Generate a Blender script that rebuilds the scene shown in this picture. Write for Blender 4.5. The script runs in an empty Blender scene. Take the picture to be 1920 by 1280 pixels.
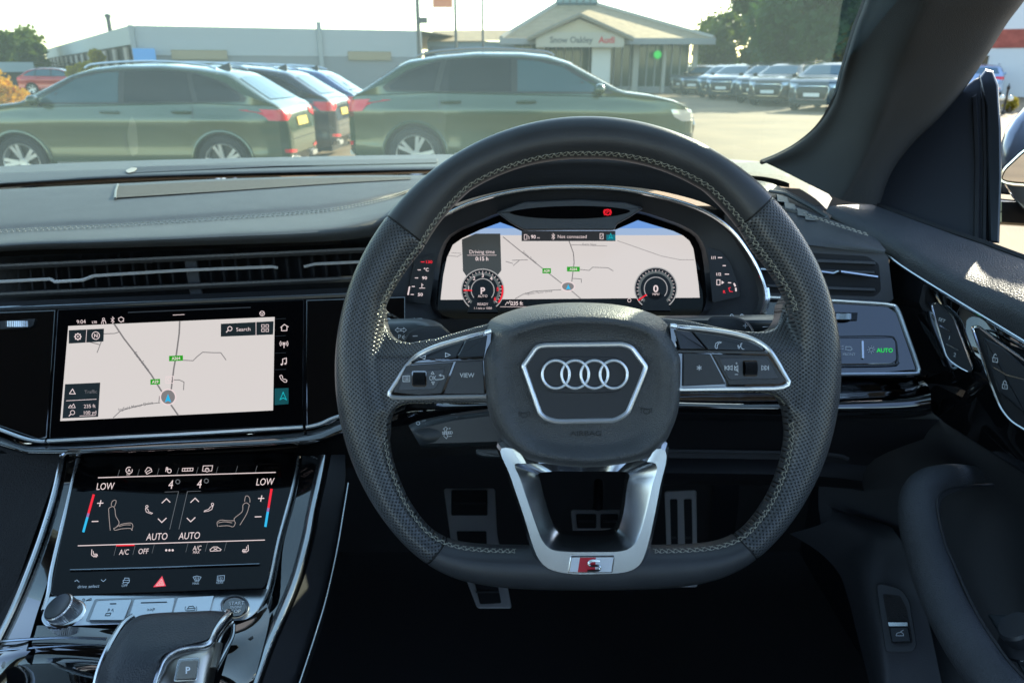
import bpy, bmesh, math, random
from mathutils import Vector, Matrix
from mathutils.bvhtree import BVHTree
R = math.radians
random.seed(7)
S = bpy.context.scene
COL = S.collection
# ------------------------------------------------------------------ camera, sky, sun, exposure
FPX = 1387.0                                    # focal length in photo pixels (1920 wide)
PITCH = R(20.1)
CAM = Vector((0, 0, 1.35))
cd = bpy.data.cameras.new('camera'); cam = bpy.data.objects.new('camera', cd); COL.objects.link(cam)
cam.location = CAM; cam.rotation_euler = (math.pi/2 - PITCH, 0, 0)
cd.sensor_width = 36; cd.lens = FPX/1920*36; cd.clip_start = .02; cd.clip_end = 3000
cd.dof.use_dof = True; cd.dof.focus_distance = .62; cd.dof.aperture_fstop = 13
S.camera = cam
SUN_AZ, SUN_EL = R(35), R(22.1)                   # clockwise from the car's forward (+Y), above the horizon
w = bpy.data.worlds.new('World'); S.world = w; w.use_nodes = True
nt = w.node_tree; nt.nodes.clear()
sky = nt.nodes.new('ShaderNodeTexSky'); sky.sky_type = 'NISHITA'; sky.sun_disc = False
sky.sun_elevation = SUN_EL; sky.sun_rotation = SUN_AZ; sky.air_density = 1.0; sky.dust_density = .6; sky.ozone_density = 1.2
bg = nt.nodes.new('ShaderNodeBackground'); bg.inputs['Strength'].default_value = .15
wo = nt.nodes.new('ShaderNodeOutputWorld')
nt.links.new(sky.outputs[0], bg.inputs[0]); nt.links.new(bg.outputs[0], wo.inputs[0])
sd = bpy.data.lights.new('sun', 'SUN'); sd.energy = 3.7; sd.angle = R(.5); sd.color = (1, .90, .72)
sun = bpy.data.objects.new('sun', sd); COL.objects.link(sun)
SDIR = Vector((math.sin(SUN_AZ)*math.cos(SUN_EL), math.cos(SUN_AZ)*math.cos(SUN_EL), math.sin(SUN_EL)))
sun.rotation_euler = SDIR.to_track_quat('Z', 'Y').to_euler()
EXPO = 1.85
S.view_settings.view_transform = 'Standard'; S.view_settings.look = 'None'
S.view_settings.exposure = EXPO; S.view_settings.gamma = 1

# ------------------------------------------------------------------ pixel geometry of the photograph
AX_R = Vector((1, 0, 0)); AX_U = Vector((0, math.sin(PITCH), math.cos(PITCH))); AX_F = Vector((0, math.cos(PITCH), -math.sin(PITCH)))
def ray(x, y): return AX_F + AX_R*((x-960)/FPX) + AX_U*((640-y)/FPX)
def P(x, y, d): return CAM + ray(x, y)*d                       # point at axial depth d
def PZ(x, y, z):                                               # ray meets the level z
    r = ray(x, y); return CAM + r*((z-CAM.z)/r.z)
def PY(x, y, Y):
    r = ray(x, y); return CAM + r*(Y/r.y)
class Plane:
    def __init__(s, a, b, c):
        s.p = a; s.n = (b-a).cross(c-a).normalized()
        if s.n.dot(a-CAM) > 0: s.n = -s.n
    def at(s, x, y, off=0):
        r = ray(x, y); q = s.p + s.n*off
        return CAM + r*((q-CAM).dot(s.n)/r.dot(s.n))
class Flat:                                                    # a plane square to the line of sight
    def __init__(s, d): s.d = d; s.n = -AX_F
    def at(s, x, y, off=0): return P(x, y, s.d-off)
class Map2:                                                    # any 2D -> 3D frame
    def __init__(s, o, ux, uy): s.o = o; s.ux = ux; s.uy = uy; s.n = ux.cross(uy).normalized()
    def at(s, x, y, off=0): return s.o + s.ux*x + s.uy*y + s.n*off

# ------------------------------------------------------------------ materials
MATS = {}
def srgb(r, g, b):
    f = lambda c: (c/255/12.92) if c/255 <= .04045 else ((c/255+.055)/1.055)**2.4
    return (f(r), f(g), f(b))
def mat(name, col=(0,0,0), rough=.5, metal=0, spec=.5, coat=0, coat_r=.03, bump=None, bumpd=.001, noise=0, nscale=8, emit=None, alpha=None, coord='Object', voro=False, sheen=0, trans=0, aniso=0, rnoise=0):
    if name in MATS: return MATS[name]
    m = bpy.data.materials.new(name); m.use_nodes = True; nt = m.node_tree
    b = nt.nodes['Principled BSDF']; L = nt.links
    b.inputs['Base Color'].default_value = (*col, 1); b.inputs['Roughness'].default_value = rough
    b.inputs['Metallic'].default_value = metal; b.inputs['Specular IOR Level'].default_value = spec
    b.inputs['Coat Weight'].default_value = coat; b.inputs['Coat Roughness'].default_value = coat_r
    b.inputs['Sheen Weight'].default_value = sheen; b.inputs['Transmission Weight'].default_value = trans
    b.inputs['Anisotropic'].default_value = aniso
    tc = nt.nodes.new('ShaderNodeTexCoord')
    if noise:
        n = nt.nodes.new('ShaderNodeTexNoise'); n.inputs['Scale'].default_value = nscale; n.inputs['Detail'].default_value = 6
        L.new(tc.outputs[coord], n.inputs['Vector'])
        r = nt.nodes.new('ShaderNodeMapRange'); r.inputs['From Min'].default_value = .3; r.inputs['From Max'].default_value = .7
        r.inputs['To Min'].default_value = 1-noise; r.inputs['To Max'].default_value = 1+noise
        L.new(n.outputs['Fac'], r.inputs['Value'])
        v = nt.nodes.new('ShaderNodeVectorMath'); v.operation = 'SCALE'; v.inputs[0].default_value = col
        L.new(r.outputs[0], v.inputs['Scale']); L.new(v.outputs[0], b.inputs['Base Color'])
    if rnoise:
        n = nt.nodes.new('ShaderNodeTexNoise'); n.inputs['Scale'].default_value = 22; n.inputs['Detail'].default_value = 5
        L.new(tc.outputs[coord], n.inputs['Vector'])
        r = nt.nodes.new('ShaderNodeMapRange'); r.inputs['From Min'].default_value = .35; r.inputs['From Max'].default_value = .65
        r.inputs['To Min'].default_value = rough; r.inputs['To Max'].default_value = rough+rnoise
        L.new(n.outputs['Fac'], r.inputs['Value']); L.new(r.outputs[0], b.inputs['Roughness'])
    if bump:
        if voro:
            t = nt.nodes.new('ShaderNodeTexVoronoi'); t.inputs['Scale'].default_value = bump; out = t.outputs['Distance']
        else:
            t = nt.nodes.new('ShaderNodeTexNoise'); t.inputs['Scale'].default_value = bump; t.inputs['Detail'].default_value = 3; out = t.outputs['Fac']
        L.new(tc.outputs[coord], t.inputs['Vector'])
        bn = nt.nodes.new('ShaderNodeBump'); bn.inputs['Strength'].default_value = 1; bn.inputs['Distance'].default_value = bumpd
        L.new(out, bn.inputs['Height']); L.new(bn.outputs[0], b.inputs['Normal'])
    if emit:
        b.inputs['Emission Color'].default_value = (*emit, 1); b.inputs['Emission Strength'].default_value = 2**-EXPO
        b.inputs['Base Color'].default_value = (.005, .005, .005, 1)
    MATS[name] = m; return m

# ------------------------------------------------------------------ curves
def smooth(pts, n=8, closed=False):
    """Catmull-Rom through points (Vectors or tuples), n samples per span."""
    pts = [Vector(p) for p in pts]; N = len(pts); out = []
    for i in range(N if closed else N-1):
        if closed: a, b, c, d = pts[i-1], pts[i], pts[(i+1) % N], pts[(i+2) % N]
        else: a, b, c, d = pts[max(i-1, 0)], pts[i], pts[i+1], pts[min(i+2, N-1)]
        for k in range(n):
            t = k/n
            out.append(.5*((2*b)+(c-a)*t+(2*a-5*b+4*c-d)*t*t+(3*b-a-3*c+d)*t*t*t))
    if not closed: out.append(pts[-1])
    return out
def rounded(pts, r, n=4):
    """round the corners of a closed 2D polygon"""
    out = []; N = len(pts)
    for i in range(N):
        p = Vector(pts[i][:2]); a = Vector(pts[i-1][:2]); c = Vector(pts[(i+1) % N][:2])
        rr = pts[i][2] if len(pts[i]) > 2 else r
        da = (a-p); dc = (c-p); k = min(rr, da.length*.48, dc.length*.48)
        s = p+da.normalized()*k; e = p+dc.normalized()*k
        for j in range(n+1):
            t = j/n; out.append((1-t)**2*s+2*t*(1-t)*p+t*t*e)
    return out
def resample(pts, n, closed=False):
    pts = [Vector(p) for p in pts]
    if closed: pts = pts+[pts[0]]
    L = [0]
    for a, b in zip(pts, pts[1:]): L.append(L[-1]+(b-a).length)
    m = n if closed else n-1; out = []; j = 0
    for i in range(n):
        t = L[-1]*i/m
        while j < len(L)-2 and L[j+1] < t: j += 1
        s = (t-L[j])/max(L[j+1]-L[j], 1e-9); out.append(pts[j].lerp(pts[j+1], min(max(s, 0), 1)))
    return out
def inset(pts, d):
    """offset a closed 2D polygon inwards by d"""
    N = len(pts); A = sum(pts[i-1][0]*pts[i][1]-pts[i][0]*pts[i-1][1] for i in range(N)); sg = 1 if A > 0 else -1
    out = []
    for i in range(N):
        a, p, c = Vector(pts[i-1][:2]), Vector(pts[i][:2]), Vector(pts[(i+1) % N][:2])
        e1 = (p-a); e2 = (c-p)
        if e1.length < 1e-6: e1 = e2
        if e2.length < 1e-6: e2 = e1
        e1.normalize(); e2.normalize()
        n1 = Vector((-e1.y, e1.x))*sg; n2 = Vector((-e2.y, e2.x))*sg; m = n1+n2
        k = m.length
        m = (m/k) if k > 1e-5 else n1
        out.append(p+m*d/max(m.dot(n1), .5))
    return out

# ------------------------------------------------------------------ objects
ORG = {}
def tag(o, label=None, cat=None, group=None, kind=None):
    if label: o['label'] = label
    if cat: o['category'] = cat
    if group: o['group'] = group
    if kind: o['kind'] = kind
    return o
def empty(name, loc, label, cat, group=None, rot=None):
    o = bpy.data.objects.new(name, None); COL.objects.link(o); o.empty_display_size = .05
    M = Matrix.Translation(loc)
    if rot is not None: M = M @ rot.to_4x4()
    o.matrix_world = M; ORG[o.name] = M
    return tag(o, label, cat, group)
FONTCACHE = {}
def glyphs(s, bold=False):
    key = (s, bold)
    if key not in FONTCACHE:
        c = bpy.data.curves.new('t', 'FONT'); c.body = s; c.size = 1; c.resolution_u = 3
        if bold: c.offset = .022
        o = bpy.data.objects.new('t', c); COL.objects.link(o)
        bpy.context.view_layer.update()
        me = bpy.data.meshes.new_from_object(o.evaluated_get(bpy.context.evaluated_depsgraph_get()))
        vs = [(v.co.x, v.co.y) for v in me.vertices]; fs = [tuple(p.vertices) for p in me.polygons]
        wd = max([v[0] for v in vs] or [0]); bpy.data.objects.remove(o); bpy.data.curves.remove(c); bpy.data.meshes.remove(me)
        FONTCACHE[key] = (vs, fs, wd)
    return FONTCACHE[key]
class MB:
    def __init__(s): s.v = []; s.f = []; s.uv = {}; s.hasuv = False
    def add(s, vs, fs, uv=None):
        o = len(s.v); s.v += [Vector(v) for v in vs]; s.f += [tuple(i+o for i in f) for f in fs]
        if uv:
            s.hasuv = True
            for i, u in enumerate(uv): s.uv[o+i] = u
        return s
    def box(s, x0, x1, y0, y1, z0, z1, M=None):
        vs = [Vector((x, y, z)) for x in (x0, x1) for y in (y0, y1) for z in (z0, z1)]
        if M is not None: vs = [M @ v for v in vs]
        return s.add(vs, [(0, 1, 3, 2), (4, 6, 7, 5), (0, 4, 5, 1), (2, 3, 7, 6), (0, 2, 6, 4), (1, 5, 7, 3)])
    def grid(s, rows, closed=False, cap0=False, cap1=False, flip=False):
        n = len(rows[0]); vs = [p for r in rows for p in r]; fs = []
        for i in range(len(rows)-1):
            for j in range(n if closed else n-1):
                k = (j+1) % n; q = (i*n+j, i*n+k, (i+1)*n+k, (i+1)*n+j); fs.append(q[::-1] if flip else q)
        if cap0: fs.append(tuple(range(n))[::-1] if not flip else tuple(range(n)))
        if cap1: fs.append(tuple((len(rows)-1)*n+j for j in range(n)))
        return s.add(vs, fs)
    def loft(s, curves, n=40, sub=6, closed=False, cross=0, cap0=False, cap1=False):
        """curves: lists of 3D points; smoothed, resampled, skinned; cross = smoothing samples across"""
        rows = [resample(smooth(c, sub, closed), n, closed) for c in curves]
        if cross:
            cols = [smooth([r[j] for r in rows], cross) for j in range(n)]
            rows = [[cols[j][i] for j in range(n)] for i in range(len(cols[0]))]
        return s.grid(rows, closed, cap0, cap1)
    def tube(s, pts, r, seg=8, closed=False, flat=1, up=None, caps=True):
        pts = [Vector(p) for p in pts]; N = len(pts); rows = []; prev = None
        for i, p in enumerate(pts):
            a = pts[i-1] if (i > 0 or closed) else p; b = pts[(i+1) % N] if (i < N-1 or closed) else p
            t = (b-a).normalized() if (b-a).length > 1e-9 else Vector((0, 0, 1))
            if up is not None: n = up-t*up.dot(t)
            elif prev is None: n = t.orthogonal()
            else: n = prev-t*prev.dot(t)
            n.normalize(); prev = n; c = t.cross(n); rr = r[i] if isinstance(r, (list, tuple)) else r
            rows.append([p+(n*math.cos(2*math.pi*k/seg)*flat+c*math.sin(2*math.pi*k/seg))*rr for k in range(seg)])
        if closed: rows.append(rows[0])
        return s.grid(rows, True, caps and not closed, caps and not closed)
    def lathe(s, prof, seg=32, M=None, cap=True):
        rows = [[(M or Matrix()) @ Vector((r*math.cos(2*math.pi*k/seg), r*math.sin(2*math.pi*k/seg), z)) for k in range(seg)] for r, z in prof]
        return s.grid(rows, True, cap and prof[0][0] > 1e-6, cap and prof[-1][0] > 1e-6)
    def ball(s, c, r, sc=(1, 1, 1), seg=12):
        prof = [(max(math.cos(a), 1e-4), math.sin(a)) for a in [math.pi*(i/8-.5) for i in range(9)]]
        M = Matrix.Translation(c) @ Matrix.Diagonal((r*sc[0], r*sc[1], r*sc[2], 1))
        return s.lathe(prof, seg, M)
    def poly(s, pl, pts, off=0):
        return s.add([pl.at(p[0], p[1], off) for p in pts], [tuple(range(len(pts)))])
    def rect(s, pl, x0, y0, x1, y1, off=0): return s.poly(pl, [(x0, y0), (x1, y0), (x1, y1), (x0, y1)], off)
    def fill(s, pts, top, bot, step=10, back=True):
        """closed body over a 2D outline; top(x, y) and bot(x, y) give its two faces"""
        bm = bmesh.new(); bm.faces.new([bm.verts.new((p[0], p[1], 0)) for p in pts])
        bmesh.ops.triangulate(bm, faces=bm.faces[:])
        for _ in range(6):
            es = [e for e in bm.edges if e.calc_length() > step]
            if not es: break
            bmesh.ops.subdivide_edges(bm, edges=es, cuts=1); bmesh.ops.triangulate(bm, faces=[f for f in bm.faces if len(f.verts) > 3])
        r = bmesh.ops.extrude_face_region(bm, geom=bm.faces[:]); tp = {v for v in r['geom'] if isinstance(v, bmesh.types.BMVert)}
        bm.verts.index_update(); vs = [(top if v in tp else bot)(v.co.x, v.co.y) for v in bm.verts]
        s.add(vs, [tuple(v.index for v in f.verts) for f in bm.faces]); bm.free(); return s
    def prism(s, pl, pts, h0, h1, bev=0, bh=None, steps=2, back=False):
        """outline raised from offset h0 to h1, edge rounded by bev (2D units) over bh (metres)"""
        rows = [[pl.at(p[0], p[1], h0) for p in pts]]
        if bev:
            bh = bh if bh is not None else abs(h1-h0)*.5
            for k in range(steps+1):
                a = math.pi/2*k/steps; q = inset(pts, bev*(1-math.cos(a)))
                rows.append([pl.at(p[0], p[1], h1-bh*(1-math.sin(a))) for p in q])
            q = inset(pts, bev*1.08); rows.append([pl.at(p[0], p[1], h1) for p in q])
        else: rows.append([pl.at(p[0], p[1], h1) for p in pts])
        n = len(pts); s.grid(rows, True, back, False)
        o = len(s.v)-n; s.f.append(tuple(range(o, o+n))); return s
    def band(s, pl, outer, inner, h, n=None):
        """flat ring between two outlines of equal count"""
        k = n or max(len(outer), len(inner))
        return s.grid([[pl.at(p[0], p[1], h) for p in outer], [pl.at(p[0], p[1], h) for p in inner]], True)
    def stroke(s, pl, pts, w, off=0, closed=False):
        pts = [Vector(p[:2]) for p in pts]; N = len(pts); Lf = []; Rt = []
        for i in range(N):
            a = pts[i-1] if (i > 0 or closed) else None; c = pts[(i+1) % N] if (i < N-1 or closed) else None; p = pts[i]
            e1 = (p-a).normalized() if a is not None and (p-a).length > 1e-6 else None; e2 = (c-p).normalized() if c is not None and (c-p).length > 1e-6 else None
            e1 = e1 or e2 or Vector((1, 0)); e2 = e2 or e1
            n1 = Vector((-e1.y, e1.x)); n2 = Vector((-e2.y, e2.x)); m = n1+n2
            m = m.normalized() if m.length > 1e-5 else n1
            k = w/2/max(m.dot(n1), .45); Lf.append(p+m*k); Rt.append(p-m*k)
        if closed: Lf.append(Lf[0]); Rt.append(Rt[0])
        return s.grid([[pl.at(p.x, p.y, off) for p in Lf], [pl.at(p.x, p.y, off) for p in Rt]])
    def circle(s, pl, x, y, r, w=None, off=0, n=20, ry=None, a0=0, a1=360):
        ry = ry or r; full = (a1-a0) >= 360
        k = n if full else n+1
        pts = [(x+r*math.cos(R(a0+(a1-a0)*i/n)), y+ry*math.sin(R(a0+(a1-a0)*i/n))) for i in range(k)]
        return s.stroke(pl, pts, w, off, full) if w else s.poly(pl, pts, off)
    def text(s, pl, st, x, y, h, ang=0, align='c', off=0, shear=0, sx=1, bold=False):
        """h = cap height in 2D units of a y-down frame"""
        vs, fs, wd = glyphs(st, bold); k = h/.69; ca, sa = math.cos(R(ang)), math.sin(R(ang))
        x0 = {'c': -wd/2, 'l': 0, 'r': -wd}[align]; out = []
        for u, v in vs:
            a = (u+x0+shear*v)*k*sx; b = -(v-.345)*k
            out.append(pl.at(x+a*ca-b*sa, y+a*sa+b*ca, off))
        return s.add(out, fs)
    def build(s, name, m, parent=None, sharp=35, label=None, smoothf=True, fixn=False):
        me = bpy.data.meshes.new(name); M = ORG.get(parent.name) if parent else None
        vs = s.v
        if M is not None: Mi = M.inverted(); vs = [Mi @ v for v in vs]
        me.from_pydata([tuple(v) for v in vs], [], s.f)
        if s.hasuv:
            ul = me.uv_layers.new(name='UVMap')
            for lp in me.loops: ul.data[lp.index].uv = s.uv.get(lp.vertex_index, (0, 0))
        for k in (m if isinstance(m, list) else [m]): me.materials.append(k)
        me.validate()
        if fixn or smoothf:
            bm = bmesh.new(); bm.from_mesh(me)
            if not s.hasuv: bmesh.ops.remove_doubles(bm, verts=bm.verts, dist=1e-6)
            if fixn: bmesh.ops.recalc_face_normals(bm, faces=bm.faces)
            bm.to_mesh(me); bm.free()
        if smoothf:
            me.shade_smooth(); me.set_sharp_from_angle(angle=R(sharp))
        o = bpy.data.objects.new(name, me); COL.objects.link(o)
        if parent: o.parent = parent; ORG[o.name] = M
        else: ORG[o.name] = Matrix()
        if label: o['label'] = label
        return o
def recenter(o):
    """put a top-level mesh's origin at the middle of its base"""
    vs = [v.co for v in o.data.vertices]; c = Vector((sum(v.x for v in vs)/len(vs), sum(v.y for v in vs)/len(vs), min(v.z for v in vs)))
    o.data.transform(Matrix.Translation(-c)); o.location = c; ORG[o.name] = Matrix.Translation(c); return o
def copy_tree(o, parent=None):
    c = o.copy(); COL.objects.link(c)
    if parent: c.parent = parent
    for ch in list(o.children): copy_tree(ch, c)
    return c
# ================================================================== OUTSIDE
M_ASPH = mat('asphalt', (.26, .175, .09), .9, noise=.28, nscale=.45, bump=40, bumpd=.004)
M_PATCH = mat('asphalt_patch', (.2, .185, .16), .9, noise=.15, nscale=2, bump=40, bumpd=.004)
def gz(x, y):                                   # the lot falls gently to the left
    t = min(max((-x-2.6)/2.0, 0), 1); u = min(max((24-y)/6, 0), 1); return -.15*t*t*(3-2*t)-.07*u*u*(3-2*u)
g = MB(); xs = [-1500, -400, -100, -40, -20, -10, -6] + [-5+.25*i for i in range(17)] + [0, 4, 10, 20, 40, 100, 400, 1500]; ys = [-300, -50, -10, 0, 5, 10, 15, 18, 19, 20, 21, 22, 23, 24, 30, 50, 80, 150, 400, 1600]
g.grid([[Vector((x, y, gz(x, y))) for x in xs] for y in ys])
tag(g.build('ground', M_ASPH), kind='structure')

M_TYRE = mat('tyre_rubber', (.02, .02, .02), .8)
M_RIM = mat('alloy', (.75, .74, .72), .35, .7)
M_GLASSD = mat('tinted_glass', (.008, .014, .02), .04, spec=.3)
M_GLASSL = mat('light_glass', (.035, .08, .09), .04, spec=.6)
M_BLKP = mat('black_trim', (.02, .02, .02), .35)
M_RED = mat('red_lens', (.85, .004, .02), .2, coat=.6)
M_LAMP = mat('headlamp_lens', (.75, .78, .8), .08, metal=.6)
M_PLY = mat('yellow_plate', (.85, .55, .03), .4)
M_PLW = mat('white_plate', (.8, .8, .78), .4)
M_CHR = mat('chrome', (.75, .76, .78), .12, 1)
M_RAIL = mat('roof_rail_metal', (.6, .6, .6), .3, 1)
M_PLTXT = mat('plate_letters', (.03, .03, .03), .5)
M_SIL = mat('satin_silver', (.6, .6, .6), .35, .8)
def paint(name, c, r=.22): return mat(name, c, r, metal=.15, coat=1, coat_r=.03)
def interp(tab, x):
    if x <= tab[0][0]: return tab[0][1]
    for (a, u), (b, v) in zip(tab, tab[1:]):
        if x <= b: return u+(v-u)*(x-a)/(b-a)
    return tab[-1][1]
SUVSHAPE = dict(
 top=[(-2.34, .60), (-2.335, .76), (-2.31, .91), (-2.28, 1.05), (-2.21, 1.13), (-2.06, 1.21), (-1.60, 1.51), (-1.50, 1.555), (-1.1, 1.615), (-.6, 1.655), (0, 1.65), (.35, 1.615), (.62, 1.54), (1.26, 1.205), (1.34, 1.175), (1.7, 1.13), (2.0, 1.065), (2.2, .98), (2.30, .87), (2.335, .75), (2.34, .60)],
 bot=[(-2.34, .56), (-2.32, .42), (-2.22, .32), (-1.9, .27), (1.9, .24), (2.2, .27), (2.31, .38), (2.34, .56)],
 wid=[(-2.34, .60), (-2.31, .74), (-2.22, .85), (-2.0, .915), (-1.4, .945), (1.4, .945), (1.9, .92), (2.15, .86), (2.27, .76), (2.34, .58)],
 belt=[(-2.3, 1.10), (-1.2, 1.14), (1.3, 1.09), (2.3, 1.0)])
SUVSHAPE['top'] = sorted(SUVSHAPE['top'])
WX = (-1.42, 1.40); WR = .36
def body_section(sh, x, n=13):
    zt = interp(sh['top'], x); zb = interp(sh['bot'], x); w_ = interp(sh['wid'], x); b = min(interp(sh['belt'], x), zt-.045)
    arch = 0
    for wx in WX:
        d = abs(x-wx)
        if d < .415: arch = max(arch, WR+math.sqrt(.415**2-d*d)*.98)
    zo = max(zb, arch); b = max(b, zo+.03)
    yp = lambda z: w_*interp([(.22, .90), (.32, .97), (.42, 1.0), (.52, .985), (.72, .98), (.88, .997), (.98, .985), (1.06, .968), (1.14, .945)], z)
    g_ = min(max((zt-b-.05)/.5, 0), 1)
    pts = [(0, zo+.0), (yp(zo)-.16, zo), (yp(zo), zo)]
    for k in range(1, 13):
        z = zo+(b-zo)*k/12; bulge = .012*math.exp(-((z-.93)/.035)**2); pts.append((yp(z)+bulge*g_ + (.006 if k == 12 else 0), z))
    y0 = yp(b)-.012; yt = y0*(1-.22*g_)-.03
    pts += [(y0-.012, b+.012), (y0+(yt-y0)*.5*g_, b+(zt-b)*.5-.0), (yt+.02, zt-.02-.06*g_), (yt-.03, zt-.012-.028*g_), (yt*.75, zt-.01), (yt*.4, zt-.001), (0, zt+.003)]
    return [Vector((x, y, z)) for y, z in pts]
def stations():
    s = [-2.34, -2.335, -2.325, -2.31, -2.295, -2.28, -2.25, -2.22, -2.17, -2.12, -2.05]
    x = -1.98
    while x < 1.98: s.append(x); x += .045
    return s+[2.03, 2.1, 2.16, 2.2, 2.24, 2.27, 2.29, 2.305, 2.32, 2.33, 2.335, 2.34]
def decal(bv, side, pts, off=.004, cuts=3):
    """a thin fitted piece lying on the body: 2D outline thrown onto the surface from one side"""
    bm = bmesh.new()
    ax = {'+y': lambda a, b: (Vector((a, 4, b)), Vector((0, -1, 0))), '-y': lambda a, b: (Vector((a, -4, b)), Vector((0, 1, 0))),
          '+x': lambda a, b: (Vector((5, a, b)), Vector((-1, 0, 0))), '-x': lambda a, b: (Vector((-5, a, b)), Vector((1, 0, 0))),
          'z': lambda a, b: (Vector((a, b, 5)), Vector((0, 0, -1)))}[side]
    f = bm.faces.new([bm.verts.new((p[0], p[1], 0)) for p in pts])
    bmesh.ops.triangulate(bm, faces=[f])
    for _ in range(cuts):
        es = [e for e in bm.edges if e.calc_length() > .07]
        if es: bmesh.ops.subdivide_edges(bm, edges=es, cuts=1)
        bmesh.ops.triangulate(bm, faces=[f for f in bm.faces if len(f.verts) > 3])
    vs = []; ok = {}
    for i, v in enumerate(bm.verts):
        o, d = ax(v.co.x, v.co.y); h = bv.ray_cast(o, d)
        if h[0] is None: vs.append(None)
        else:
            n = h[1] if h[1].dot(d) < 0 else -h[1]; vs.append(h[0]+n*off - d*.001)
    bm.verts.index_update(); bad = [i for i, v in enumerate(vs) if v is None]
    fs = [tuple(v.index for v in f.verts) for f in bm.faces if not any(vs[v.index] is None for v in f.verts)]
    bm.free(); return [v or Vector((0, 0, .5)) for v in vs], fs
def wheel_mb(side, style=5):
    """tyre and rim around origin, axle along y, outer face at +y*side"""
    Mx = Matrix.Rotation(-math.pi/2*side, 4, 'X')
    t = MB(); t.lathe([(.255, -.11), (.33, -.12), (.352, -.10), (.36, -.04), (.36, .04), (.352, .10), (.33, .12), (.262, .118), (.258, .10)], 40, Mx, False)
    r = MB(); r.lathe([(.262, .105), (.256, .118), (.245, .112), (.238, .07), (.236, -.08)], 40, Mx, False)
    r.lathe([(.001, .085), (.05, .088), (.062, .075), (.062, .05)], 20, Mx)
    for k in range(style):
        for sg in (-1, 1):
            a = 2*math.pi*k/style; b = a+sg*.17; c_ = a+sg*.05
            w0, w1 = .022, .024
            def pt(rad, ang, lat, z):
                return Mx @ Vector((rad*math.cos(ang)-lat*math.sin(ang), rad*math.sin(ang)+lat*math.cos(ang), z))
            r.add([pt(.05, c_, -w0, .085), pt(.05, c_, w0, .085), pt(.245, b, w1, .108), pt(.245, b, -w1, .108),
                   pt(.05, c_, -w0, .05), pt(.05, c_, w0, .05), pt(.245, b, w1, .07), pt(.245, b, -w1, .07)],
                  [(0, 1, 2, 3), (0, 4, 5, 1), (1, 5, 6, 2), (2, 6, 7, 3), (3, 7, 4, 0)])
    h = MB(); h.lathe([(.235, .02), (.001, .02)], 24, Mx); h.lathe([(.235, -.05), (.235, .02)], 24, Mx, False)
    return t, r, h
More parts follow.
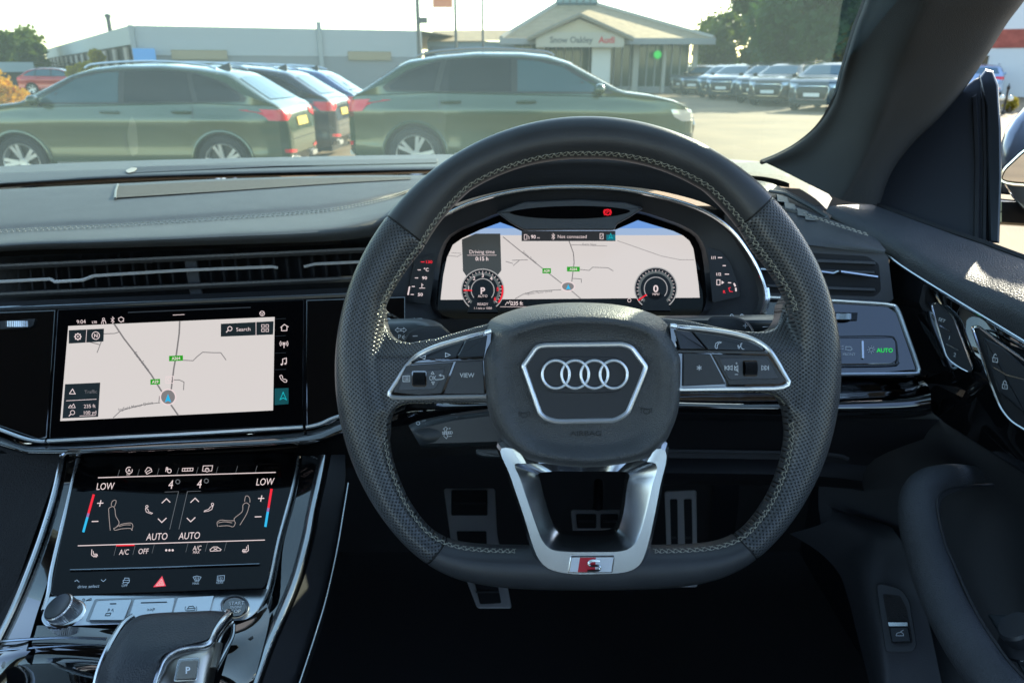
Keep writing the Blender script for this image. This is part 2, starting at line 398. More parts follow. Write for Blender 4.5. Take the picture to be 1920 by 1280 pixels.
def make_suv(kind, loc, yaw, label, group, body, glass=M_GLASSD, fglass=None, detail=2, grille=True, sh=SUVSHAPE, front_plate=M_PLW):
    root = bpy.data.objects.new(kind, None); COL.objects.link(root); ORG[root.name] = Matrix(); root.empty_display_size = .3
    tag(root, label, 'car', group)
    rows = []
    for x in stations():
        h = body_section(sh, x); rows.append([Vector((v.x, -v.y, v.z)) for v in h[::-1]][:-1]+h)
    b = MB(); b.grid(rows, closed=False, cap0=True, cap1=True)
    bo = b.build('body', body, root, sharp=32, fixn=True)
    bv = BVHTree.FromPolygons([v.co.copy() for v in bo.data.vertices], [tuple(p.vertices) for p in bo.data.polygons])
    # dark underbody and wheel wells
    u = MB(); u.box(-2.2, 2.2, -.66, .66, .22, .80); u.build('underbody', M_BLKP, root)
    def dc(name, m, side, pts, off=.004, parent=root, cuts=3):
        vs, fs = decal(bv, side, pts, off, cuts); k = MB(); k.add(vs, fs); return k.build(name, m, parent, sharp=50)
    fg = fglass or glass
    for sd_ in ('+y', '-y'):
        dc('window_surround', M_BLKP, sd_, [(1.20, 1.14), (.55, 1.50), (.2, 1.565), (-.5, 1.59), (-1.1, 1.55), (-1.50, 1.42), (-1.82, 1.22), (-1.78, 1.165), (-.2, 1.14)], .004)
        dc('side_window', fg, sd_, [(1.06, 1.155), (.52, 1.46), (.2, 1.53), (-.06, 1.55), (-.06, 1.16)], .009)
        dc('side_window', glass, sd_, [(-.14, 1.16), (-.14, 1.555), (-.5, 1.57), (-.98, 1.55), (-1.08, 1.17)], .009)
        dc('side_window', glass, sd_, [(-1.15, 1.17), (-1.06, 1.52), (-1.15, 1.51), (-1.47, 1.40), (-1.74, 1.23), (-1.71, 1.18)], .009)
        if detail > 1:
            for xx in (-.10, -1.08, .98):
                dc('door_gap', M_BLKP, sd_, [(xx-.004, .36 if xx > -1 else .78), (xx+.004, .36 if xx > -1 else .78), (xx+.004, 1.13), (xx-.004, 1.13)], .002, cuts=1)
            s_ = 1 if sd_ == '+y' else -1
            for xx in (.06, -.92):
                hb = MB(); hb.tube([Vector((xx-.13, s_*.935, 1.035)), Vector((xx-.10, s_*.965, 1.037)), Vector((xx+.08, s_*.965, 1.04)), Vector((xx+.12, s_*.935, 1.04))], .018, 8); hb.build('door_handle', body, root)
            dc('sill_trim', M_SIL, sd_, [(-.9, .36), (.9, .34), (.9, .375), (-.9, .395)], .006, cuts=1)
        # arch lips
        for wx in WX:
            s_ = 1 if sd_ == '+y' else -1
            lp = MB(); pp = []
            for k in range(25):
                a = math.pi*k/24*1.06-.09; x_ = wx+.425*math.cos(a); z_ = WR+.425*math.sin(a)
                h = bv.ray_cast(Vector((x_, s_*4, z_+.012)), Vector((0, -s_, 0))); yy = h[0].y if h[0] else s_*.9
                pp.append(Vector((x_, s_*min(abs(yy), .96), z_)))
            lp.tube(pp, .022, 6); lp.build('arch_lip', body, root)
        s_ = 1 if sd_ == '+y' else -1
        m_ = MB(); m_.ball(Vector((.99, s_*1.06, 1.19)), .12, (.62, .95, .62), 14); mo = m_.build('door_mirror', M_BLKP if detail < 2 else body, root)
        m2 = MB(); m2.tube([Vector((1.02, s_*.88, 1.13)), Vector((1.02, s_*1.02, 1.16))], .03, 6); m2.build('mirror_arm', M_BLKP, mo)
        rl = MB(); rl.tube(smooth([Vector((.42, s_*.66, 1.60)), Vector((.25, s_*.665, 1.655)), Vector((-.5, s_*.67, 1.69)), Vector((-1.15, s_*.66, 1.65)), Vector((-1.38, s_*.65, 1.59))], 6), .016, 6); rl.build('roof_rail', M_RAIL if detail > 1 else M_BLKP, root)
        for wx in WX:
            t, r_, hb = wheel_mb(s_)
            T = Matrix.Translation(Vector((wx, s_*.815, WR)))
            wo_ = bpy.data.objects.new('wheel', None); COL.objects.link(wo_); wo_.parent = root; wo_.matrix_local = T; wo_.empty_display_size = .1
            for nm, q, mm in (('tyre', t, M_TYRE), ('rim', r_, M_RIM), ('brake_disc', hb, M_BLKP)):
                o_ = q.build(nm, mm, None, sharp=40); o_.parent = wo_
        # lamps wrapping the corners
        dc('tail_light', M_RED, sd_, [(-1.98, 1.07), (-2.30, 1.055), (-2.34, .95), (-2.28, .91), (-2.12, .92), (-2.06, .99)], .008)
        dc('headlight', M_LAMP, sd_, [(1.95, .94), (2.28, .87), (2.32, .79), (2.12, .79), (2.0, .85)], .008)
    for s_ in (-1, 1):
        dc('tail_light', M_RED, '-x', [(s_*.50, 1.045), (s_*.90, 1.06), (s_*.88, .92), (s_*.72, .91), (s_*.50, .97)], .010)
        dc('headlight', M_LAMP, '+x', [(s_*.50, .90), (s_*.90, .94), (s_*.86, .82), (s_*.60, .80)], .010)
        dc('bumper_reflector', M_RED, '-x', [(s_*.48, .50), (s_*.80, .53), (s_*.80, .48), (s_*.48, .46)], .008)
    dc('rear_window', M_GLASSL if detail > 1 else glass, '-x', [(-.64, 1.19), (-.54, 1.47), (-.3, 1.49), (.3, 1.49), (.54, 1.47), (.64, 1.19)], .008)
    dc('windscreen', fg, '+x', [(-.70, 1.21), (-.55, 1.50), (-.3, 1.52), (.3, 1.52), (.55, 1.50), (.70, 1.21)], .008)
    pl = dc('number_plate', M_PLY, '-x', [(-.26, .82), (.26, .82), (.26, .935), (-.26, .935)], .014, cuts=0)
    dc('rear_diffuser', M_BLKP, '-x', [(-.8, .33), (.8, .33), (.8, .44), (-.8, .44)], .006)
    for s_ in (-1, 1): dc('tailgate_seam', M_BLKP, '-x', [(s_*.70, .66), (s_*.71, .66), (s_*.71, .91), (s_*.70, .91)], .004, cuts=1)
    dc('tailgate_seam', M_BLKP, '-x', [(-.71, .65), (.71, .65), (.71, .66), (-.71, .66)], .004)
    fn = MB(); fn.add([Vector((-1.15, 0, 1.61)), Vector((-1.36, .03, 1.57)), Vector((-1.36, -.03, 1.57)), Vector((-1.34, 0, 1.68))], [(0, 1, 3), (0, 3, 2), (1, 2, 3), (0, 2, 1)]); fn.build('roof_antenna', M_BLKP, root)
    ep = MB()
    for s_ in (-1, 1): ep.box(-2.345, -2.29, s_*.50-.14, s_*.50+.14, .335, .40)
    ep.build('exhaust_trim', M_SIL, root)
    if grille:
        dc('grille', M_BLKP, '+x', [(-.50, .84), (-.58, .74), (-.46, .40), (.46, .40), (.58, .74), (.50, .84)], .012)
        for s_ in (-1, 1): dc('air_intake', M_BLKP, '+x', [(s_*.60, .62), (s_*.86, .64), (s_*.84, .44), (s_*.60, .42)], .009)
        pp = []
        for (yy, zz) in rounded([(-.50, .84), (-.58, .74), (-.46, .40), (.46, .40), (.58, .74), (.50, .84)], .04):
            h = bv.ray_cast(Vector((5, yy, zz)), Vector((-1, 0, 0))); pp.append((h[0] if h[0] else Vector((2.3, yy, zz)))+Vector((.014, 0, 0)))
        q = MB(); q.tube(pp, .011, 6, True); q.build('grille_frame', M_CHR, root)
        dc('number_plate', front_plate, '+x', [(-.27, .50), (.27, .50), (.27, .615), (-.27, .615)], .03, cuts=0)
    root.location = loc; root.rotation_euler = (0, 0, yaw)
    return root
GREEN = paint('green_paint', (.045, .072, .028)); 
GRP = 'green sport utility cars parked nose to tail across the windscreen'
car1 = make_suv('parked_car', (-5.45, 11.5, gz(-6, 10)), math.pi, 'dark green SUV facing left with its yellow number plate and red tail lights in view', GRP, GREEN, fglass=M_GLASSL)
car2 = make_suv('parked_car', (.13, 11.05, gz(0, 11)), 0, 'dark green SUV facing right, its bonnet behind the top of the steering wheel', GRP, GREEN, fglass=M_GLASSL)
def recolour(root, body, glass=None):
    for ch in root.children_recursive:
        if ch.type != 'MESH': continue
        for i, sl in enumerate(ch.material_slots):
            if sl.material == GREEN: sl.link = 'OBJECT'; sl.material = body
            elif glass and sl.material in (M_GLASSD, M_GLASSL): sl.link = 'OBJECT'; sl.material = glass
c3 = copy_tree(car1); c3.location = (-5.4, 14.2, gz(-6, 14)); c3['label'] = 'charcoal SUV whose tail and red light show just behind the left green SUV'; c3['group'] = 'dark SUVs parked beyond the left green SUV'
recolour(c3, paint('charcoal_paint', (.03, .035, .045)))
c4 = copy_tree(car1); c4.location = (-5.5, 16.9, gz(-6, 17)); c4['label'] = 'blue SUV furthest back of the three parked side by side at left'; c4['group'] = c3['group']
recolour(c4, paint('blue_paint', (.05, .10, .24)))
# the row at right
rowcar = make_suv('parked_car', (0, 0, 0), 0, 'x', 'dark SUVs in a row facing the open lot', paint('slate_paint', (.05, .075, .095)), glass=mat('pale_glass', (.06, .12, .15), .05, spec=1), detail=1)
ROWN = 11
cols = [paint('slate_paint', 0), paint('bronze_paint', (.13, .105, .08)), paint('graphite_paint', (.06, .07, .075)), paint('slate_paint', 0), paint('petrol_paint', (.03, .08, .10)), paint('graphite_paint', 0), paint('silver_grey_paint', (.22, .23, .24)), paint('graphite_paint', 0), paint('slate_paint', 0), paint('silver_grey_paint', 0), paint('bronze_paint', 0)]
cn = ['slate blue', 'bronze brown', 'graphite grey', 'slate blue', 'petrol blue', 'graphite grey', 'silver grey', 'graphite grey', 'slate blue', 'silver grey', 'bronze brown']
rank = ['nearest of the right-hand row, half behind the windscreen pillar', 'second in the right-hand row, just left of the nearest one', 'third in the right-hand row, tucked beside the bronze one', 'fourth in the right-hand row from the pillar', 'fifth in the right-hand row from the pillar', 'sixth in the right-hand row from the pillar', 'seventh in the right-hand row, under the trees', 'eighth in the right-hand row, near the showroom', 'ninth in the right-hand row, beside the showroom', 'tenth in the right-hand row, almost hidden by its neighbours', 'farthest and smallest of the right-hand row, beside the showroom']
for i in range(ROWN):
    o = rowcar if i == 0 else copy_tree(rowcar)
    fx = [1474, 1400, 1374, 1322, 1303, 1272, 1254, 1240, 1228, 1218, 1209][i]; gy = [208, 198.5, 193, 187, 183, 178, 175, 172.5, 170.5, 169, 167.8][i]
    p = PZ(fx, gy, 0); yaw = math.atan2(-.80, -.60)          # heading of the noses, towards the viewer and a little left
    f = Vector((math.cos(yaw), math.sin(yaw), 0)); n_ = Vector((-f.y, f.x, 0))
    o.location = p - f*2.25 + n_*.85; o.rotation_euler = (0, 0, yaw+random.uniform(-.03, .03))
    o['label'] = f'{cn[i]} SUV, {rank[i]}'
    mt = cols[i]
    for ch in o.children_recursive:
        if ch.type == 'MESH':
            for sl in ch.material_slots:
                if sl.material and sl.material.name == 'slate_paint': sl.link = 'OBJECT'; sl.material = mt
# car standing by the showroom, tail to us
c5 = copy_tree(car1); q = PZ(1195, 172, 0); c5.location = (q.x, q.y, 0); c5.rotation_euler = (0, 0, R(160)); c5['label'] = 'dark grey SUV with lit red tail standing alone before the showroom glass'; c5['group'] = 'cars by the showroom'
recolour(c5, paint('graphite_paint', 0))
c9 = copy_tree(car1); q = PZ(1085, 170, 0); c9.location = (q.x, q.y+3, 0); c9.rotation_euler = (0, 0, R(100)); c9['label'] = 'white car partly hidden behind the bonnet of the right green SUV'; c9['group'] = 'cars by the showroom'
recolour(c9, paint('white_paint', (.6, .62, .62)))
# small pale and red car at far left
c6 = copy_tree(car1); q = PZ(95, 178, 0); c6.location = (q.x, q.y+1, 0); c6.rotation_euler = (0, 0, R(15)); c6.scale = (.85, .9, .9); c6['label'] = 'small bright red hatchback beyond the bonnet of the left green SUV'; c6['group'] = 'cars by the left building'
recolour(c6, paint('red_paint', (.5, .02, .02)), mat('pale_glass'))
c7 = copy_tree(car1); q = PZ(20, 172, 0); c7.location = (q.x, q.y+8, 0); c7.rotation_euler = (0, 0, R(10)); c7['label'] = 'pale silver car standing before the low grey building at far left'; c7['group'] = 'cars by the left building'
recolour(c7, paint('silver_paint', (.5, .52, .52)), mat('pale_glass'))
# through the driver's side window
c8 = copy_tree(car1); c8.location = (PZ(1885, 186, 0).x, PZ(1885, 186, 0).y+2.4, 0); c8.rotation_euler = (0, 0, R(62)); c8['label'] = 'pale blue estate car seen through the driver side window'; c8['group'] = 'cars beyond the side window'
recolour(c8, paint('pale_blue_paint', (.35, .45, .62)), mat('pale_glass'))
c10 = copy_tree(car1); c10.location = c8.location+Vector((3.6, 8.5, .45)); c10.rotation_euler = (0, 0, R(62)); c10['label'] = 'white SUV parked higher up behind the pale blue car'; c10['group'] = 'cars beyond the side window'
recolour(c10, paint('white_paint', 0))

# ------------------------------------------------------------------ buildings
M_CLAD = bpy.data.materials.new('ribbed_cladding'); M_CLAD.use_nodes = True; nt = M_CLAD.node_tree; b_ = nt.nodes['Principled BSDF']
b_.inputs['Base Color'].default_value = (.50, .55, .60, 1); b_.inputs['Roughness'].default_value = .45
def wall(mb, a, b, z0, z1, t=.3):
    a = Vector((*a, 0)); b = Vector((*b, 0)); d = (b-a).normalized(); n = Vector((-d.y, d.x, 0))*t
    vs = [a, b, b+n, a+n]; mb.add([v+Vector((0, 0, z0)) for v in vs]+[v+Vector((0, 0, z1)) for v in vs], [(0, 1, 5, 4), (1, 2, 6, 5), (2, 3, 7, 6), (3, 0, 4, 7), (4, 5, 6, 7), (3, 2, 1, 0)])
M_WPALE = mat('pale_fascia', (.42, .44, .43), .7)
M_STEEL = mat('dark_steel', (.08, .085, .09), .5)
wh = empty('warehouse', (-19.6, 40.6, 0), 'long low grey warehouse with ribbed metal cladding behind the left cars', 'warehouse')
zr = 4.6; A = PY(242, 48, 40.6); Bq = PY(790, 58, 46.0); Cq = PY(84, 94, 88)
a, b, c = (A.x, A.y), (Bq.x, Bq.y), (Cq.x, Cq.y)
m = MB()
N = 15
for i in range(N):                                             # real ribs
    z0 = 2.1+(A.z-2.1)*i/N; z1 = 2.1+(A.z-2.1)*(i+1)/N
    wall(m, (a[0], a[1]-.0), b, z0, z0+(z1-z0)*.72); wall(m, (a[0], a[1]+.16), (b[0], b[1]+.16), z0+(z1-z0)*.72, z1)
m.build('cladding', M_CLAD, wh)
m = MB(); wall(m, c, a, 2.6, A.z, .3); m.build('side_fascia', M_WPALE, wh)
m = MB(); wall(m, c, (a[0]+.05, a[1]+.3), 0, 2.6, .3); m.build('side_wall', mat('dark_cladding', (.07, .06, .055), .8), wh)
for i in range(14):
    m = MB()
    t = (i+.5)/14; p = Vector(c).lerp(Vector(a), t); d = (Vector(a)-Vector(c)).normalized()
    wall(m, tuple(p-d*.7-Vector((0.05, .05))), tuple(p+d*.35-Vector((.05, .05))), .3, 2.5, .1); m.build('side_panel', mat('pale_panels', (.36, .31, .27), .8), wh)
m = MB(); wall(m, (a[0], a[1]+.1), b, 0, 2.1, .25); m.build('base_wall', mat('grey_wall', (.25, .27, .29), .8), wh)
for t0, t1 in ((.12, .30), (.72, .88)):
    m = MB(); p0 = Vector(a).lerp(Vector(b), t0)-Vector((0, .12)); p1 = Vector(a).lerp(Vector(b), t1)-Vector((0, .12)); wall(m, tuple(p0), tuple(p1), 1.9, 2.35, .1); m.build('door_lintel', mat('tan_frame', (.34, .29, .2), .7), wh)
m = MB()
for t in (.0, .615): p0 = Vector(a).lerp(Vector(b), t); wall(m, (p0.x, p0.y-.16), (p0.x+.22, p0.y-.08), 0, A.z+(.35 if t else .02), .14)
m.build('downpipe', mat('pipe_grey', (.33, .36, .38), .5), wh)
m = MB(); m.grid([[Vector((c[0], c[1], A.z)), Vector((c[0]+20, c[1]+30, A.z))], [Vector((a[0], a[1], A.z)), Vector((a[0]+6, a[1]+50, A.z))], [Vector((b[0], b[1], A.z)), Vector((b[0]+6, b[1]+30, A.z))]]); m.build('roof', M_WPALE, wh)
m = MB(); q = PY(207, 60, 52); m.lathe([(.14, 0), (.14, 1.1), (.2, 1.12), (.2, 1.3), (.01, 1.35)], 12, Matrix.Translation((q.x, q.y, A.z-.05))); m.build('flue', M_STEEL, wh)
m = MB(); q = PY(268, 103, 40.3); m.add([Vector((q.x-.5, q.y, q.z-.3)), Vector((q.x+.6, q.y+.1, q.z-.3)), Vector((q.x+.6, q.y+.1, q.z+.3)), Vector((q.x-.5, q.y, q.z+.3))], [(0, 1, 2, 3)]); m.build('wall_sign', mat('blue_sign', (.12, .35, .75), .5), wh)
# low building far left
lb = empty('low_building', (-40, 50, 0), 'low flat-roofed grey building at the far left edge', 'building')
A2 = PY(62, 117, 52); B2 = PY(-260, 96, 46)
m = MB(); wall(m, (B2.x, B2.y), (A2.x, A2.y), 1.25, A2.z, .4); m.build('fascia', mat('fascia_grey', (.36, .42, .44), .6), lb)
m = MB(); wall(m, (B2.x, B2.y+.3), (A2.x-.3, A2.y+.3), 0, 1.25, .4); m.build('wall', mat('dark_cladding', 0), lb)
m = MB(); m.grid([[Vector((B2.x, B2.y, A2.z)), Vector((A2.x, A2.y, A2.z))], [Vector((B2.x, B2.y+20, A2.z)), Vector((A2.x-3, A2.y+20, A2.z))]]); m.build('roof', M_WPALE, lb)

# showroom: hipped roof with cupola, porch gable, sign, glazing
sh_ = empty('showroom', (5, 50, 0), 'car showroom with broad tan hipped roof, glazed cupola and porch gable', 'building')
M_ROOF = mat('tan_roof_tiles', (.44, .31, .17), .8, noise=.12, nscale=2, bump=3, bumpd=.05)
M_CREAM = mat('cream_render', (.55, .47, .34), .8)
M_GUT = mat('gutter_grey', (.32, .32, .32), .6)
YF = 48.0
eL = PY(940, 72, YF); eR = PY(1330, 78, YF+1); ez = eL.z; eR.z = ez
ap0 = PY(1040, 12, YF+8); ap1 = PY(1118, 10, YF+8)
bk = 16
m = MB()
E = [Vector((eL.x, YF, ez)), Vector((eR.x, YF, ez)), Vector((eR.x, YF+bk, ez)), Vector((eL.x, YF+bk, ez))]
T4 = [Vector((ap0.x, YF+7, ap0.z)), Vector((ap1.x, YF+7, ap0.z)), Vector((ap1.x, YF+9, ap0.z)), Vector((ap0.x, YF+9, ap0.z))]
m.grid([E, T4], True); m.poly(Map2(Vector(), Vector((1, 0, 0)), Vector((0, 1, 0))), []) if False else None
roof = m.build('roof', M_ROOF, sh_)
m = MB(); hips = [(E[i], T4[i]) for i in range(2)]
for a_, b__ in hips: m.tube([a_, b__], .16, 6)
m.build('hip_tiles', mat('pale_ridge', (.45, .4, .33), .8), roof)
m = MB(); m.grid([[Vector((t.x, t.y, t.z)) for t in T4], [Vector((t.x+(.3 if i in (0, 3) else -.3), t.y, t.z+1.1)) for i, t in enumerate(T4)]], True, cap1=True); m.build('cupola', mat('cupola_glass', (.12, .22, .26), .1), roof)
m = MB()
for i in range(7):
    t = i/6; m.tube([T4[0].lerp(T4[1], t)+Vector((0, -.05, 0)), (T4[0]+Vector((.3, 0, 1.1))).lerp(T4[1]+Vector((-.3, 0, 1.1)), t)+Vector((0, -.05, 0))], .045, 6)
m.tube([T4[0], T4[1]], .14, 6); m.build('cupola_bars', mat('dark_frame', (.06, .09, .10), .5), roof)
m = MB(); m.box(eL.x-.1, eR.x+.1, YF-.15, YF+.1, ez-.35, ez); m.build('gutter', M_GUT, sh_)
# walls and glazing under the eaves
for px0, px1 in ((1005, 1020), (1112, 1144), (1185, 1195), (1240, 1246), (1296, 1304)):
    m = MB(); q0 = PY(px0, 140, YF+1.5); q1 = PY(px1, 140, YF+1.5); m.box(q0.x, q1.x, YF+1.3, YF+1.6, 0, ez-.3); m.build('column', mat('pale_column', (.5, .47, .42), .7), sh_)
m = MB(); m.box(eL.x+.8, eR.x-1, YF+2, YF+2.2, 0, ez-.3); m.build('glazing', mat('showroom_glass', (.05, .075, .05), .08), sh_)
m = MB(); m.box(eL.x+.8, eR.x-1, YF+1.9, YF+1.98, .0, .4)
for i in range(22):
    x_ = eL.x+.8+(eR.x-eL.x-1.8)*i/21; m.box(x_-.04, x_+.04, YF+1.88, YF+1.98, .4, ez-.3)
m.build('glazing_bars', M_GUT, sh_)
m = MB(); m.box(eL.x+.8, eR.x-1, YF+2.2, YF+2.5, 0, ez); m.build('back_wall', M_CREAM, sh_)
# porch gable
gl, gr, gp = PY(1005, 76, YF-1.5), PY(1170, 74, YF-1.5), PY(1086, 36, YF-1.5)
gl.z = gr.z = ez+.02
m = MB(); m.add([gl, gr, gp], [(0, 1, 2)]); m.add([gl+Vector((0, .3, 0)), gr+Vector((0, .3, 0)), gp+Vector((0, .3, 0))], [(0, 2, 1)]); m.build('gable', M_CREAM, sh_)
m = MB(); o1, o2 = Vector((-.5, -.3, -.15)), Vector((.5, -.3, -.15))
m.grid([[gl+o1, gl+o1+Vector((0, 7, .1))], [gp+Vector((0, -.3, .28)), gp+Vector((0, 7, .28))]]); m.grid([[gp+Vector((0, -.3, .28)), gp+Vector((0, 7, .28))], [gr+o2, gr+o2+Vector((0, 7, .1))]]); m.build('porch_roof', mat('porch_tiles', (.3, .25, .19), .8), sh_)
m = MB(); m.tube([gl+o1, gp+Vector((0, -.3, .2)), gr+o2], .13, 6); m.build('bargeboard', mat('weathered_board', (.28, .24, .18), .8), sh_)
m = MB(); m.box(gl.x, gr.x, YF-1.65, YF-1.52, ez-.55, ez+.25); fa = m.build('fascia_board', mat('fascia_cream', (.5, .45, .37), .7), sh_)
k_ = gr.x-gl.x; sp = Map2(Vector((gl.x, YF-1.66, ez-.15)), Vector((1, 0, 0)), Vector((0, 0, -1))); sp.n = Vector((0, -1, 0))
m = MB(); m.text(sp, 'Snow Oakley', k_*.40, 0, .32, off=.01, bold=True); m.build('sign_letters', mat('sign_grey', (.12, .12, .12), .5), fa)
m = MB(); m.text(sp, 'Audi', k_*.80, 0, .34, off=.01, bold=True); m.build('sign_letters', mat('sign_red', (.6, .03, .04), .5), fa, label='red word on the fascia sign')
m = MB(); q = PY(1128, 110, YF-1.2); m.box(q.x-.55, q.x+.55, YF-1.0, YF-.8, 0, 2.7); m.build('totem_panel', mat('totem_white', (.62, .6, .56), .5), sh_)
m = MB(); q = PY(1233, 103, YF+1.2); m.lathe([(.001, .02), (.24, .02), (.24, 0)], 20, Matrix.Translation(q) @ Matrix.Rotation(R(90), 4, 'X')); m.build('round_sign', mat('green_lit_sign', (.02, .8, .1), emit=(.02, .75, .10)), sh_)
# left wing of the showroom
wg = empty('showroom_wing', (-3, 52, 0), 'low pitched-roof wing joining the warehouse to the showroom', 'building')
w0, w1 = PY(800, 78, YF+3), PY(985, 76, YF+3)
m = MB(); m.grid([[w0, w1], [PY(812, 58, YF+8), PY(985, 56, YF+8)]]); m.build('roof', M_ROOF, wg)
m = MB(); m.box(w0.x, w1.x, YF+3.3, YF+8, 0, w0.z); m.build('wall', mat('wing_wall', (.30, .36, .40), .7), wg)
m = MB(); m.box(w0.x+.2, w0.x+2.0, YF+3.2, YF+3.3, 0, w0.z-.3); m.build('door', mat('wing_door', (.2, .23, .27), .6), wg)

# houses at right
M_WHR = mat('white_render', (.7, .7, .68), .8); M_BRICK = mat('red_brick', (.38, .10, .07), .85, noise=.2, nscale=3)
def house(loc, yaw, wx, wy, h, label, bandm=None):
    r_ = empty('house', loc, label, 'house', rot=Matrix.Rotation(yaw, 3, 'Z')); M = ORG[r_.name]
    T = lambda x, y, z: M @ Vector((x, y, z))
    m = MB(); m.box(-wx, wx, -wy, wy, 0, h, M); m.build('wall', M_WHR if bandm else M_BRICK, r_)
    if bandm:
        m = MB(); m.box(-wx-.05, wx+.05, -wy-.05, wy+.05, h*.40, h*.55, M); m.build('brick_band', bandm, r_)
    m = MB(); rows = [[T(-wx-.4, -wy-.4, h), T(wx+.4, -wy-.4, h)], [T(-wx-.4, 0, h+wy*.8), T(wx+.4, 0, h+wy*.8)], [T(-wx-.4, wy+.4, h), T(wx+.4, wy+.4, h)]]; m.grid(rows)
    m.add([T(-wx, -wy, h), T(-wx, wy, h), T(-wx, 0, h+wy*.75)], [(0, 1, 2)]); m.add([T(wx, -wy, h), T(wx, wy, h), T(wx, 0, h+wy*.75)], [(0, 1, 2)])
    m.build('roof', mat('brown_tiles', (.22, .12, .08), .8), r_)
    for fz in (.12, .62):
        for fx in (-.65, -.2, .25, .68):
            m = MB(); m.box(fx*wx-.55, fx*wx+.55, -wy-.06, -wy-.01, h*fz, h*fz+h*.22, M); wn = m.build('window', M_GLASSD, r_)
            m = MB(); m.box(fx*wx-.62, fx*wx+.62, -wy-.10, -wy-.065, h*fz-.07, h*fz, M); m.box(fx*wx-.62, fx*wx+.62, -wy-.10, -wy-.065, h*fz+h*.22, h*fz+h*.22+.07, M)
            for xx in (-.62, -.03, .55): m.box(fx*wx+xx, fx*wx+xx+.07, -wy-.10, -wy-.065, h*fz, h*fz+h*.22, M)
            m.build('window_frame', M_WHR, wn)
    for fx, tall in ((-.1, 1),):
        m = MB(); m.box(-.4, .4, -.3, .3, h+wy*.5, h+wy*.8+1.2, M); m.build('chimney', M_BRICK, r_)
    return r_
house((32, 44, 0), R(-32), 8, 4, 6.2, 'white house with a red brick band seen through the driver side window', M_BRICK)
q = PY(1605, 60, 70); house((q.x+1.5, 72, 0), R(20), 4, 3.5, 4.2, 'brick house gable peeping between the yellow tree and the pillar')
# lamp posts and banner
def post(px, topy, Y, label, r_=.06, top=8.0, arm=None):
    q = PY(px, 120, Y); o = empty('lamp_post', (q.x, Y, 0), label, 'lamp post')
    m = MB(); m.tube([Vector((q.x, Y, 0)), Vector((q.x, Y, top))], [r_*1.3, r_], 8); m.build('pole', M_STEEL, o)
    m = MB(); m.tube([Vector((q.x, Y, top-.06)), Vector((q.x+(arm or 1)*.9, Y, top))], .04, 6); m.build('arm', M_STEEL, o)
    m = MB(); m.box(q.x+(arm or 1)*.7-.25, q.x+(arm or 1)*.7+.25, Y-.12, Y+.12, top-.04, top+.06); m.build('lamp_head', M_STEEL, o)
    return o, q
o, q = post(787, 0, 30, 'dark lamp post rising between the warehouse and the right green SUV', .07, 4.05, -1)
m = MB(); m.box(q.x+.0, q.x+.35, 29.9, 30.1, 3.0, 3.2); m.build('camera_bracket', M_STEEL, o)
o, q = post(856, 0, 38, 'slim post carrying the orange banner above the right green SUV', .055, 9)
m = MB(); m.box(q.x-1.05, q.x-.12, 37.98, 38.02, 4.12, 7.6); m.build('banner', mat('banner_orange', (.75, .28, .16), .8), o)
post(906, 0, 42, 'pale slim post nearest the showroom roof', .05, 9)

# ------------------------------------------------------------------ trees
def leafcloud(mb, c, rad, n, size, rng, sc=(1, 1, 1), lumps=9, core=True):
    L = [(Vector((rng.gauss(0, .45)*sc[0], rng.gauss(0, .45)*sc[1], rng.gauss(0, .45)*sc[2]))*rad, rng.uniform(.38, .62)*rad) for _ in range(lumps)]
    for p0, r0 in (L if core else []):
        for _ in range(int(n/len(L)*.55)):
            d = Vector((rng.gauss(0, 1), rng.gauss(0, 1), rng.gauss(0, 1))).normalized()*r0*rng.uniform(.1, .75); p = c+p0+d; u = Vector((rng.gauss(0, 1), rng.gauss(0, 1), rng.gauss(0, 1))).normalized(); v = u.orthogonal().normalized(); s_ = size*1.9; mb.add([p-u*s_, p+v*s_, p+u*s_, p-v*s_], [(0, 1, 2, 3)])
    for _ in range(n):
        p0, r0 = rng.choice(L); d = Vector((rng.gauss(0, 1), rng.gauss(0, 1), rng.gauss(0, 1))).normalized()*r0*rng.uniform(.55, 1.05)
        p = c+p0+d; u = Vector((rng.gauss(0, 1), rng.gauss(0, 1), rng.gauss(0, 1))).normalized(); v = u.orthogonal().normalized(); s_ = size*rng.uniform(.6, 1.3)
        mb.add([p-u*s_, p+v*s_*.6, p+u*s_, p-v*s_*.6], [(0, 1, 2, 3)])
def leafmat(name, c): 
    m_ = mat(name, c, .6, noise=.35, nscale=.6); b = m_.node_tree.nodes['Principled BSDF']; b.inputs['Subsurface Weight'].default_value = 0
    tr = m_.node_tree.nodes.new('ShaderNodeBsdfTranslucent'); tr.inputs[0].default_value = (c[0]*1.6, c[1]*1.6, c[2]*.8, 1); mx = m_.node_tree.nodes.new('ShaderNodeMixShader'); mx.inputs[0].default_value = .42
    L = m_.node_tree.links; L.new(b.outputs[0], mx.inputs[1]); L.new(tr.outputs[0], mx.inputs[2]); L.new(mx.outputs[0], m_.node_tree.nodes['Material Output'].inputs['Surface']); return m_
LM = {'dark': leafmat('dark_leaves', (.05, .10, .03)), 'mid': leafmat('mid_leaves', (.06, .09, .022)), 'yellow': leafmat('yellow_leaves', (.30, .24, .02)), 'orange': leafmat('orange_leaves', (.55, .30, .03)), 'olive': leafmat('olive_leaves', (.09, .12, .022))}
M_BARK = mat('bark', (.12, .09, .06), .9, noise=.3, nscale=4)
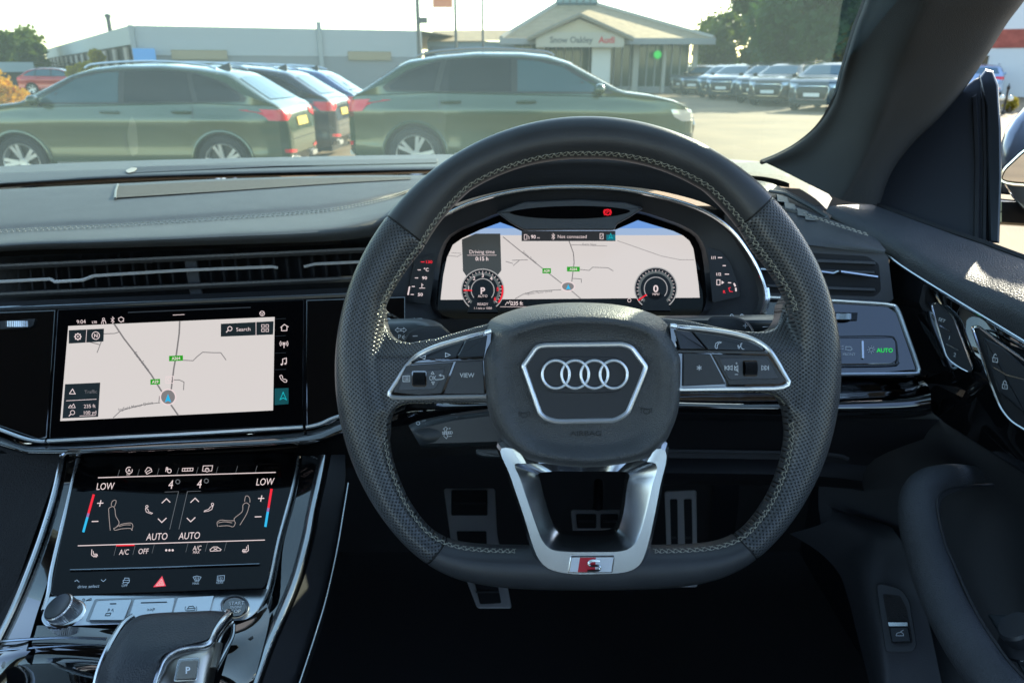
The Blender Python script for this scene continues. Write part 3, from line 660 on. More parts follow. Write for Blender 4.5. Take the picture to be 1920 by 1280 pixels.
def tree(loc, h, rad, kind, label, n=2600, size=.22, sc=(1, 1, 1), group=None, seed=1, base=.35, name='tree'):
    rng = random.Random(seed); o = empty(name, loc, label, 'tree' if name == 'tree' else name, group); l = Vector(loc)
    t = MB(); t.tube([l, l+Vector((.1, 0, h*.3)), l+Vector((0, .1, h*.7))], [.05*h**.6+.05, .04*h**.6+.02, .03], 8)
    for k in range(6):
        a = rng.uniform(0, 6.28); s0 = l+Vector((0, 0, h*(base-.05+.08*k))); t.tube([s0, s0+Vector((math.cos(a)*rad*.5, math.sin(a)*rad*.5, h*.15)), s0+Vector((math.cos(a)*rad*.8, math.sin(a)*rad*.8, h*.28))], [.07, .045, .015], 6)
    t.build('trunk', M_BARK, o)
    c = MB(); leafcloud(c, l+Vector((0, 0, h*(1+base)/2)), rad, n, size, rng, (sc[0], sc[1], sc[2]*(h*(1-base)/2/rad)), 14); c.build('crown', LM[kind], o, smoothf=False); return o
q = PY(1515, 100, 42); tree((q.x, 42, 0), 8.0, 2.7, 'dark', 'big dark green tree behind the right-hand row of cars', 6500, .2, seed=3, base=.22)
q = PY(1440, 100, 50); tree((q.x, 50, 0), 7.5, 2.2, 'mid', 'light green tree left of the big dark tree', 4000, .2, seed=4, base=.2)
q = PY(1352, 100, 62); tree((q.x, 62, 0), 5.2, 2.6, 'olive', 'low rounded yellow-green tree right of the showroom roof', 3200, .2, seed=5, base=.1)
q = PY(1590, 100, 46); tree((q.x, 46, 0), 5.2, 1.5, 'yellow', 'small yellow tree beside the windscreen pillar', 2600, .17, seed=6, base=.2)
q = PY(1690, 100, 60); tree((q.x, 60, 0), 9.5, 3, 'dark', 'dark tree top seen above the pillar edge', 2200, .25, seed=7, base=.2)
q = PY(20, 110, 70); tree((q.x, 70, 0), 4.9, 2.2, 'olive', 'sunlit tree above the low building at far left', 3200, .2, seed=8, base=.1)
q = PY(68, 120, 66); tree((q.x, 66, 0), 4.2, 1.1, 'mid', 'narrow tree in the gap between the two grey buildings', 900, .2, seed=9, base=.1)
q = PY(88, 150, 40); tree((q.x, 44, 0), 1.9, .8, 'yellow', 'yellow shrub beyond the red hatchback', 900, .15, seed=10, base=.05, name='shrub')
q = PY(14, 185, 22); tree((q.x-.12, 22, 0), .80, .62, 'orange', 'orange autumn bush behind the bonnet of the left green SUV', 1200, .09, seed=11, base=.1, name='shrub')
rng = random.Random(20)
hd = MB(); h0, h1 = PY(1300, 130, 74), PY(1600, 130, 56)
for i in range(16):
    p = h0.lerp(h1, i/15); leafcloud(hd, Vector((p.x, p.y, 1.1)), 1.5, 320, .2, rng, (1, .6, .6), 5)
hedge = hd.build('hedge', LM['dark'], None, smoothf=False); recenter(hedge); tag(hedge, 'long dark hedge behind the right-hand row of cars', 'hedge')
# wall and gatepost behind the row
m = MB(); q0 = PY(1425, 110, 52); q1 = PY(1500, 110, 50); m.box(q0.x, q1.x, 50.0, 50.3, 0, 2.4); o = recenter(m.build('garden_wall', mat('wall_beige', (.5, .45, .4), .8, noise=.1, nscale=1))); tag(o, 'pale rendered wall section between hedge and dark tree', 'wall')
# bollard-like black sign post through side window
q = PZ(1880, 215, 0); o = empty('bollard', (q.x, q.y, 0), 'black ornamental post standing on the forecourt outside the driver window', 'bollard')
m = MB(); m.lathe([(.07, 0), (.07, .1), (.035, .14), (.03, .75), (.05, .8), (.05, .86), (.02, .9), (.001, .98)], 12, Matrix.Translation((q.x, q.y, 0))); m.build('shaft', M_BLKP, o)
m = MB(); m.ball(Vector((q.x-.14, q.y, .52)), .09); m.ball(Vector((q.x+.14, q.y, .50)), .09); m.build('lantern', mat('lantern_white', (.8, .78, .7), .3), o)
q = PZ(1893, 212, 0); tree((q.x+.15, q.y+.3, 0), .45, .25, 'yellow', 'low flowering plant at the foot of the black post', 300, .05, seed=12, base=.05, name='plant')
# ================================================================== INSIDE: materials
V = Vector
def leather(name, col, scale, dist, rough=.42, sheen=0, spec=.4): return mat(name, col, rough, bump=scale, bumpd=dist, voro=True, spec=spec, sheen=sheen, noise=.12, nscale=30)
M_SOFT = leather('soft_dash_leather', (.060, .066, .070), 1100, .00035, .5)
M_SOFT2 = leather('soft_dash_fine', (.045, .050, .054), 1100, .0002, .5)
M_DOORPAD = leather('door_pad_grain', (.050, .055, .062), 650, .0006, .58)
M_HUB = leather('airbag_grain', (.034, .037, .040), 1000, .00035, .44, spec=.7, sheen=.12)
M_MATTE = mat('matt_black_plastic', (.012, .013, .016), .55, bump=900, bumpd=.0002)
M_GREY = mat('dark_grey_plastic', (.040, .042, .046), .5, bump=900, bumpd=.0003)
M_BTN = mat('button_plastic', (.022, .025, .03), .42, bump=1500, bumpd=.00008)
M_PIANO = mat('piano_black', (.0035, .0035, .004), .04, coat=1, coat_r=.01, spec=.6)
M_PIANO.node_tree.nodes['Principled BSDF'].inputs['Coat IOR'].default_value = 2.0
M_SCRG = mat('screen_glass', (.002, .002, .0025), .05, spec=.28)
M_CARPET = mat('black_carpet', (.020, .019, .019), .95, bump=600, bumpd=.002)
M_TEXT = mat('fabric_pillar', (.024, .025, .026), .9, bump=900, bumpd=.0006)
M_BRUSH = mat('brushed_aluminium', (.62, .66, .70), .30, 1, rnoise=.06)
M_SATIN = mat('satin_metal', (.58, .60, .62), .24, 1, rnoise=.05)
M_CHROM = mat('interior_chrome', (.72, .74, .76), .14, 1)
M_STITCH = mat('grey_yarn', (.42, .41, .36), .8)
M_WHITE = mat('white_print', (.62, .64, .66), .6)
M_DIM = mat('grey_print', (.6, .62, .66), .6)
M_BRIGHT = mat('bright_print', (.85, .86, .88), .5)
M_PODT = mat('bright_trim_metal', (.80, .82, .85), .34, .85)
M_DARKPR = mat('dark_print', (.05, .07, .09), .6)
def emi(name, r, g, b): return mat(name, (0, 0, 0), .3, emit=srgb(r, g, b))
E_MAP = emi('map_ground_glow', 217, 210, 207); E_ROAD = emi('map_road_glow', 128, 124, 124); E_WHITE = emi('display_white', 235, 215, 215)
E_PANEL = emi('display_panel', 22, 32, 36); E_TEAL = emi('display_teal', 20, 190, 200); E_TEALD = emi('display_teal_dark', 6, 72, 78)
E_GREEN = emi('display_green', 40, 160, 20); E_BLUE = emi('display_blue', 40, 185, 235); E_REDD = emi('display_red', 245, 20, 40)
E_SKY1 = emi('display_sky', 112, 158, 225); E_SKY2 = emi('display_sky_pale', 160, 184, 218); E_DIM = emi('display_dim', 110, 108, 112); E_DARK = emi('display_dark_grey', 62, 66, 66)
E_GRN2 = emi('switch_green', 40, 215, 90); E_PINK = emi('hazard_red', 235, 70, 90); E_GAUGE = emi('gauge_grey', 92, 98, 98); E_BLK = emi('display_black', 3, 4, 8)
E_GHOST = emi('display_ghost', 38, 44, 50)

# ------------------------------------------------------------------ our car's shell
car = empty('car_cabin', (0, .3, .3), 'dark car interior around the viewer: windscreen, pillars, headlining, floor and seats', 'car')
YB, ZB = 1.42, 1.185                              # windscreen base
def wsz(y): return ZB+(YB-y)*.545                 # windscreen surface height
M_WS = bpy.data.materials.new('hazed_windscreen_glass'); M_WS.use_nodes = True; nt = M_WS.node_tree; nt.nodes.clear(); L = nt.links
out = nt.nodes.new('ShaderNodeOutputMaterial'); tr = nt.nodes.new('ShaderNodeBsdfTransparent'); tr.inputs[0].default_value = (.76, .85, .76, 1)
gl = nt.nodes.new('ShaderNodeBsdfGlossy'); gl.inputs['Roughness'].default_value = .0
df = nt.nodes.new('ShaderNodeBsdfTranslucent'); df.inputs[0].default_value = (.62, .85, .80, 1); df2 = nt.nodes.new('ShaderNodeBsdfDiffuse'); df2.inputs[0].default_value = (.7, .88, .82, 1)  # milky veil of windscreen reflections put into the glass as pale scatter
fr = nt.nodes.new('ShaderNodeFresnel'); fr.inputs[0].default_value = 1.30
m1 = nt.nodes.new('ShaderNodeMixShader'); m2 = nt.nodes.new('ShaderNodeMixShader'); ad = nt.nodes.new('ShaderNodeMixShader'); ad.inputs[0].default_value = .4
tc = nt.nodes.new('ShaderNodeTexCoord'); nz = nt.nodes.new('ShaderNodeTexNoise'); nz.inputs['Scale'].default_value = 3; nz.inputs['Detail'].default_value = 5
vo = nt.nodes.new('ShaderNodeTexVoronoi'); vo.inputs['Scale'].default_value = 45
L.new(tc.outputs['Object'], nz.inputs['Vector']); L.new(tc.outputs['Object'], vo.inputs['Vector'])
sp1 = nt.nodes.new('ShaderNodeMapRange'); sp1.inputs['From Min'].default_value = .05; sp1.inputs['From Max'].default_value = .0; sp1.inputs['To Min'].default_value = 0; sp1.inputs['To Max'].default_value = .5
L.new(vo.outputs['Distance'], sp1.inputs['Value'])
mr = nt.nodes.new('ShaderNodeMapRange'); mr.inputs['From Min'].default_value = .3; mr.inputs['From Max'].default_value = .7; mr.inputs['To Min'].default_value = .055; mr.inputs['To Max'].default_value = .08
L.new(nz.outputs['Fac'], mr.inputs['Value']); mx = nt.nodes.new('ShaderNodeMath'); mx.operation = 'MAXIMUM'; L.new(mr.outputs[0], mx.inputs[0]); mx.inputs[1].default_value = 0
L.new(df.outputs[0], ad.inputs[1]); L.new(df2.outputs[0], ad.inputs[2])
L.new(fr.outputs[0], m1.inputs[0]); L.new(tr.outputs[0], m1.inputs[1]); L.new(gl.outputs[0], m1.inputs[2])
L.new(mx.outputs[0], m2.inputs[0]); L.new(m1.outputs[0], m2.inputs[1]); L.new(ad.outputs[0], m2.inputs[2]); L.new(m2.outputs[0], out.inputs[0])
m = MB(); rows = []
for i in range(9):
    t = i/8; row = []
    for j in range(21):
        u = j/20*2-1; x = -.42+u*(.94-.16*t); y = YB+.02-1.12*t-.13*u*u*(1-.3*t); row.append(V((x, y, wsz(YB-1.12*t)-.02)))
    rows.append(row)
m.grid(rows); ws = m.build('windscreen', M_WS, car)
# headlining, glass roof frame, rear
zt = wsz(YB-1.12)-.02
m = MB(); m.box(-1.20, .46, .16, .335, zt-.02, zt+.04); m.build('windscreen_header', M_TEXT, car)
m = MB()
m.box(-1.16, -.86, -2.2, .16, zt, zt+.06); m.box(.16, .46, -2.2, .16, zt, zt+.06)
m.box(-.86, .16, -.5, .16, zt, zt+.058); m.box(-.86, .16, -1.06, -.98, zt, zt+.058); m.box(-.86, .16, -2.2, -1.7, zt, zt+.058)
m.build('headlining', M_TEXT, car)
m = MB(); m.box(-1.25, .66, -2.3, 2.0, .28, .32); m.build('floor', M_CARPET, car)
m = MB(); m.box(-1.25, .66, 1.42, 1.46, .3, 1.10); m.build('bulkhead', M_CARPET, car)
m = MB(); m.box(-1.27, -1.22, -2.3, 1.42, .3, 1.12); m.box(.60, .64, -2.3, -.15, .3, 1.12); m.build('side_panel', M_MATTE, car)
m = MB(); m.box(-1.27, .66, -2.34, -2.3, .3, 1.15); m.build('rear_wall', M_MATTE, car)
for sx in (-1, 1):
    x = -1.2 if sx < 0 else .52
    m = MB(); m.box(x-.05, x+.05, -.55, -.42, .4, zt); m.box(x-.05, x+.05, -1.75, -1.5, 1.1, zt); m.build('door_pillar', M_TEXT, car)
m = MB(); m.tube(smooth([V((-1.26, 1.40, 1.14)), V((-1.20, 1.05, 1.36)), V((-1.10, .60, 1.60)), V((-1.04, .25, 1.76))], 6), .05, 12); m.build('passenger_pillar', M_TEXT, car)
m = MB(); m.loft([[V((-1.22, 1.35, 1.10)), V((-1.20, .6, 1.10)), V((-1.20, -.4, 1.09))], [V((-1.16, 1.35, 1.12)), V((-1.13, .6, 1.12)), V((-1.13, -.4, 1.11))], [V((-1.12, 1.35, 1.02)), V((-1.10, .6, 1.02)), V((-1.10, -.4, 1.0))], [V((-1.15, 1.35, .4)), V((-1.14, .6, .4)), V((-1.14, -.4, .4))]], 20, 5, cross=5); m.build('passenger_door_panel', M_DOORPAD, car, sharp=60)
# seats
for x in (-.80, .10):
    st = MB(); c = [[V((x+dx*.25, y, z)) for dx in (-1, -.9, -.5, 0, .5, .9, 1)] for y, z in ((-.20, .52), (-.18, .60), (-.45, .62), (-.72, .58), (-.80, .85), (-.90, 1.15), (-.94, 1.2), (-1.0, 1.15), (-.98, .5))]
    for r_ in c:
        for k, v in enumerate(r_): v.z += (.05 if k in (1, 5) else 0)
    st.grid(c); so = st.build('seat', M_SOFT2, car)
    m = MB(); m.ball(V((x, -.96, 1.30)), .13, (1, .45, .8)); m.build('headrest', M_SOFT2, so)

# ------------------------------------------------------------------ A pillar (driver's side)
c_edge = [(1640, -60, .80), (1625, 0, .84), (1603, 60, .88), (1583, 130, .93), (1565, 190, .98), (1537, 235, 1.02), (1500, 268, 1.06), (1462, 290, 1.10), (1430, 303, 1.14)]
c_in = [(1660, -60, .79), (1648, 0, .82), (1625, 60, .86), (1604, 130, .91), (1585, 195, .95), (1562, 245, .99), (1535, 283, 1.02), (1500, 305, 1.06), (1462, 318, 1.10)]
c_rid = [(1735, -60, .74), (1715, 0, .77), (1690, 60, .80), (1663, 130, .84), (1642, 200, .87), (1622, 255, .90), (1598, 305, .925), (1578, 340, .94), (1558, 366, .95)]
c_r2 = [(1790, -60, .74), (1770, 0, .76), (1742, 60, .79), (1715, 130, .83), (1690, 190, .86), (1665, 240, .885), (1640, 290, .905), (1612, 335, .92), (1590, 378, .93)]
c_r3 = [(1935, -60, .75), (1900, 0, .78), (1868, 45, .81), (1832, 105, .845), (1795, 160, .87), (1750, 215, .895), (1700, 265, .91), (1662, 320, .92), (1640, 384, .925)]
c_out = [(1960, -60, .83), (1922, 0, .86), (1888, 45, .89), (1846, 112, .92), (1805, 172, .95), (1760, 225, .97), (1712, 272, .98), (1674, 325, .99), (1650, 390, .99)]
for c_, e_ in ((c_edge, (1722, -330, .66)), (c_in, (1738, -330, .655)), (c_rid, (1822, -330, .63)), (c_r2, (1890, -330, .63)), (c_r3, (2130, -330, .63)), (c_out, (2160, -330, .70))): c_.insert(0, e_)
pil = MB(); cv = [[V(p) for p in c] for c in (c_edge, c_in, c_rid, c_r2, c_r3, c_out)]
first = [V((p.x-3, p.y, p.z+.10)) for p in cv[0]]
cv = [first]+cv
pil.loft([[P(*p) for p in c] for c in cv], 60, 6, cross=6)
pil.build('pillar_trim', M_TEXT, car, sharp=60)
# black band at the windscreen edge and frit
m = MB(); m.tube(smooth([P(x-2, y+1, d+.03) for x, y, d in c_edge], 6), .004, 6); m.build('windscreen_seal', M_MATTE, ws)
m = MB(); e = smooth([P(p[0]-1, p[1]-.5, p[2]+.04) for p in c_edge[4:]], 6); i_ = smooth([P(p[0]-(20 if k < 3 else 60), p[1]-(4 if k < 2 else 9), p[2]+.06) for k, p in enumerate(c_edge[3:])], 6)
# ------------------------------------------------------------------ driver's door
door = empty('driver_door', (.55, .3, .6), 'black driver door with padded top, chrome strips, switches and curved grab handle', 'car door')
sail = [(1622, 386), (1640, 322), (1688, 262), (1738, 218), (1782, 186), (1806, 166), (1826, 150), (1834, 146), (1842, 150), (1846, 300), (1845, 440), (1845, 470), (1760, 450), (1640, 400)]
Psail = Plane(P(1650, 390, .955), P(1840, 180, .93), P(1840, 450, .85))
m = MB(); m.prism(Psail, sail, -.02, 0, 3, .004); m.build('mirror_triangle', mat('soft_black_trim', (.016, .019, .026), .6, bump=900, bumpd=.0002), door)
m = MB()
for x0, x1, h in ((1822, 1832, .004), (1832, 1838, -.004), (1838, 1846, .003), (1846, 1851, -.004)):
    m.prism(Psail, [(x0, 182 if x0 < 1830 else 150), (x1, 176 if x0 < 1830 else 138), (x1+6, 300), (x1+4, 458), (x0+3, 456), (x0+5, 300)], -.02, h, 2, .003)
m.build('window_rubber', M_MATTE, door)
m = MB(); m.prism(Psail, [(1836, 146), (1848, 130), (1862, 134), (1872, 160), (1877, 240), (1878, 330), (1874, 456), (1855, 455), (1850, 300), (1848, 200)], -.03, .006, 4, .006); m.build('window_frame', mat('frame_black', (.02, .024, .03), .35), door)
# door glass
Pg = Plane(P(1850, 130, .86), P(1870, 456, .82), P(2100, 300, .45))
M_DG = bpy.data.materials.new('side_glass'); M_DG.use_nodes = True; n2 = M_DG.node_tree; n2.nodes.clear(); o2_ = n2.nodes.new('ShaderNodeOutputMaterial'); t2 = n2.nodes.new('ShaderNodeBsdfTransparent'); t2.inputs[0].default_value = (.93, .96, .96, 1); g2 = n2.nodes.new('ShaderNodeBsdfGlossy'); g2.inputs['Roughness'].default_value = 0; x2 = n2.nodes.new('ShaderNodeMixShader'); x2.inputs[0].default_value = .04
n2.links.new(t2.outputs[0], x2.inputs[1]); n2.links.new(g2.outputs[0], x2.inputs[2]); n2.links.new(x2.outputs[0], o2_.inputs[0])
m = MB(); m.add([P(1850, 100, .88), P(1872, 470, .84), V((.56, -.4, 1.0)), V((.52, -.4, 1.62))], [(0, 1, 2, 3)]); m.build('door_glass', M_DG, door, smoothf=False)
# padded top: back edge by the glass, crest, shoulder, lower edge at the chrome strip
back = [(1640, 384, .94), (1760, 428, .86), (1850, 458, .80), (1930, 488, .74), (2040, 540, .66), (2300, 640, .50)]
crest = [(1590, 384, .93), (1700, 428, .85), (1810, 478, .78), (1920, 520, .70), (2040, 580, .62), (2300, 710, .46)]
shou = [(1556, 388, .92), (1640, 428, .855), (1740, 488, .775), (1850, 550, .70), (1930, 590, .65), (2100, 690, .56), (2300, 800, .45)]
low = [(1548, 402, .915), (1620, 446, .86), (1700, 500, .80), (1790, 556, .735), (1920, 634, .665), (2060, 720, .58), (2300, 860, .45)]
low2 = [(1556, 410, .93), (1622, 452, .875), (1700, 506, .815), (1790, 562, .75), (1920, 642, .68), (2060, 728, .60), (2300, 868, .46)]
back0 = [(x, y+8, d+.02) for x, y, d in back]
m = MB(); m.loft([[P(*p) for p in c] for c in (back0, back, crest, shou, low, low2)], 70, 6, cross=6); m.build('door_pad', M_DOORPAD, door, sharp=60)
m = MB(); m.tube([P(*p) for p in back][:5], .004, 6); m.build('window_seal', M_MATTE, door)
m = MB(); m.tube(smooth([P(1805, 447, .83), P(1820, 457, .82), P(1845, 461, .805)], 5), .003, 6, flat=.4); m.build('seal_tab', M_MATTE, door)
cs = smooth([P(x, y+3, d) for x, y, d in [(1660, 473, .835), (1700, 503, .80), (1790, 559, .735), (1920, 638, .665), (2060, 724, .58)]], 8)
m = MB(); m.tube(cs, .0036, 10, flat=.6); m.build('chrome_strip', M_CHROM, door)
# gloss door panel below the strip
pan = [[(1660, 480, .845), (1700, 510, .81), (1790, 566, .745), (1920, 645, .675), (2060, 732, .60)],
       [(1668, 540, .835), (1705, 590, .80), (1790, 650, .735), (1920, 740, .67), (2060, 830, .59)],
       [(1690, 640, .82), (1730, 690, .79), (1800, 750, .735), (1920, 830, .67), (2060, 920, .585)],
       [(1735, 760, .80), (1760, 782, .78), (1820, 822, .735), (1920, 884, .67), (2060, 970, .58)]]
m = MB(); m.loft([[P(*p) for p in c] for c in pan], 50, 6, cross=6); m.build('gloss_panel', M_PIANO, door, sharp=60)
Pd = Plane(P(1740, 560, .775), P(1920, 700, .665), P(1800, 740, .728))
# memory seat buttons
mem = rounded([(1746, 570, 6), (1758, 567, 4), (1786, 590, 14), (1800, 625, 6), (1824, 690, 5), (1818, 699, 5), (1800, 690, 6), (1776, 673, 12), (1766, 640, 6)], 5)
m = MB(); m.prism(Pd, mem, .002, .006, 2, .002); bt = m.build('memory_buttons', M_BTN, door)
m = MB(); m.tube([Pd.at(p.x, p.y, .0065) for p in mem], .0009, 6, True); m.build('button_frame', M_CHROM, bt)
m = MB(); m.text(Pd, 'SET', 1766, 600, 6, 20, off=.0075); m.text(Pd, '1', 1779, 633, 7, 10, off=.0075); m.text(Pd, '2', 1790, 665, 7, 10, off=.0075)
m.build('button_lettering', M_WHITE, bt, smoothf=False)
m = MB(); m.stroke(Pd, [(1762, 610), (1783, 622)], 2.5, .0075); m.stroke(Pd, [(1774, 645), (1797, 656)], 2.5, .0075); m.build('button_ridge', M_CHROM, bt, smoothf=False)
# lock surround and buttons
lk = rounded([(1822, 612, 8), (1835, 612, 8), (1870, 640, 8), (1925, 678, 4), (1990, 720), (1990, 850), (1925, 808, 8), (1895, 790, 22), (1876, 765, 12), (1858, 720, 6)], 6)
m = MB(); m.tube([Pd.at(p.x, p.y, .006) for p in lk], .0013, 6, True); m.build('handle_surround', M_CHROM, door)
m = MB(); m.prism(Pd, inset(lk, 2), -.004, .003); m.build('handle_recess', M_MATTE, door)
lb_ = rounded([(1842, 630), (1880, 650), (1925, 690), (1925, 780), (1895, 752), (1872, 735)], 8)
m = MB(); m.prism(Pd, lb_, .003, .008, 3, .003); lo = m.build('lock_buttons', M_BTN, door)
m = MB(); m.stroke(Pd, [(1862, 688), (1888, 703), (1925, 712)], 2, .0085); m.build('button_gap', M_CHROM, lo, smoothf=False)
def padlock(mm, pl, x, y, s_, open_, off):
    mm.stroke(pl, [(x-s_, y), (x+s_, y+1.5), (x+s_, y+s_*1.7+1.5), (x-s_, y+s_*1.7)], 1.3, off, True)
    mm.stroke(pl, [(x-s_*.6, y), (x-s_*.6, y-s_*.9), (x, y-s_*1.5), (x+s_*.6, y-s_*.8)]+([(x+s_*.6, y+1)] if not open_ else []), 1.3, off); mm.stroke(pl, [(x, y+3), (x, y+6)], 1.3, off)
m = MB(); padlock(m, Pd, 1866, 670, 4.5, True, .009); padlock(m, Pd, 1884, 720, 4.5, False, .009); m.build('lock_symbols', M_WHITE, lo, smoothf=False)
# dark lower door
ld = [[(1735, 758, .81), (1760, 784, .79), (1820, 824, .745), (1920, 888, .68), (2060, 975, .59)],
      [(1570, 815, .92), (1740, 875, .82), (1850, 935, .76), (1920, 985, .72), (2060, 1070, .62)],
      [(1540, 985, .98), (1665, 1010, .90), (1800, 1060, .77), (1920, 1130, .70), (2060, 1200, .60)],
      [(1700, 1290, .76), (1780, 1300, .73), (1850, 1320, .70), (1920, 1330, .66), (2060, 1340, .56)]]
m = MB(); m.loft([[P(*p) for p in c] for c in ld], 40, 6, cross=6); m.build('lower_panel', M_GREY, door, sharp=60)
# grab handle: curved arm
gh = [(1880, 893, .80, 15), (1835, 893, .765, 24), (1780, 896, .725, 32), (1735, 915, .70, 38), (1722, 960, .685, 40), (1735, 1030, .665, 40), (1762, 1110, .64, 40), (1800, 1185, .61, 42), (1845, 1250, .585, 44), (1900, 1320, .56, 46)]
pp = smooth([V(p[:3]) for p in gh], 6); rr = smooth([V((p[3], 0, 0)) for p in gh], 6)
m = MB(); m.tube([P(*p) for p in pp], [r_.x*.6/FPX for r_ in rr], 20); m.build('grab_handle', M_DOORPAD, door, sharp=80)
sm_ = smooth([V(p) for p in [(1862, 908, .70), (1800, 912, .68), (1768, 922, .665), (1757, 945, .65), (1770, 1010, .64), (1790, 1060, .62), (1832, 1150, .59), (1885, 1230, .56), (1925, 1275, .545)]], 6)
m = MB(); m.tube([P(*p) for p in sm_], .0012, 6); m.build('handle_seam', M_MATTE, door)
Pm = Plane(P(1850, 1150, .63), P(1920, 1160, .60), P(1880, 1240, .585))
m = MB(); m.prism(Pm, rounded([(1850, 1150), (1990, 1160), (1990, 1330), (1930, 1280)], 8), -.01, .0, 3, .003); sp_ = m.build('mirror_control_plate', mat('blue_black_plastic', (.03, .038, .045), .4), door)
m = MB(); m.lathe([(.021, 0), (.021, .004), (.014, .006), (.014, .016), (.012, .018), (.001, .018)], 32, Matrix.Translation(Pm.at(1928, 1200, 0)) @ Pm.n.to_track_quat('Z', 'Y').to_matrix().to_4x4()); m.build('mirror_knob', M_BTN, sp_)
m = MB()
for x, y in ((1889, 1188), (1908, 1176), (1916, 1236)): m.circle(Pm, x, y, 8, off=.002)
bt_ = m.build('control_button', M_BTN, sp_, smoothf=False)
m = MB(); m.stroke(Pm, [(1884, 1185), (1892, 1186), (1894, 1191), (1886, 1191)], 1.2, .003, True); m.circle(Pm, 1909, 1177, 2.5, 1, .003); m.circle(Pm, 1916, 1236, 3, 1, .003); m.build('control_symbols', M_WHITE, bt_, smoothf=False)
# sill / kick panel with the boot switch
kp = empty('kick_panel', (.45, .55, .5), 'dark side panel below the dashboard with the boot release switch', 'trim panel')
ks = [[(1545, 945, .95), (1600, 965, .92), (1665, 985, .88), (1680, 1000, .85), (1712, 1050, .80), (1740, 1160, .76), (1770, 1300, .72)],
      [(1560, 955, .93), (1595, 975, .90), (1640, 1000, .86), (1655, 1040, .83), (1660, 1100, .80), (1680, 1180, .76), (1700, 1300, .73)],
      [(1545, 980, .93), (1580, 995, .90), (1608, 1020, .87), (1613, 1060, .84), (1625, 1130, .80), (1640, 1200, .77), (1655, 1300, .74)],
      [(1480, 1000, 1.0), (1530, 1030, .96), (1570, 1070, .92), (1590, 1120, .89), (1605, 1180, .86), (1620, 1240, .83), (1635, 1300, .80)]]
m = MB(); m.loft([[P(*p) for p in c] for c in ks], 50, 6, cross=6); m.build('panel', M_GREY, kp, sharp=60)
Pk = Plane(P(1655, 1110, .785), P(1710, 1110, .775), P(1670, 1210, .745))
fo = rounded([(1642, 1090, 14), (1690, 1102, 18), (1706, 1125, 10), (1720, 1210, 12), (1712, 1222, 8), (1660, 1222, 8), (1650, 1150)], 6)
m = MB(); m.prism(Pk, fo, -.01, .004, 2, .002); so = m.build('switch_frame', M_GREY, kp)
m = MB(); m.prism(Pk, rounded([(1655, 1112), (1688, 1116), (1700, 1140), (1712, 1204), (1672, 1206)], 5), .003, .0048); so2 = m.build('switch_well', M_CARPET, so)
m = MB(); m.prism(Pk, rounded([(1667, 1174), (1703, 1174), (1709, 1203), (1672, 1204)], 3), .004, .009, 2, .003); m.build('switch_key', M_BTN, so)
m = MB(); m.prism(Pk, [(1665, 1166), (1701, 1166), (1702, 1173), (1667, 1173)], .004, .0095); m.build('switch_bar', M_SATIN, so)
m = MB(); m.stroke(Pk, [(1680, 1191), (1682, 1186), (1690, 1184), (1694, 1188), (1694, 1191), (1680, 1191)], 1.2, .010); m.stroke(Pk, [(1688, 1184), (1694, 1180)], 1.2, .010); m.build('switch_symbol', M_WHITE, so, smoothf=False)
m = MB(); m.add([V((.66, -.6, .25)), V((.66, 1.5, .25)), V((.70, 1.5, 1.0)), V((.64, .95, 1.13)), V((.60, .3, 1.10)), V((.58, -.6, 1.08))], [(0, 1, 2, 3, 4, 5)]); m.add([V((.45, 1.40, .25)), V((.70, 1.5, .25)), V((.72, 1.5, 1.12)), V((.40, 1.40, 1.15))], [(0, 1, 2, 3)]); m.build('outer_skin', M_MATTE, door, smoothf=False)
# outside mirror housing
om = empty('door_mirror', (.8, .75, 1.15), 'silver door mirror of our own car outside the driver window', 'door mirror')
mc_ = P(2076, 300, .955)
m = MB(); rows = []
for i in range(13):
    a = math.pi*(i/12-.5); rows.append([mc_+AX_R*.134*math.copysign(abs(math.cos(b))**1.0, math.cos(b))*abs(math.cos(a))**.8+AX_U*.104*math.sin(b)*abs(math.cos(a))**.8*(1.0)+V((0, 1, 0))*.06*math.sin(a) for b in [2*math.pi*k/36 for k in range(36)]])
m.grid(rows, True, True, True); m.build('housing', paint('mirror_silver', (.30, .34, .42)), om, sharp=60)
Pmm = Plane(P(1990, 300, .885), P(2090, 300, .885), P(1990, 400, .885)); Pmm.n = V((-.14, -.99, .03)).normalized()
mo_ = smooth([V(p) for p in [(1879, 322), (1900, 299), (1925, 278), (1975, 250), (2060, 228), (2150, 235), (2200, 280), (2190, 330), (2120, 346), (1990, 348), (1886, 343)]], 5, True)
m = MB(); m.prism(Pmm, mo_, -.07, 0, 3, .004); m.build('glass_surround', M_PIANO, om)
m = MB(); m.poly(Pmm, inset(mo_, 5), .002); m.build('mirror_glass', mat('mirror_surface', (.85, .85, .85), .03, 1), om, smoothf=False)
m = MB(); m.tube([Pmm.at(p.x, p.y, .001) for p in mo_], .002, 6, True); m.build('mirror_rim', M_CHROM, om)
m = MB(); m.prism(Flat(1.0), [(1876, 340), (1965, 345), (1965, 372), (1876, 364)], -.05, .0, 3, .004); m.prism(Flat(.99), [(1872, 372), (1965, 380), (1965, 428), (1872, 422)], -.08, .0, 6, .01); m.build('mirror_foot', M_PIANO, om)
# ================================================================== DASHBOARD
dash = empty('dashboard', (-.2, 1.0, 1.0), 'black dashboard with stitched leather top, gloss panels and chrome strips', 'dashboard')
ZT = CAM.z-.165
def H(x, y, z=ZT): return PZ(x, y, z)
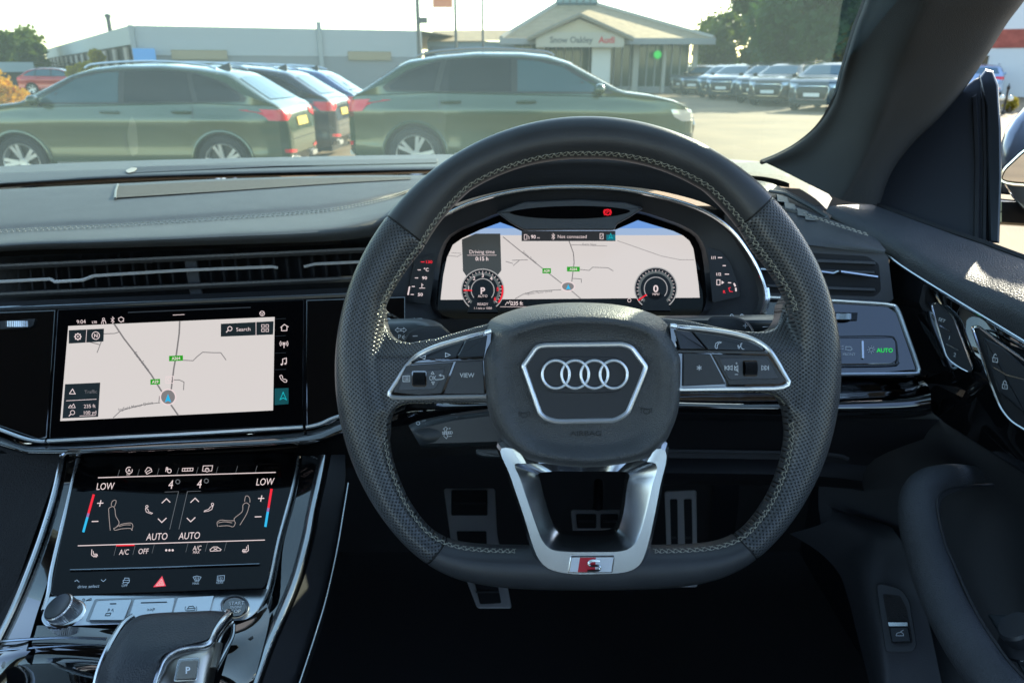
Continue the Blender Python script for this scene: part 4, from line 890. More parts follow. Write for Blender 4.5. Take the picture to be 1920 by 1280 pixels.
# top pad: front lip rolls over; runs from the windscreen to the vents, swells over the instrument hood
xsL = [-260, 0, 218, 420, 640]
top_rows = [
 [H(-260, 326, ZT-.012), H(0, 318, ZT-.012), H(218, 309, ZT-.012), H(420, 302, ZT-.012), H(640, 297, ZT-.012), H(830, 294, ZT-.012), H(1100, 294, ZT-.012), H(1440, 302, ZT-.012)],
 [H(-260, 340), H(0, 331), H(218, 322), H(420, 315), H(640, 310), H(830, 306), H(1100, 304), H(1440, 316)],
]
m = MB(); m.loft([[H(-300, 331, ZT-.03), H(0, 312, ZT-.03), H(300, 300, ZT-.03), H(800, 290, ZT-.03), H(1100, 290, ZT-.03), H(1300, 294, ZT-.03), H(1480, 308, ZT-.03)],
                  [H(-300, 356, ZT-.004), H(0, 334, ZT-.004), H(300, 318, ZT-.004), H(800, 306, ZT-.004), H(1100, 304, ZT-.004), H(1300, 308, ZT-.004), H(1480, 322, ZT-.004)],
                  [H(-300, 368, ZT-.004), H(0, 346, ZT-.004), H(300, 330, ZT-.004), H(800, 318, ZT-.004), H(1100, 316, ZT-.004), H(1300, 322, ZT-.004), H(1480, 340, ZT-.004)],
                  [H(-300, 374, ZT-.022), H(0, 352, ZT-.022), H(300, 337, ZT-.022), H(800, 325, ZT-.022), H(1100, 323, ZT-.022), H(1300, 330, ZT-.022), H(1480, 352, ZT-.022)]], 60, 6, cross=4)
m.build('defroster_shelf', M_SOFT2, dash, sharp=50)
Pt = Plane(H(0, 340, ZT-.002), H(600, 330, ZT-.002), H(300, 320, ZT-.002))
m = MB(); m.prism(Pt, rounded([(235, 318, 6), (250, 313, 3), (500, 302, 3), (820, 297, 3), (820, 305, 3), (520, 312, 3), (300, 322, 3), (245, 325, 4)], 3), -.003, .0015, 1, .001); sl = m.build('defroster_grille', M_MATTE, dash)
m = MB(); m.prism(Pt, rounded([(234, 320), (246, 314), (258, 315), (252, 322), (240, 325)], 3), .0016, .003, 1, .001); m.build('sensor_cap', mat('pale_sensor_cap', (.35, .34, .30), .5), dash)
# main pad
r_a = [H(-300, 378, ZT-.02), H(0, 356, ZT-.02), H(210, 345, ZT-.02), H(400, 336, ZT-.02), H(640, 329, ZT-.02), H(830, 328, ZT-.018)]
r_b = [H(-300, 380, ZT), H(0, 357, ZT), H(210, 347, ZT), H(400, 338, ZT), H(640, 331, ZT), H(830, 330, ZT)]
r_c = [H(-300, 400, ZT+.003), H(0, 378, ZT+.003), H(210, 368, ZT+.003), H(400, 358, ZT+.003), H(640, 345, ZT+.003), H(830, 338, ZT+.003)]
r_d = [H(-300, 438, ZT+.001), H(0, 415, ZT+.001), H(210, 405, ZT+.001), H(400, 393, ZT+.001), H(640, 374, ZT+.001), H(830, 345, ZT+.002)]
r_e = [H(-300, 458, ZT-.003), H(0, 434, ZT-.003), H(210, 424, ZT-.003), H(400, 412, ZT-.003), H(640, 392, ZT-.003), H(790, 358, ZT-.002)]
r_f = [P(-300, 484, .725), P(0, 455, .745), P(210, 446, .75), P(400, 436, .76), P(640, 420, .79), P(780, 380, .86)]
r_g = [P(-300, 500, .73), P(0, 470, .75), P(210, 463, .755), P(400, 457, .76), P(640, 448, .785), P(770, 425, .84)]
r_h = [P(-300, 502, .77), P(0, 472, .79), P(210, 465, .79), P(400, 459, .80), P(640, 450, .82), P(770, 430, .86)]
m = MB(); m.loft([r_a, r_b, r_c, r_d, r_e, r_f, r_g, r_h], 80, 6, cross=6); m.build('top_pad', M_SOFT, dash, sharp=60)
# speaker grille inlay + seam
m = MB(); m.loft([[H(220, 349, ZT+.0026), H(420, 339, ZT+.0026), H(640, 332.5, ZT+.0022), H(770, 332, ZT+.002)], [H(216, 371, ZT+.0048), H(420, 358, ZT+.0044), H(640, 343, ZT+.0042), H(770, 336, ZT+.004)]], 60, 6); m.build('speaker_mesh', mat('speaker_mesh_plastic', (.07, .07, .062), .7, bump=1500, bumpd=.001), dash)
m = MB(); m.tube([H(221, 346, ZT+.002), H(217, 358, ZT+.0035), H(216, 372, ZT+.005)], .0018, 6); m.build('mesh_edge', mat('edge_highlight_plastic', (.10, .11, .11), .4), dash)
# twin stitching along the pad
def stitches(mb, pts, gap=.6, r_=.0006, step=.0058, lift=.0):
    n = int(sum((b-a).length for a, b in zip(pts, pts[1:]))/step); q = resample(pts, n*3)
    for i in range(0, len(q)-2, 3): mb.tube([q[i], q[i+1]+V((0, 0, .0006)), q[i+2]], r_, 5)
sA = smooth([H(-200, 444, ZT-.0005), H(0, 431.5, ZT-.0005), H(210, 421.5, ZT-.0005), H(400, 409.5, ZT-.0005), H(560, 398, ZT-.0003), H(640, 389, ZT), H(720, 372, ZT+.001), H(770, 355, ZT+.001)], 10)
sB = smooth([H(-200, 447.5, ZT-.001), H(0, 435, ZT-.001), H(210, 425, ZT-.001), H(400, 413, ZT-.001), H(560, 401.5, ZT-.001), H(640, 392.5, ZT-.0005), H(720, 375.5, ZT), H(770, 358, ZT)], 10)
m = MB(); stitches(m, sA); stitches(m, sB); m.build('pad_stitching', M_STITCH, dash)
# hood over the instruments
hood = [[P(760, 372, .97), P(840, 330, .97), P(950, 300, .97), P(1100, 288, .97), P(1260, 300, .97), P(1360, 335, .95), P(1425, 385, .93)],
        [P(755, 375, .82), P(838, 332, .81), P(948, 302, .80), P(1100, 290, .80), P(1258, 303, .80), P(1358, 340, .81), P(1420, 392, .82)],
        [P(752, 388, .785), P(836, 341, .78), P(948, 309, .775), P(1098, 297, .775), P(1254, 310, .775), P(1356, 350, .78), P(1420, 404, .785)],
        [P(748, 420, .787), P(826, 366, .784), P(950, 330, .781), P(1095, 318, .781), P(1250, 332, .781), P(1360, 374, .784), P(1428, 436, .787)],
        [P(735, 500, .795), P(812, 404, .795), P(940, 358, .795), P(1090, 346, .795), P(1245, 360, .795), P(1370, 406, .795), P(1434, 500, .795)]]
m = MB(); m.loft(hood, 60, 8, cross=6); m.build('instrument_hood', mat('hood_black', (.016, .018, .022), .55, bump=1100, bumpd=.0002), dash, sharp=60)
# right end of the top: grille shelf, side demister, pad
rt = [[H(1380, 306, ZT-.004), H(1430, 304, ZT-.004), H(1480, 312, ZT-.004), H(1530, 340, ZT-.004), H(1560, 372, ZT-.004)],
      [H(1370, 330, ZT), H(1420, 330, ZT), H(1470, 340, ZT), H(1520, 366, ZT), H(1550, 392, ZT)]]
m = MB(); m.loft(rt, 30, 6); m.build('corner_shelf', mat('mesh_plastic', (.06, .06, .055), .7, bump=1200, bumpd=.001), dash)
ro = [[P(1400, 335, .93), P(1450, 345, .92), P(1500, 370, .91), P(1545, 395, .905), P(1560, 405, .90)],
      [P(1380, 375, .885), P(1430, 362, .885), P(1480, 385, .88), P(1530, 408, .875), P(1550, 418, .87)]]
m = MB(); m.loft(ro, 30, 6); m.build('corner_roll', M_SOFT2, dash)
rp = [[P(1400, 360, .89), P(1450, 372, .875), P(1540, 405, .86), P(1600, 428, .85), P(1645, 448, .845)],
      [P(1410, 395, .85), P(1470, 398, .84), P(1540, 420, .83), P(1600, 440, .82), P(1655, 462, .815)],
      [P(1420, 430, .81), P(1480, 440, .81), P(1540, 448, .805), P(1600, 458, .80), P(1660, 468, .80)],
      [P(1425, 456, .80), P(1480, 456, .80), P(1540, 462, .80), P(1600, 470, .80), P(1658, 476, .80)]]
m = MB(); m.loft(rp, 40, 6, cross=5); m.build('right_pad', M_SOFT, dash, sharp=60)
st_ = smooth([P(1466, 388, .852), P(1520, 404, .838), P(1580, 424, .825), P(1625, 438, .818)], 10)
m = MB(); stitches(m, st_); stitches(m, [p+V((0, -.004, -.0015)) for p in st_]); m.build('pad_stitching', M_STITCH, dash)
Pv = Plane(P(1440, 360, .905), P(1550, 400, .89), P(1450, 395, .86))
dm = rounded([(1436, 357, 6), (1470, 362), (1520, 388), (1552, 408, 3), (1546, 412, 3), (1490, 398), (1446, 384)], 5)
m = MB(); m.tube([Pv.at(p.x, p.y, .010) for p in dm], .0022, 6, True); de = m.build('demister_frame', mat('grey_trim', (.07, .08, .08), .4), dash)
m = MB(); m.poly(Pv, dm, .006); m.build('demister_well', M_MATTE, de, smoothf=False)
m = MB()
for x, y in ((1456, 364), (1470, 377), (1494, 390), (1508, 398)): m.prism(Pv, [(x, y), (x+20, y+6), (x+24, y+16), (x+2, y+14)], .006, .012, 1, .001)
m.build('demister_fins', mat('pale_fin', (.15, .16, .15), .5), de)
# ------------------------------------------------------------------ vent band (left): recess, slats, vanes, chrome strips
Pvb = Plane(P(0, 520, .775), P(640, 490, .83), P(0, 570, .77))
vent = empty('air_vent', (-.35, .8, 1.05), 'wide dashboard air vent band of black slats and thin chrome strip left of the wheel', 'air vent')
m = MB(); m.poly(Plane(P(0, 520, .83), P(640, 490, .88), P(0, 570, .825)), [(-300, 470), (-300, 600), (0, 585), (700, 555), (760, 440), (640, 448), (0, 470)]); m.build('recess', M_MATTE, vent, smoothf=False)
m = MB()
for x in range(-20, 700, 24):
    y = 520-x*.046
    if 330 < x < 380: continue
    m.prism(Pvb, [(x, y-34), (x+3.5, y-34), (x+13, y+40), (x+9, y+40)], -.04, -.022)
m.build('vanes', mat('vane_plastic', (.004, .004, .005), .5), vent)
m = MB(); m.prism(Pvb, [(344, 480), (368, 479), (381, 555), (357, 556)], -.03, -.008, 2, .003); m.build('divider', M_GREY, vent)
m = MB()
for y0, wd in ((500, 8), (553, 8)):
    pp = [Pvb.at(x, y0-(x)*.046+0+ (0.006*(x-300)/30)**2, .0) for x in range(-300, 741, 40)]
    m.tube(pp, wd/FPX*.78, 8, flat=.6)
m.build('slats', mat('slat_plastic', (.05, .053, .058), .4), vent)
m = MB(); m.tube(smooth([Pvb.at(*p, .010) for p in [(-300, 543), (0, 528), (95, 523)]], 4), .0018, 6)
m.tube([Pvb.at(*p, .010) for p in [(95, 523), (103, 528), (155, 525), (176, 517)]], .0019, 6)
m.tube(smooth([Pvb.at(*p, .010) for p in [(176, 517), (340, 507), (510, 500)]], 4), .0018, 6); m.tube([Pvb.at(*p, .010) for p in [(510, 500), (521, 502)]], .0016, 6)
m.tube([Pvb.at(*p, .010) for p in [(570, 500), (590, 495)]], .0016, 6); m.tube([Pvb.at(*p, .010) for p in [(590, 495), (740, 488)]], .0018, 6)
m.build('chrome_strip', mat('bright_strip_metal', (.86, .87, .88), .42, .6), vent)
m = MB(); m.tube([Pvb.at(x, y, -.002) for x, y in [(-300, 600), (0, 579), (320, 566), (645, 553), (760, 548)]], .0042, 10, flat=.55); m.build('lower_chrome_strip', mat('blue_sheen_chrome', (.68, .74, .80), .30, .85), dash)
m = MB(); m.loft([[Pvb.at(-300, 588, .0), Pvb.at(0, 566, .0), Pvb.at(320, 553, .0), Pvb.at(760, 535, .0)], [Pvb.at(-300, 598, .002), Pvb.at(0, 576, .002), Pvb.at(320, 563, .002), Pvb.at(760, 545, .002)]], 10, 3); m.loft([[Pvb.at(-300, 478, -.03), Pvb.at(0, 470, -.03), Pvb.at(640, 449, -.03)], [Pvb.at(-300, 492, -.004), Pvb.at(0, 481, -.004), Pvb.at(640, 458, -.004)]], 10, 3); m.build('vent_lip', M_MATTE, dash)
# ------------------------------------------------------------------ gloss panel left and infotainment screen
PF = Plane(P(100, 590, .715), P(570, 565, .75), P(90, 825, .69))
gp_ = [(-300, 602), (0, 585), (104, 581), (88, 820), (72, 824), (0, 799), (-300, 700)]
m = MB(); m.prism(PF, gp_, -.01, -.001, 2, .001); m.build('gloss_panel', M_PIANO, dash)
gp2 = [(574, 562), (760, 556), (760, 745), (650, 775), (618, 796), (574, 801)]
m = MB(); m.prism(PF, gp2, -.01, -.001, 2, .001); m.build('gloss_panel', M_PIANO, dash)
m = MB(); m.tube(smooth([PF.at(*p, .002) for p in [(-300, 700), (-100, 765), (0, 805), (50, 823), (80, 828)]], 5)+[PF.at(86, 827, .002)], .0030, 8, flat=.6)
m.tube([PF.at(90, 827, .002), PF.at(330, 815, .002), PF.at(568, 801, .002)], .0030, 8, flat=.6)
m.tube(smooth([PF.at(*p, .002) for p in [(574, 801), (600, 795), (625, 784), (660, 774), (760, 745)]], 5), .0030, 8, flat=.6); m.build('panel_chrome_edge', mat('blue_sheen_chrome'), dash)
# thumbwheel
def thumbwheel(mb, pl, x, y, w_, h_, off, n=12):
    pts = []
    rows = []
    for i in range(n*2+1):
        t = i/(n*2)*2-1; rows.append([pl.at(x+w_/2*t, y-h_/2, off+.004*math.sqrt(max(1-t*t, 0))+(.0006 if i % 2 else 0)), pl.at(x+w_/2*t, y+h_/2, off+.004*math.sqrt(max(1-t*t, 0))+(.0006 if i % 2 else 0))])
    mb.grid(rows)
m = MB(); m.prism(PF, [(0, 602), (66, 597), (62, 610), (56, 614), (0, 617)], -.001, .0012); tw = m.build('thumbwheel_slot', M_MATTE, dash)
m = MB(); thumbwheel(m, PF, 33, 607, 46, 11, .0005); m.build('thumbwheel', M_SATIN, tw, sharp=20)
inf = empty('infotainment_screen', PF.at(330, 820), 'wide glossy touchscreen showing a road map beside the steering wheel', 'touchscreen')
glp = rounded([(108, 580, 4), (570, 561, 4), (568, 797, 4), (92, 822, 4)], 4)
m = MB(); m.prism(PF, glp, -.01, .0006, 1.5, .001); m.build('screen_glass', M_SCRG, inf)
m = MB(); m.poly(PF, [(128, 611), (515, 594), (512, 769), (113, 789)], .0010); m.build('map_area', E_MAP, inf, smoothf=False)
o1, o2, o3, o4 = .0012, .0014, .0016, .0018
m = MB(); m.stroke(PF, [(214, 607), (232, 634), (256, 665), (284, 703), (306, 738), (318, 755), (334, 778)], 3, o1)
m.stroke(PF, [(337, 602), (336, 625), (331, 662), (326, 690), (320, 738)], 3, o1)
for pts in ([(340, 675), (362, 676), (370, 668), (380, 660), (400, 661), (414, 661), (419, 668), (424, 675)], [(322, 712), (336, 712), (345, 716), (344, 731)], [(212, 783), (226, 770), (245, 764), (270, 758), (296, 755), (300, 755)], [(186, 626), (215, 625), (224, 622)], [(168, 641), (187, 646)], [(190, 640), (182, 661)], [(298, 754), (299, 742)]): m.stroke(PF, pts, 1.6, o1)
m.build('map_roads', E_ROAD, inf, smoothf=False)
m = MB(); m.text(PF, 'Stane Street', 266, 677, 6, 53, off=o2); m.text(PF, 'Ingfield Manor Drive', 254, 761, 5.5, -12, off=o2); m.build('map_street_names', mat('map_text_grey', emit=srgb(105, 102, 104)), inf, smoothf=False)
m = MB(); m.poly(PF, [(317, 667), (343, 666), (343, 676), (317, 677)], o2); m.poly(PF, [(282, 711), (300, 710), (300, 720), (282, 721)], o2); m.build('road_number_signs', E_GREEN, inf, smoothf=False)
m = MB(); m.text(PF, 'A264', 330, 671.5, 5, -2, off=o3, bold=True); m.text(PF, 'A29', 291, 715.5, 5, -2, off=o3, bold=True); m.circle(PF, 315, 744, 14.5, 2.2, o3, 28)
m.stroke(PF, [(311, 706), (325, 705), (325, 718), (311, 718)], 1.2, o3, True); m.circle(PF, 318, 711, 3.5, 1.2, o3)
m.build('map_markers', E_WHITE, inf, smoothf=False)
m = MB(); m.circle(PF, 315, 744, 13, None, o2, 24); m.build('position_disc', E_ROAD, inf, smoothf=False)
m = MB(); m.poly(PF, [(315, 738), (321, 754), (315, 751), (309, 754)], o4); m.build('position_arrow', E_BLUE, inf, smoothf=False)
for q_ in ([(129, 619), (195, 616), (194, 640), (129, 644)], [(414, 607), (513, 602), (512, 627), (414, 631)], [(122, 720), (188, 717), (184, 781), (117, 784)]):
    m = MB(); m.poly(PF, q_, o2); m.build('map_button', E_PANEL, inf, smoothf=False)
m = MB()
for p in ([(162.5, 618), (161, 642)], [(480, 603), (480, 629)]): m.stroke(PF, p, 1, o3)
m.stroke(PF, [(124, 751), (181, 748)], 1, o3)
m.circle(PF, 146, 631, 5, 1.8, o3, 12); m.circle(PF, 146, 631, 1.6, None, o3, 8)
for k in range(8): a = k*math.pi/4; m.stroke(PF, [(146+5*math.cos(a), 631+5*math.sin(a)), (146+7*math.cos(a), 631+7*math.sin(a))], 2, o3)
m.circle(PF, 179.5, 629, 7, 1.4, o3, 18); m.text(PF, 'N', 179.5, 629, 6.5, -3, off=o3, bold=True)
m.circle(PF, 431, 616, 4, 1.4, o3, 14); m.stroke(PF, [(428, 619), (424, 623)], 1.8, o3); m.text(PF, 'Search', 456, 617, 7, -2.5, off=o3)
for dx in (-4, 4):
    for dy in (-4, 4): m.stroke(PF, [(497+dx-2.5, 615+dy-2.5), (497+dx+2.5, 615+dy-2.5), (497+dx+2.5, 615+dy+2.5), (497+dx-2.5, 615+dy+2.5)], 1, o3, True)
m.stroke(PF, [(130, 738), (136, 729), (141, 738), (130, 738)], 1.4, o3)
m.text(PF, '235 ft', 168, 761, 6.5, -2.5, off=o3); m.text(PF, '100 yd', 168, 773, 6.5, -2.5, off=o3); m.stroke(PF, [(149, 779.5), (180, 778)], 1, o3)
m.stroke(PF, [(128, 764), (132, 759), (134, 762), (138, 757), (141, 764), (128, 764)], 1.1, o3); m.circle(PF, 136, 773, 4, 1.1, o3, 12); m.stroke(PF, [(133, 776), (129, 780)], 1.5, o3)
m.text(PF, '9:04', 152, 603, 7, -2.5, off=o3)
m.text(PF, 'LTE', 177, 604, 4, -2, off=o3, bold=True); m.circle(PF, 194, 598, 2, 1, o3, 8); m.stroke(PF, [(190, 607), (192, 601), (197, 601), (199, 607)], 1.2, o3); m.stroke(PF, [(194, 603), (194, 608)], 1, o3)
m.stroke(PF, [(208, 597), (214, 603), (211, 606), (211, 594), (214, 597), (208, 603)], 1, o3)
m.stroke(PF, [(222, 597), (227, 594), (232, 597), (231, 601), (227, 604), (223, 601)], 1.2, o3, True); m.ball(PF.at(231, 602, o3), .0006)
m.circle(PF, 491.5, 587.5, 4.5, 1.2, o3, 8); m.stroke(PF, [(488, 586), (491.5, 588), (495, 586)], 1, o3); m.stroke(PF, [(491.5, 588), (491.5, 591)], 1, o3)
m.stroke(PF, [(324, 590.5), (346, 589.5)], 1, o3)
m.stroke(PF, [(526, 614), (533, 608), (541, 613)], 1.4, o3); m.stroke(PF, [(528, 613), (528, 620), (538, 619.5), (538, 612.5)], 1.4, o3)
m.stroke(PF, [(532.5, 643), (532.5, 652)], 1.6, o3); m.circle(PF, 532.5, 644, 2, 1.2, o3, 8)
for r_ in (4.5, 7.5): m.circle(PF, 532.5, 644, r_, 1.2, o3, 8, None, -40, 40); m.circle(PF, 532.5, 644, r_, 1.2, o3, 8, None, 140, 220)
m.stroke(PF, [(530, 683), (530, 673), (537, 671), (537, 681)], 1.4, o3); m.circle(PF, 528, 683, 1.8, None, o3, 8); m.circle(PF, 535, 681.5, 1.8, None, o3, 8)
m.stroke(PF, [(525, 704), (528, 703), (530, 706), (529, 708), (532, 711), (534.5, 710.5), (538, 713), (537, 716), (533, 716), (527, 711), (524.5, 706)], 1.2, o3, True)
m.build('display_symbols', E_WHITE, inf, smoothf=False)
m = MB(); m.text(PF, 'Traffic', 170, 734, 6.5, -2.5, off=o3); m.build('faded_word', E_DIM, inf, smoothf=False)
m = MB(); m.stroke(PF, [(531, 735), (537, 749), (531, 745.5), (525, 749)], 1.4, o3, True); m.build('active_symbol', E_TEAL, inf, smoothf=False)
m = MB(); m.poly(PF, [(515, 728), (541, 727), (541, 757), (515, 759)], o1); m.build('active_tab', E_TEALD, inf, smoothf=False)
m = MB(); m.poly(PF, [(240, 584.5), (470, 575), (470, 577.2), (240, 586.8)], o1)
for y in (597, 629, 661, 692): m.stroke(PF, [(516, y+1), (536, y)], .8, o1)
m.build('tab_lines', E_GHOST, inf, smoothf=False)
# lower gloss shelf across (left, behind wheel, right)
sh2 = [[PF.at(-300, 706, -.002), PF.at(0, 812, -.002), PF.at(80, 832, -.002), PF.at(330, 820, -.002), PF.at(570, 806, -.002), PF.at(640, 784, -.002), PF.at(780, 750, -.002), P(930, 745, .80), P(1200, 742, .82)],
       [P(-300, 735, .68), P(0, 826, .675), P(80, 842, .675), P(330, 832, .685), P(570, 820, .71), P(640, 806, .72), P(780, 772, .745), P(930, 758, .78), P(1200, 752, .80)],
       [P(-300, 750, .68), P(0, 838, .675), P(80, 853, .675), P(330, 844, .685), P(570, 832, .71), P(640, 818, .725), P(780, 790, .75), P(930, 770, .79), P(1200, 762, .81)],
       [P(-300, 760, .72), P(0, 846, .71), P(80, 860, .71), P(330, 851, .72), P(570, 840, .75), P(640, 824, .76), P(780, 798, .78), P(930, 778, .82), P(1200, 770, .84)]]
m = MB(); m.loft(sh2, 70, 6, cross=6); m.build('gloss_shelf', M_PIANO, dash, sharp=50)
m = MB(); m.tube([P(118, 853, .672), P(128, 847, .672), P(152, 846, .675)], .0016, 6); m.build('shelf_trim', M_CHROM, dash)
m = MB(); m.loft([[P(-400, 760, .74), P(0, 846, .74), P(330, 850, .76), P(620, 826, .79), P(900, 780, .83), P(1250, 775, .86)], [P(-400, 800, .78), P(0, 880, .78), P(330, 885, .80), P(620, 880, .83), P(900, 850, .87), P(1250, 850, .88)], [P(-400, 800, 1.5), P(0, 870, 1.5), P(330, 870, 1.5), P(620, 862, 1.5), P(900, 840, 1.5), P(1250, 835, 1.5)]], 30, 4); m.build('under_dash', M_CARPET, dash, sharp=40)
# right: gloss panel with light switches
PR = Plane(P(1435, 562, .815), P(1690, 575, .79), P(1560, 700, .775))
rpn = [(1400, 562), (1440, 565), (1560, 567), (1664, 573), (1686, 590), (1722, 694), (1640, 700), (1540, 702), (1400, 702)]
m = MB(); m.prism(PR, rpn, -.012, 0, 2, .001); m.build('gloss_panel', M_PIANO, dash)
m = MB(); m.tube([PR.at(*p, .001) for p in [(1400, 557), (1440, 558), (1500, 560)]]+smooth([PR.at(*p, .001) for p in [(1560, 564), (1640, 569), (1668, 572), (1682, 580), (1700, 628), (1720, 685), (1721, 696), (1708, 700), (1600, 701), (1500, 702), (1400, 702)]], 6), .0032, 8, flat=.6); m.build('panel_chrome_edge', mat('blue_sheen_chrome'), dash)
sw = empty('light_switch', PR.at(1620, 685), 'glossy touch panel of light switches with green lit AUTO right of the wheel', 'light switch')
m = MB(); m.prism(PR, rounded([(1500, 634), (1674, 632, 8), (1680, 640, 4), (1682, 676, 6), (1672, 682, 5), (1500, 684)], 5), 0, .003, 1.5, .001); m.build('switch_face', M_PIANO, sw)
m = MB(); m.tube([PR.at(x, y, .003) for x, y in smooth([V((1560, 631)), V((1660, 630)), V((1678, 636)), V((1682, 655)), V((1683, 676)), V((1674, 683)), V((1560, 685))], 4)], .0008, 6); m.build('switch_outline', M_GREY, sw)
m = MB(); m.prism(PR, rounded([(1615, 638), (1620, 638), (1621, 672), (1616, 672)], 2), .003, .005, .6, .001); m.build('switch_divider', M_CHROM, sw)
m = MB(); m.text(PR, 'AUTO', 1659, 656.5, 7.5, 0, off=.0036, bold=True); m.build('lit_word', E_GRN2, sw, smoothf=False)
m = MB(); m.circle(PR, 1633.5, 655.5, 3.5, 1.1, .0036, 12)
for k in range(8): a = k*math.pi/4; m.stroke(PR, [(1633.5+5*math.cos(a), 655.5+5*math.sin(a)), (1633.5+7.5*math.cos(a), 655.5+7.5*math.sin(a))], 1, .0036)
m.text(PR, 'FRONT', 1592, 664, 5, 0, off=.0036); m.stroke(PR, [(1586, 650), (1594, 650), (1598, 654), (1594, 657), (1586, 656)], 1.1, .0036, True); m.stroke(PR, [(1582, 648), (1578, 650)], 1, .0036); m.stroke(PR, [(1582, 653), (1578, 655)], 1, .0036)
m.build('switch_symbols', M_DIM, sw, smoothf=False)
m = MB(); m.prism(PR, [(1566, 585), (1608, 586), (1607, 600), (1566, 600)], 0, .0015); ts = m.build('thumbwheel_slot', M_MATTE, dash)
m = MB(); thumbwheel(m, PR, 1582, 593, 30, 11, .001); m.build('thumbwheel', M_SATIN, ts, sharp=20)
# shelf on the right
sr = [[P(1200, 708, .80), P(1400, 708, .79), P(1600, 708, .78), P(1722, 706, .77), P(1740, 700, .76)],
      [P(1200, 740, .82), P(1400, 742, .82), P(1600, 738, .81), P(1700, 730, .80), P(1738, 715, .79)],
      [P(1200, 752, .77), P(1400, 756, .765), P(1600, 752, .755), P(1700, 748, .75), P(1745, 740, .745)],
      [P(1200, 770, .77), P(1400, 775, .765), P(1600, 778, .755), P(1700, 776, .75), P(1745, 768, .745)],
      [P(1200, 778, .80), P(1400, 784, .80), P(1600, 786, .79), P(1700, 784, .78), P(1748, 776, .77)]]
m = MB(); m.loft(sr, 40, 5, cross=6); m.build('gloss_shelf', M_PIANO, dash, sharp=50)
# knee panel on the right, closing the gap to the door
kn = [[P(1180, 785, .83), P(1450, 790, .82), P(1740, 785, .79), P(1800, 800, .79)], [P(1180, 845, .86), P(1450, 848, .85), P(1580, 855, .84), P(1640, 860, .84)], [P(1180, 905, .90), P(1450, 908, .90), P(1560, 912, .90), P(1620, 920, .90)], [P(1180, 900, 1.5), P(1450, 900, 1.5), P(1560, 905, 1.5), P(1650, 910, 1.4)]]
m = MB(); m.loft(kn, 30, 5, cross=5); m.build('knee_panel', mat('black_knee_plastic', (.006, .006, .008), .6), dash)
m = MB(); m.prism(Plane(P(1340, 870, .86), P(1450, 870, .86), P(1340, 895, .875)), rounded([(1345, 870), (1450, 872), (1450, 893), (1338, 893)], 4), 0, .004, 1, .001); m.build('knee_recess', M_GREY, dash)
m = MB(); m.tube(smooth([P(1250, 845, .855), P(1450, 848, .845), P(1560, 852, .84), P(1590, 860, .84)], 5), .0025, 6); m.build('knee_edge', M_GREY, dash)
fil = [[P(1400, 700, .82), P(1700, 480, .86)], [P(1740, 790, .80), P(1730, 480, .86)]]
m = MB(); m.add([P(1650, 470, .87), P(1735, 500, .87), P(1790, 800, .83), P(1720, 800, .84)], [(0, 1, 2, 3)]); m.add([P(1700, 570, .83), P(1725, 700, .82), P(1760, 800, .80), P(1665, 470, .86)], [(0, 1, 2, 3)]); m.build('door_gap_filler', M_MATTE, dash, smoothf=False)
# right vent
vr = empty('air_vent', P(1550, 555, .80), 'right-hand dashboard air vent with black slats and short chrome strip beside the door', 'air vent')
PV = Plane(P(1430, 460, .80), P(1660, 475, .79), P(1440, 555, .80))
m = MB(); m.prism(PV, [(1415, 455), (1640, 468), (1665, 480), (1675, 560), (1660, 572), (1415, 556)], -.05, -.012); m.build('vent_frame', M_GREY, vr)
m = MB(); m.poly(PV, rounded([(1415, 468), (1625, 480), (1648, 495), (1652, 545), (1640, 556), (1415, 548)], 6), -.0115); m.build('recess', mat('vent_black', (.003, .003, .004), .7), vr, smoothf=False)
m = MB()
for y, d in ((484, -.004), (534, -.004)): m.prism(PV, [(1415, y-3), (1500, y), (1640, y+6), (1642, y+12), (1500, y+7), (1415, y+3)], -.011, d, 1, .002)
for y, d in ((503, -.004), ): m.prism(PV, [(1415, y-3), (1500, y), (1640, y+5), (1640, y+10), (1500, y+6), (1415, y+3)], -.011, d, 1, .002)
m.build('slats', M_GREY, vr)
m = MB(); m.tube([PV.at(*p, -.002) for p in [(1415, 505), (1540, 510), (1562, 513), (1572, 509)]], .0017, 6); m.tube([PV.at(*p, -.002) for p in [(1576, 510), (1645, 520)]], .0019, 6); m.build('chrome_strip', M_CHROM, vr)
# ================================================================== INSTRUMENTS
cl = empty('instrument_cluster', P(1090, 600, .80), 'digital instrument cluster showing a map and two round dials behind the wheel', 'instrument cluster')
PC = Plane(P(825, 560, .805), P(1315, 560, .805), P(1070, 410, .835))
arc = smooth([V(p) for p in [(726, 598), (717, 575), (722, 540), (742, 490), (780, 440), (836, 402), (898, 375), (984, 356), (1087, 351), (1190, 359), (1300, 387), (1365, 425), (1405, 475), (1428, 520), (1437, 558), (1430, 584), (1412, 598)]], 6)
m = MB(); m.tube([P(p.x, p.y, .785) for p in arc], .0021, 8); m.build('chrome_arc', M_CHROM, cl)
scr_out = [(860, 600), (828, 590), (817, 577), (821, 530), (829, 478), (841, 448), (865, 432), (935, 404), (984, 395), (1087, 392), (1160, 394), (1205, 402), (1270, 424), (1300, 440), (1314, 464), (1320, 500), (1325, 555), (1322, 578), (1312, 592), (1280, 602)]
A_ = resample(arc, 60); B_ = resample([V(p) for p in scr_out], 60)
rows = [[P(p.x, p.y, .783) for p in resample(smooth([V((x+(x-1080)*.012, y-3 if y < 590 else y+3)) for x, y in [(q.x, q.y) for q in arc]], 1), 60)], [P(p.x, p.y, .789) for p in A_]]
for t in (.12, .5, .88): rows.append([P(a.x+(b.x-a.x)*t, a.y+(b.y-a.y)*t, .793+.016*t) for a, b in zip(A_, B_)])
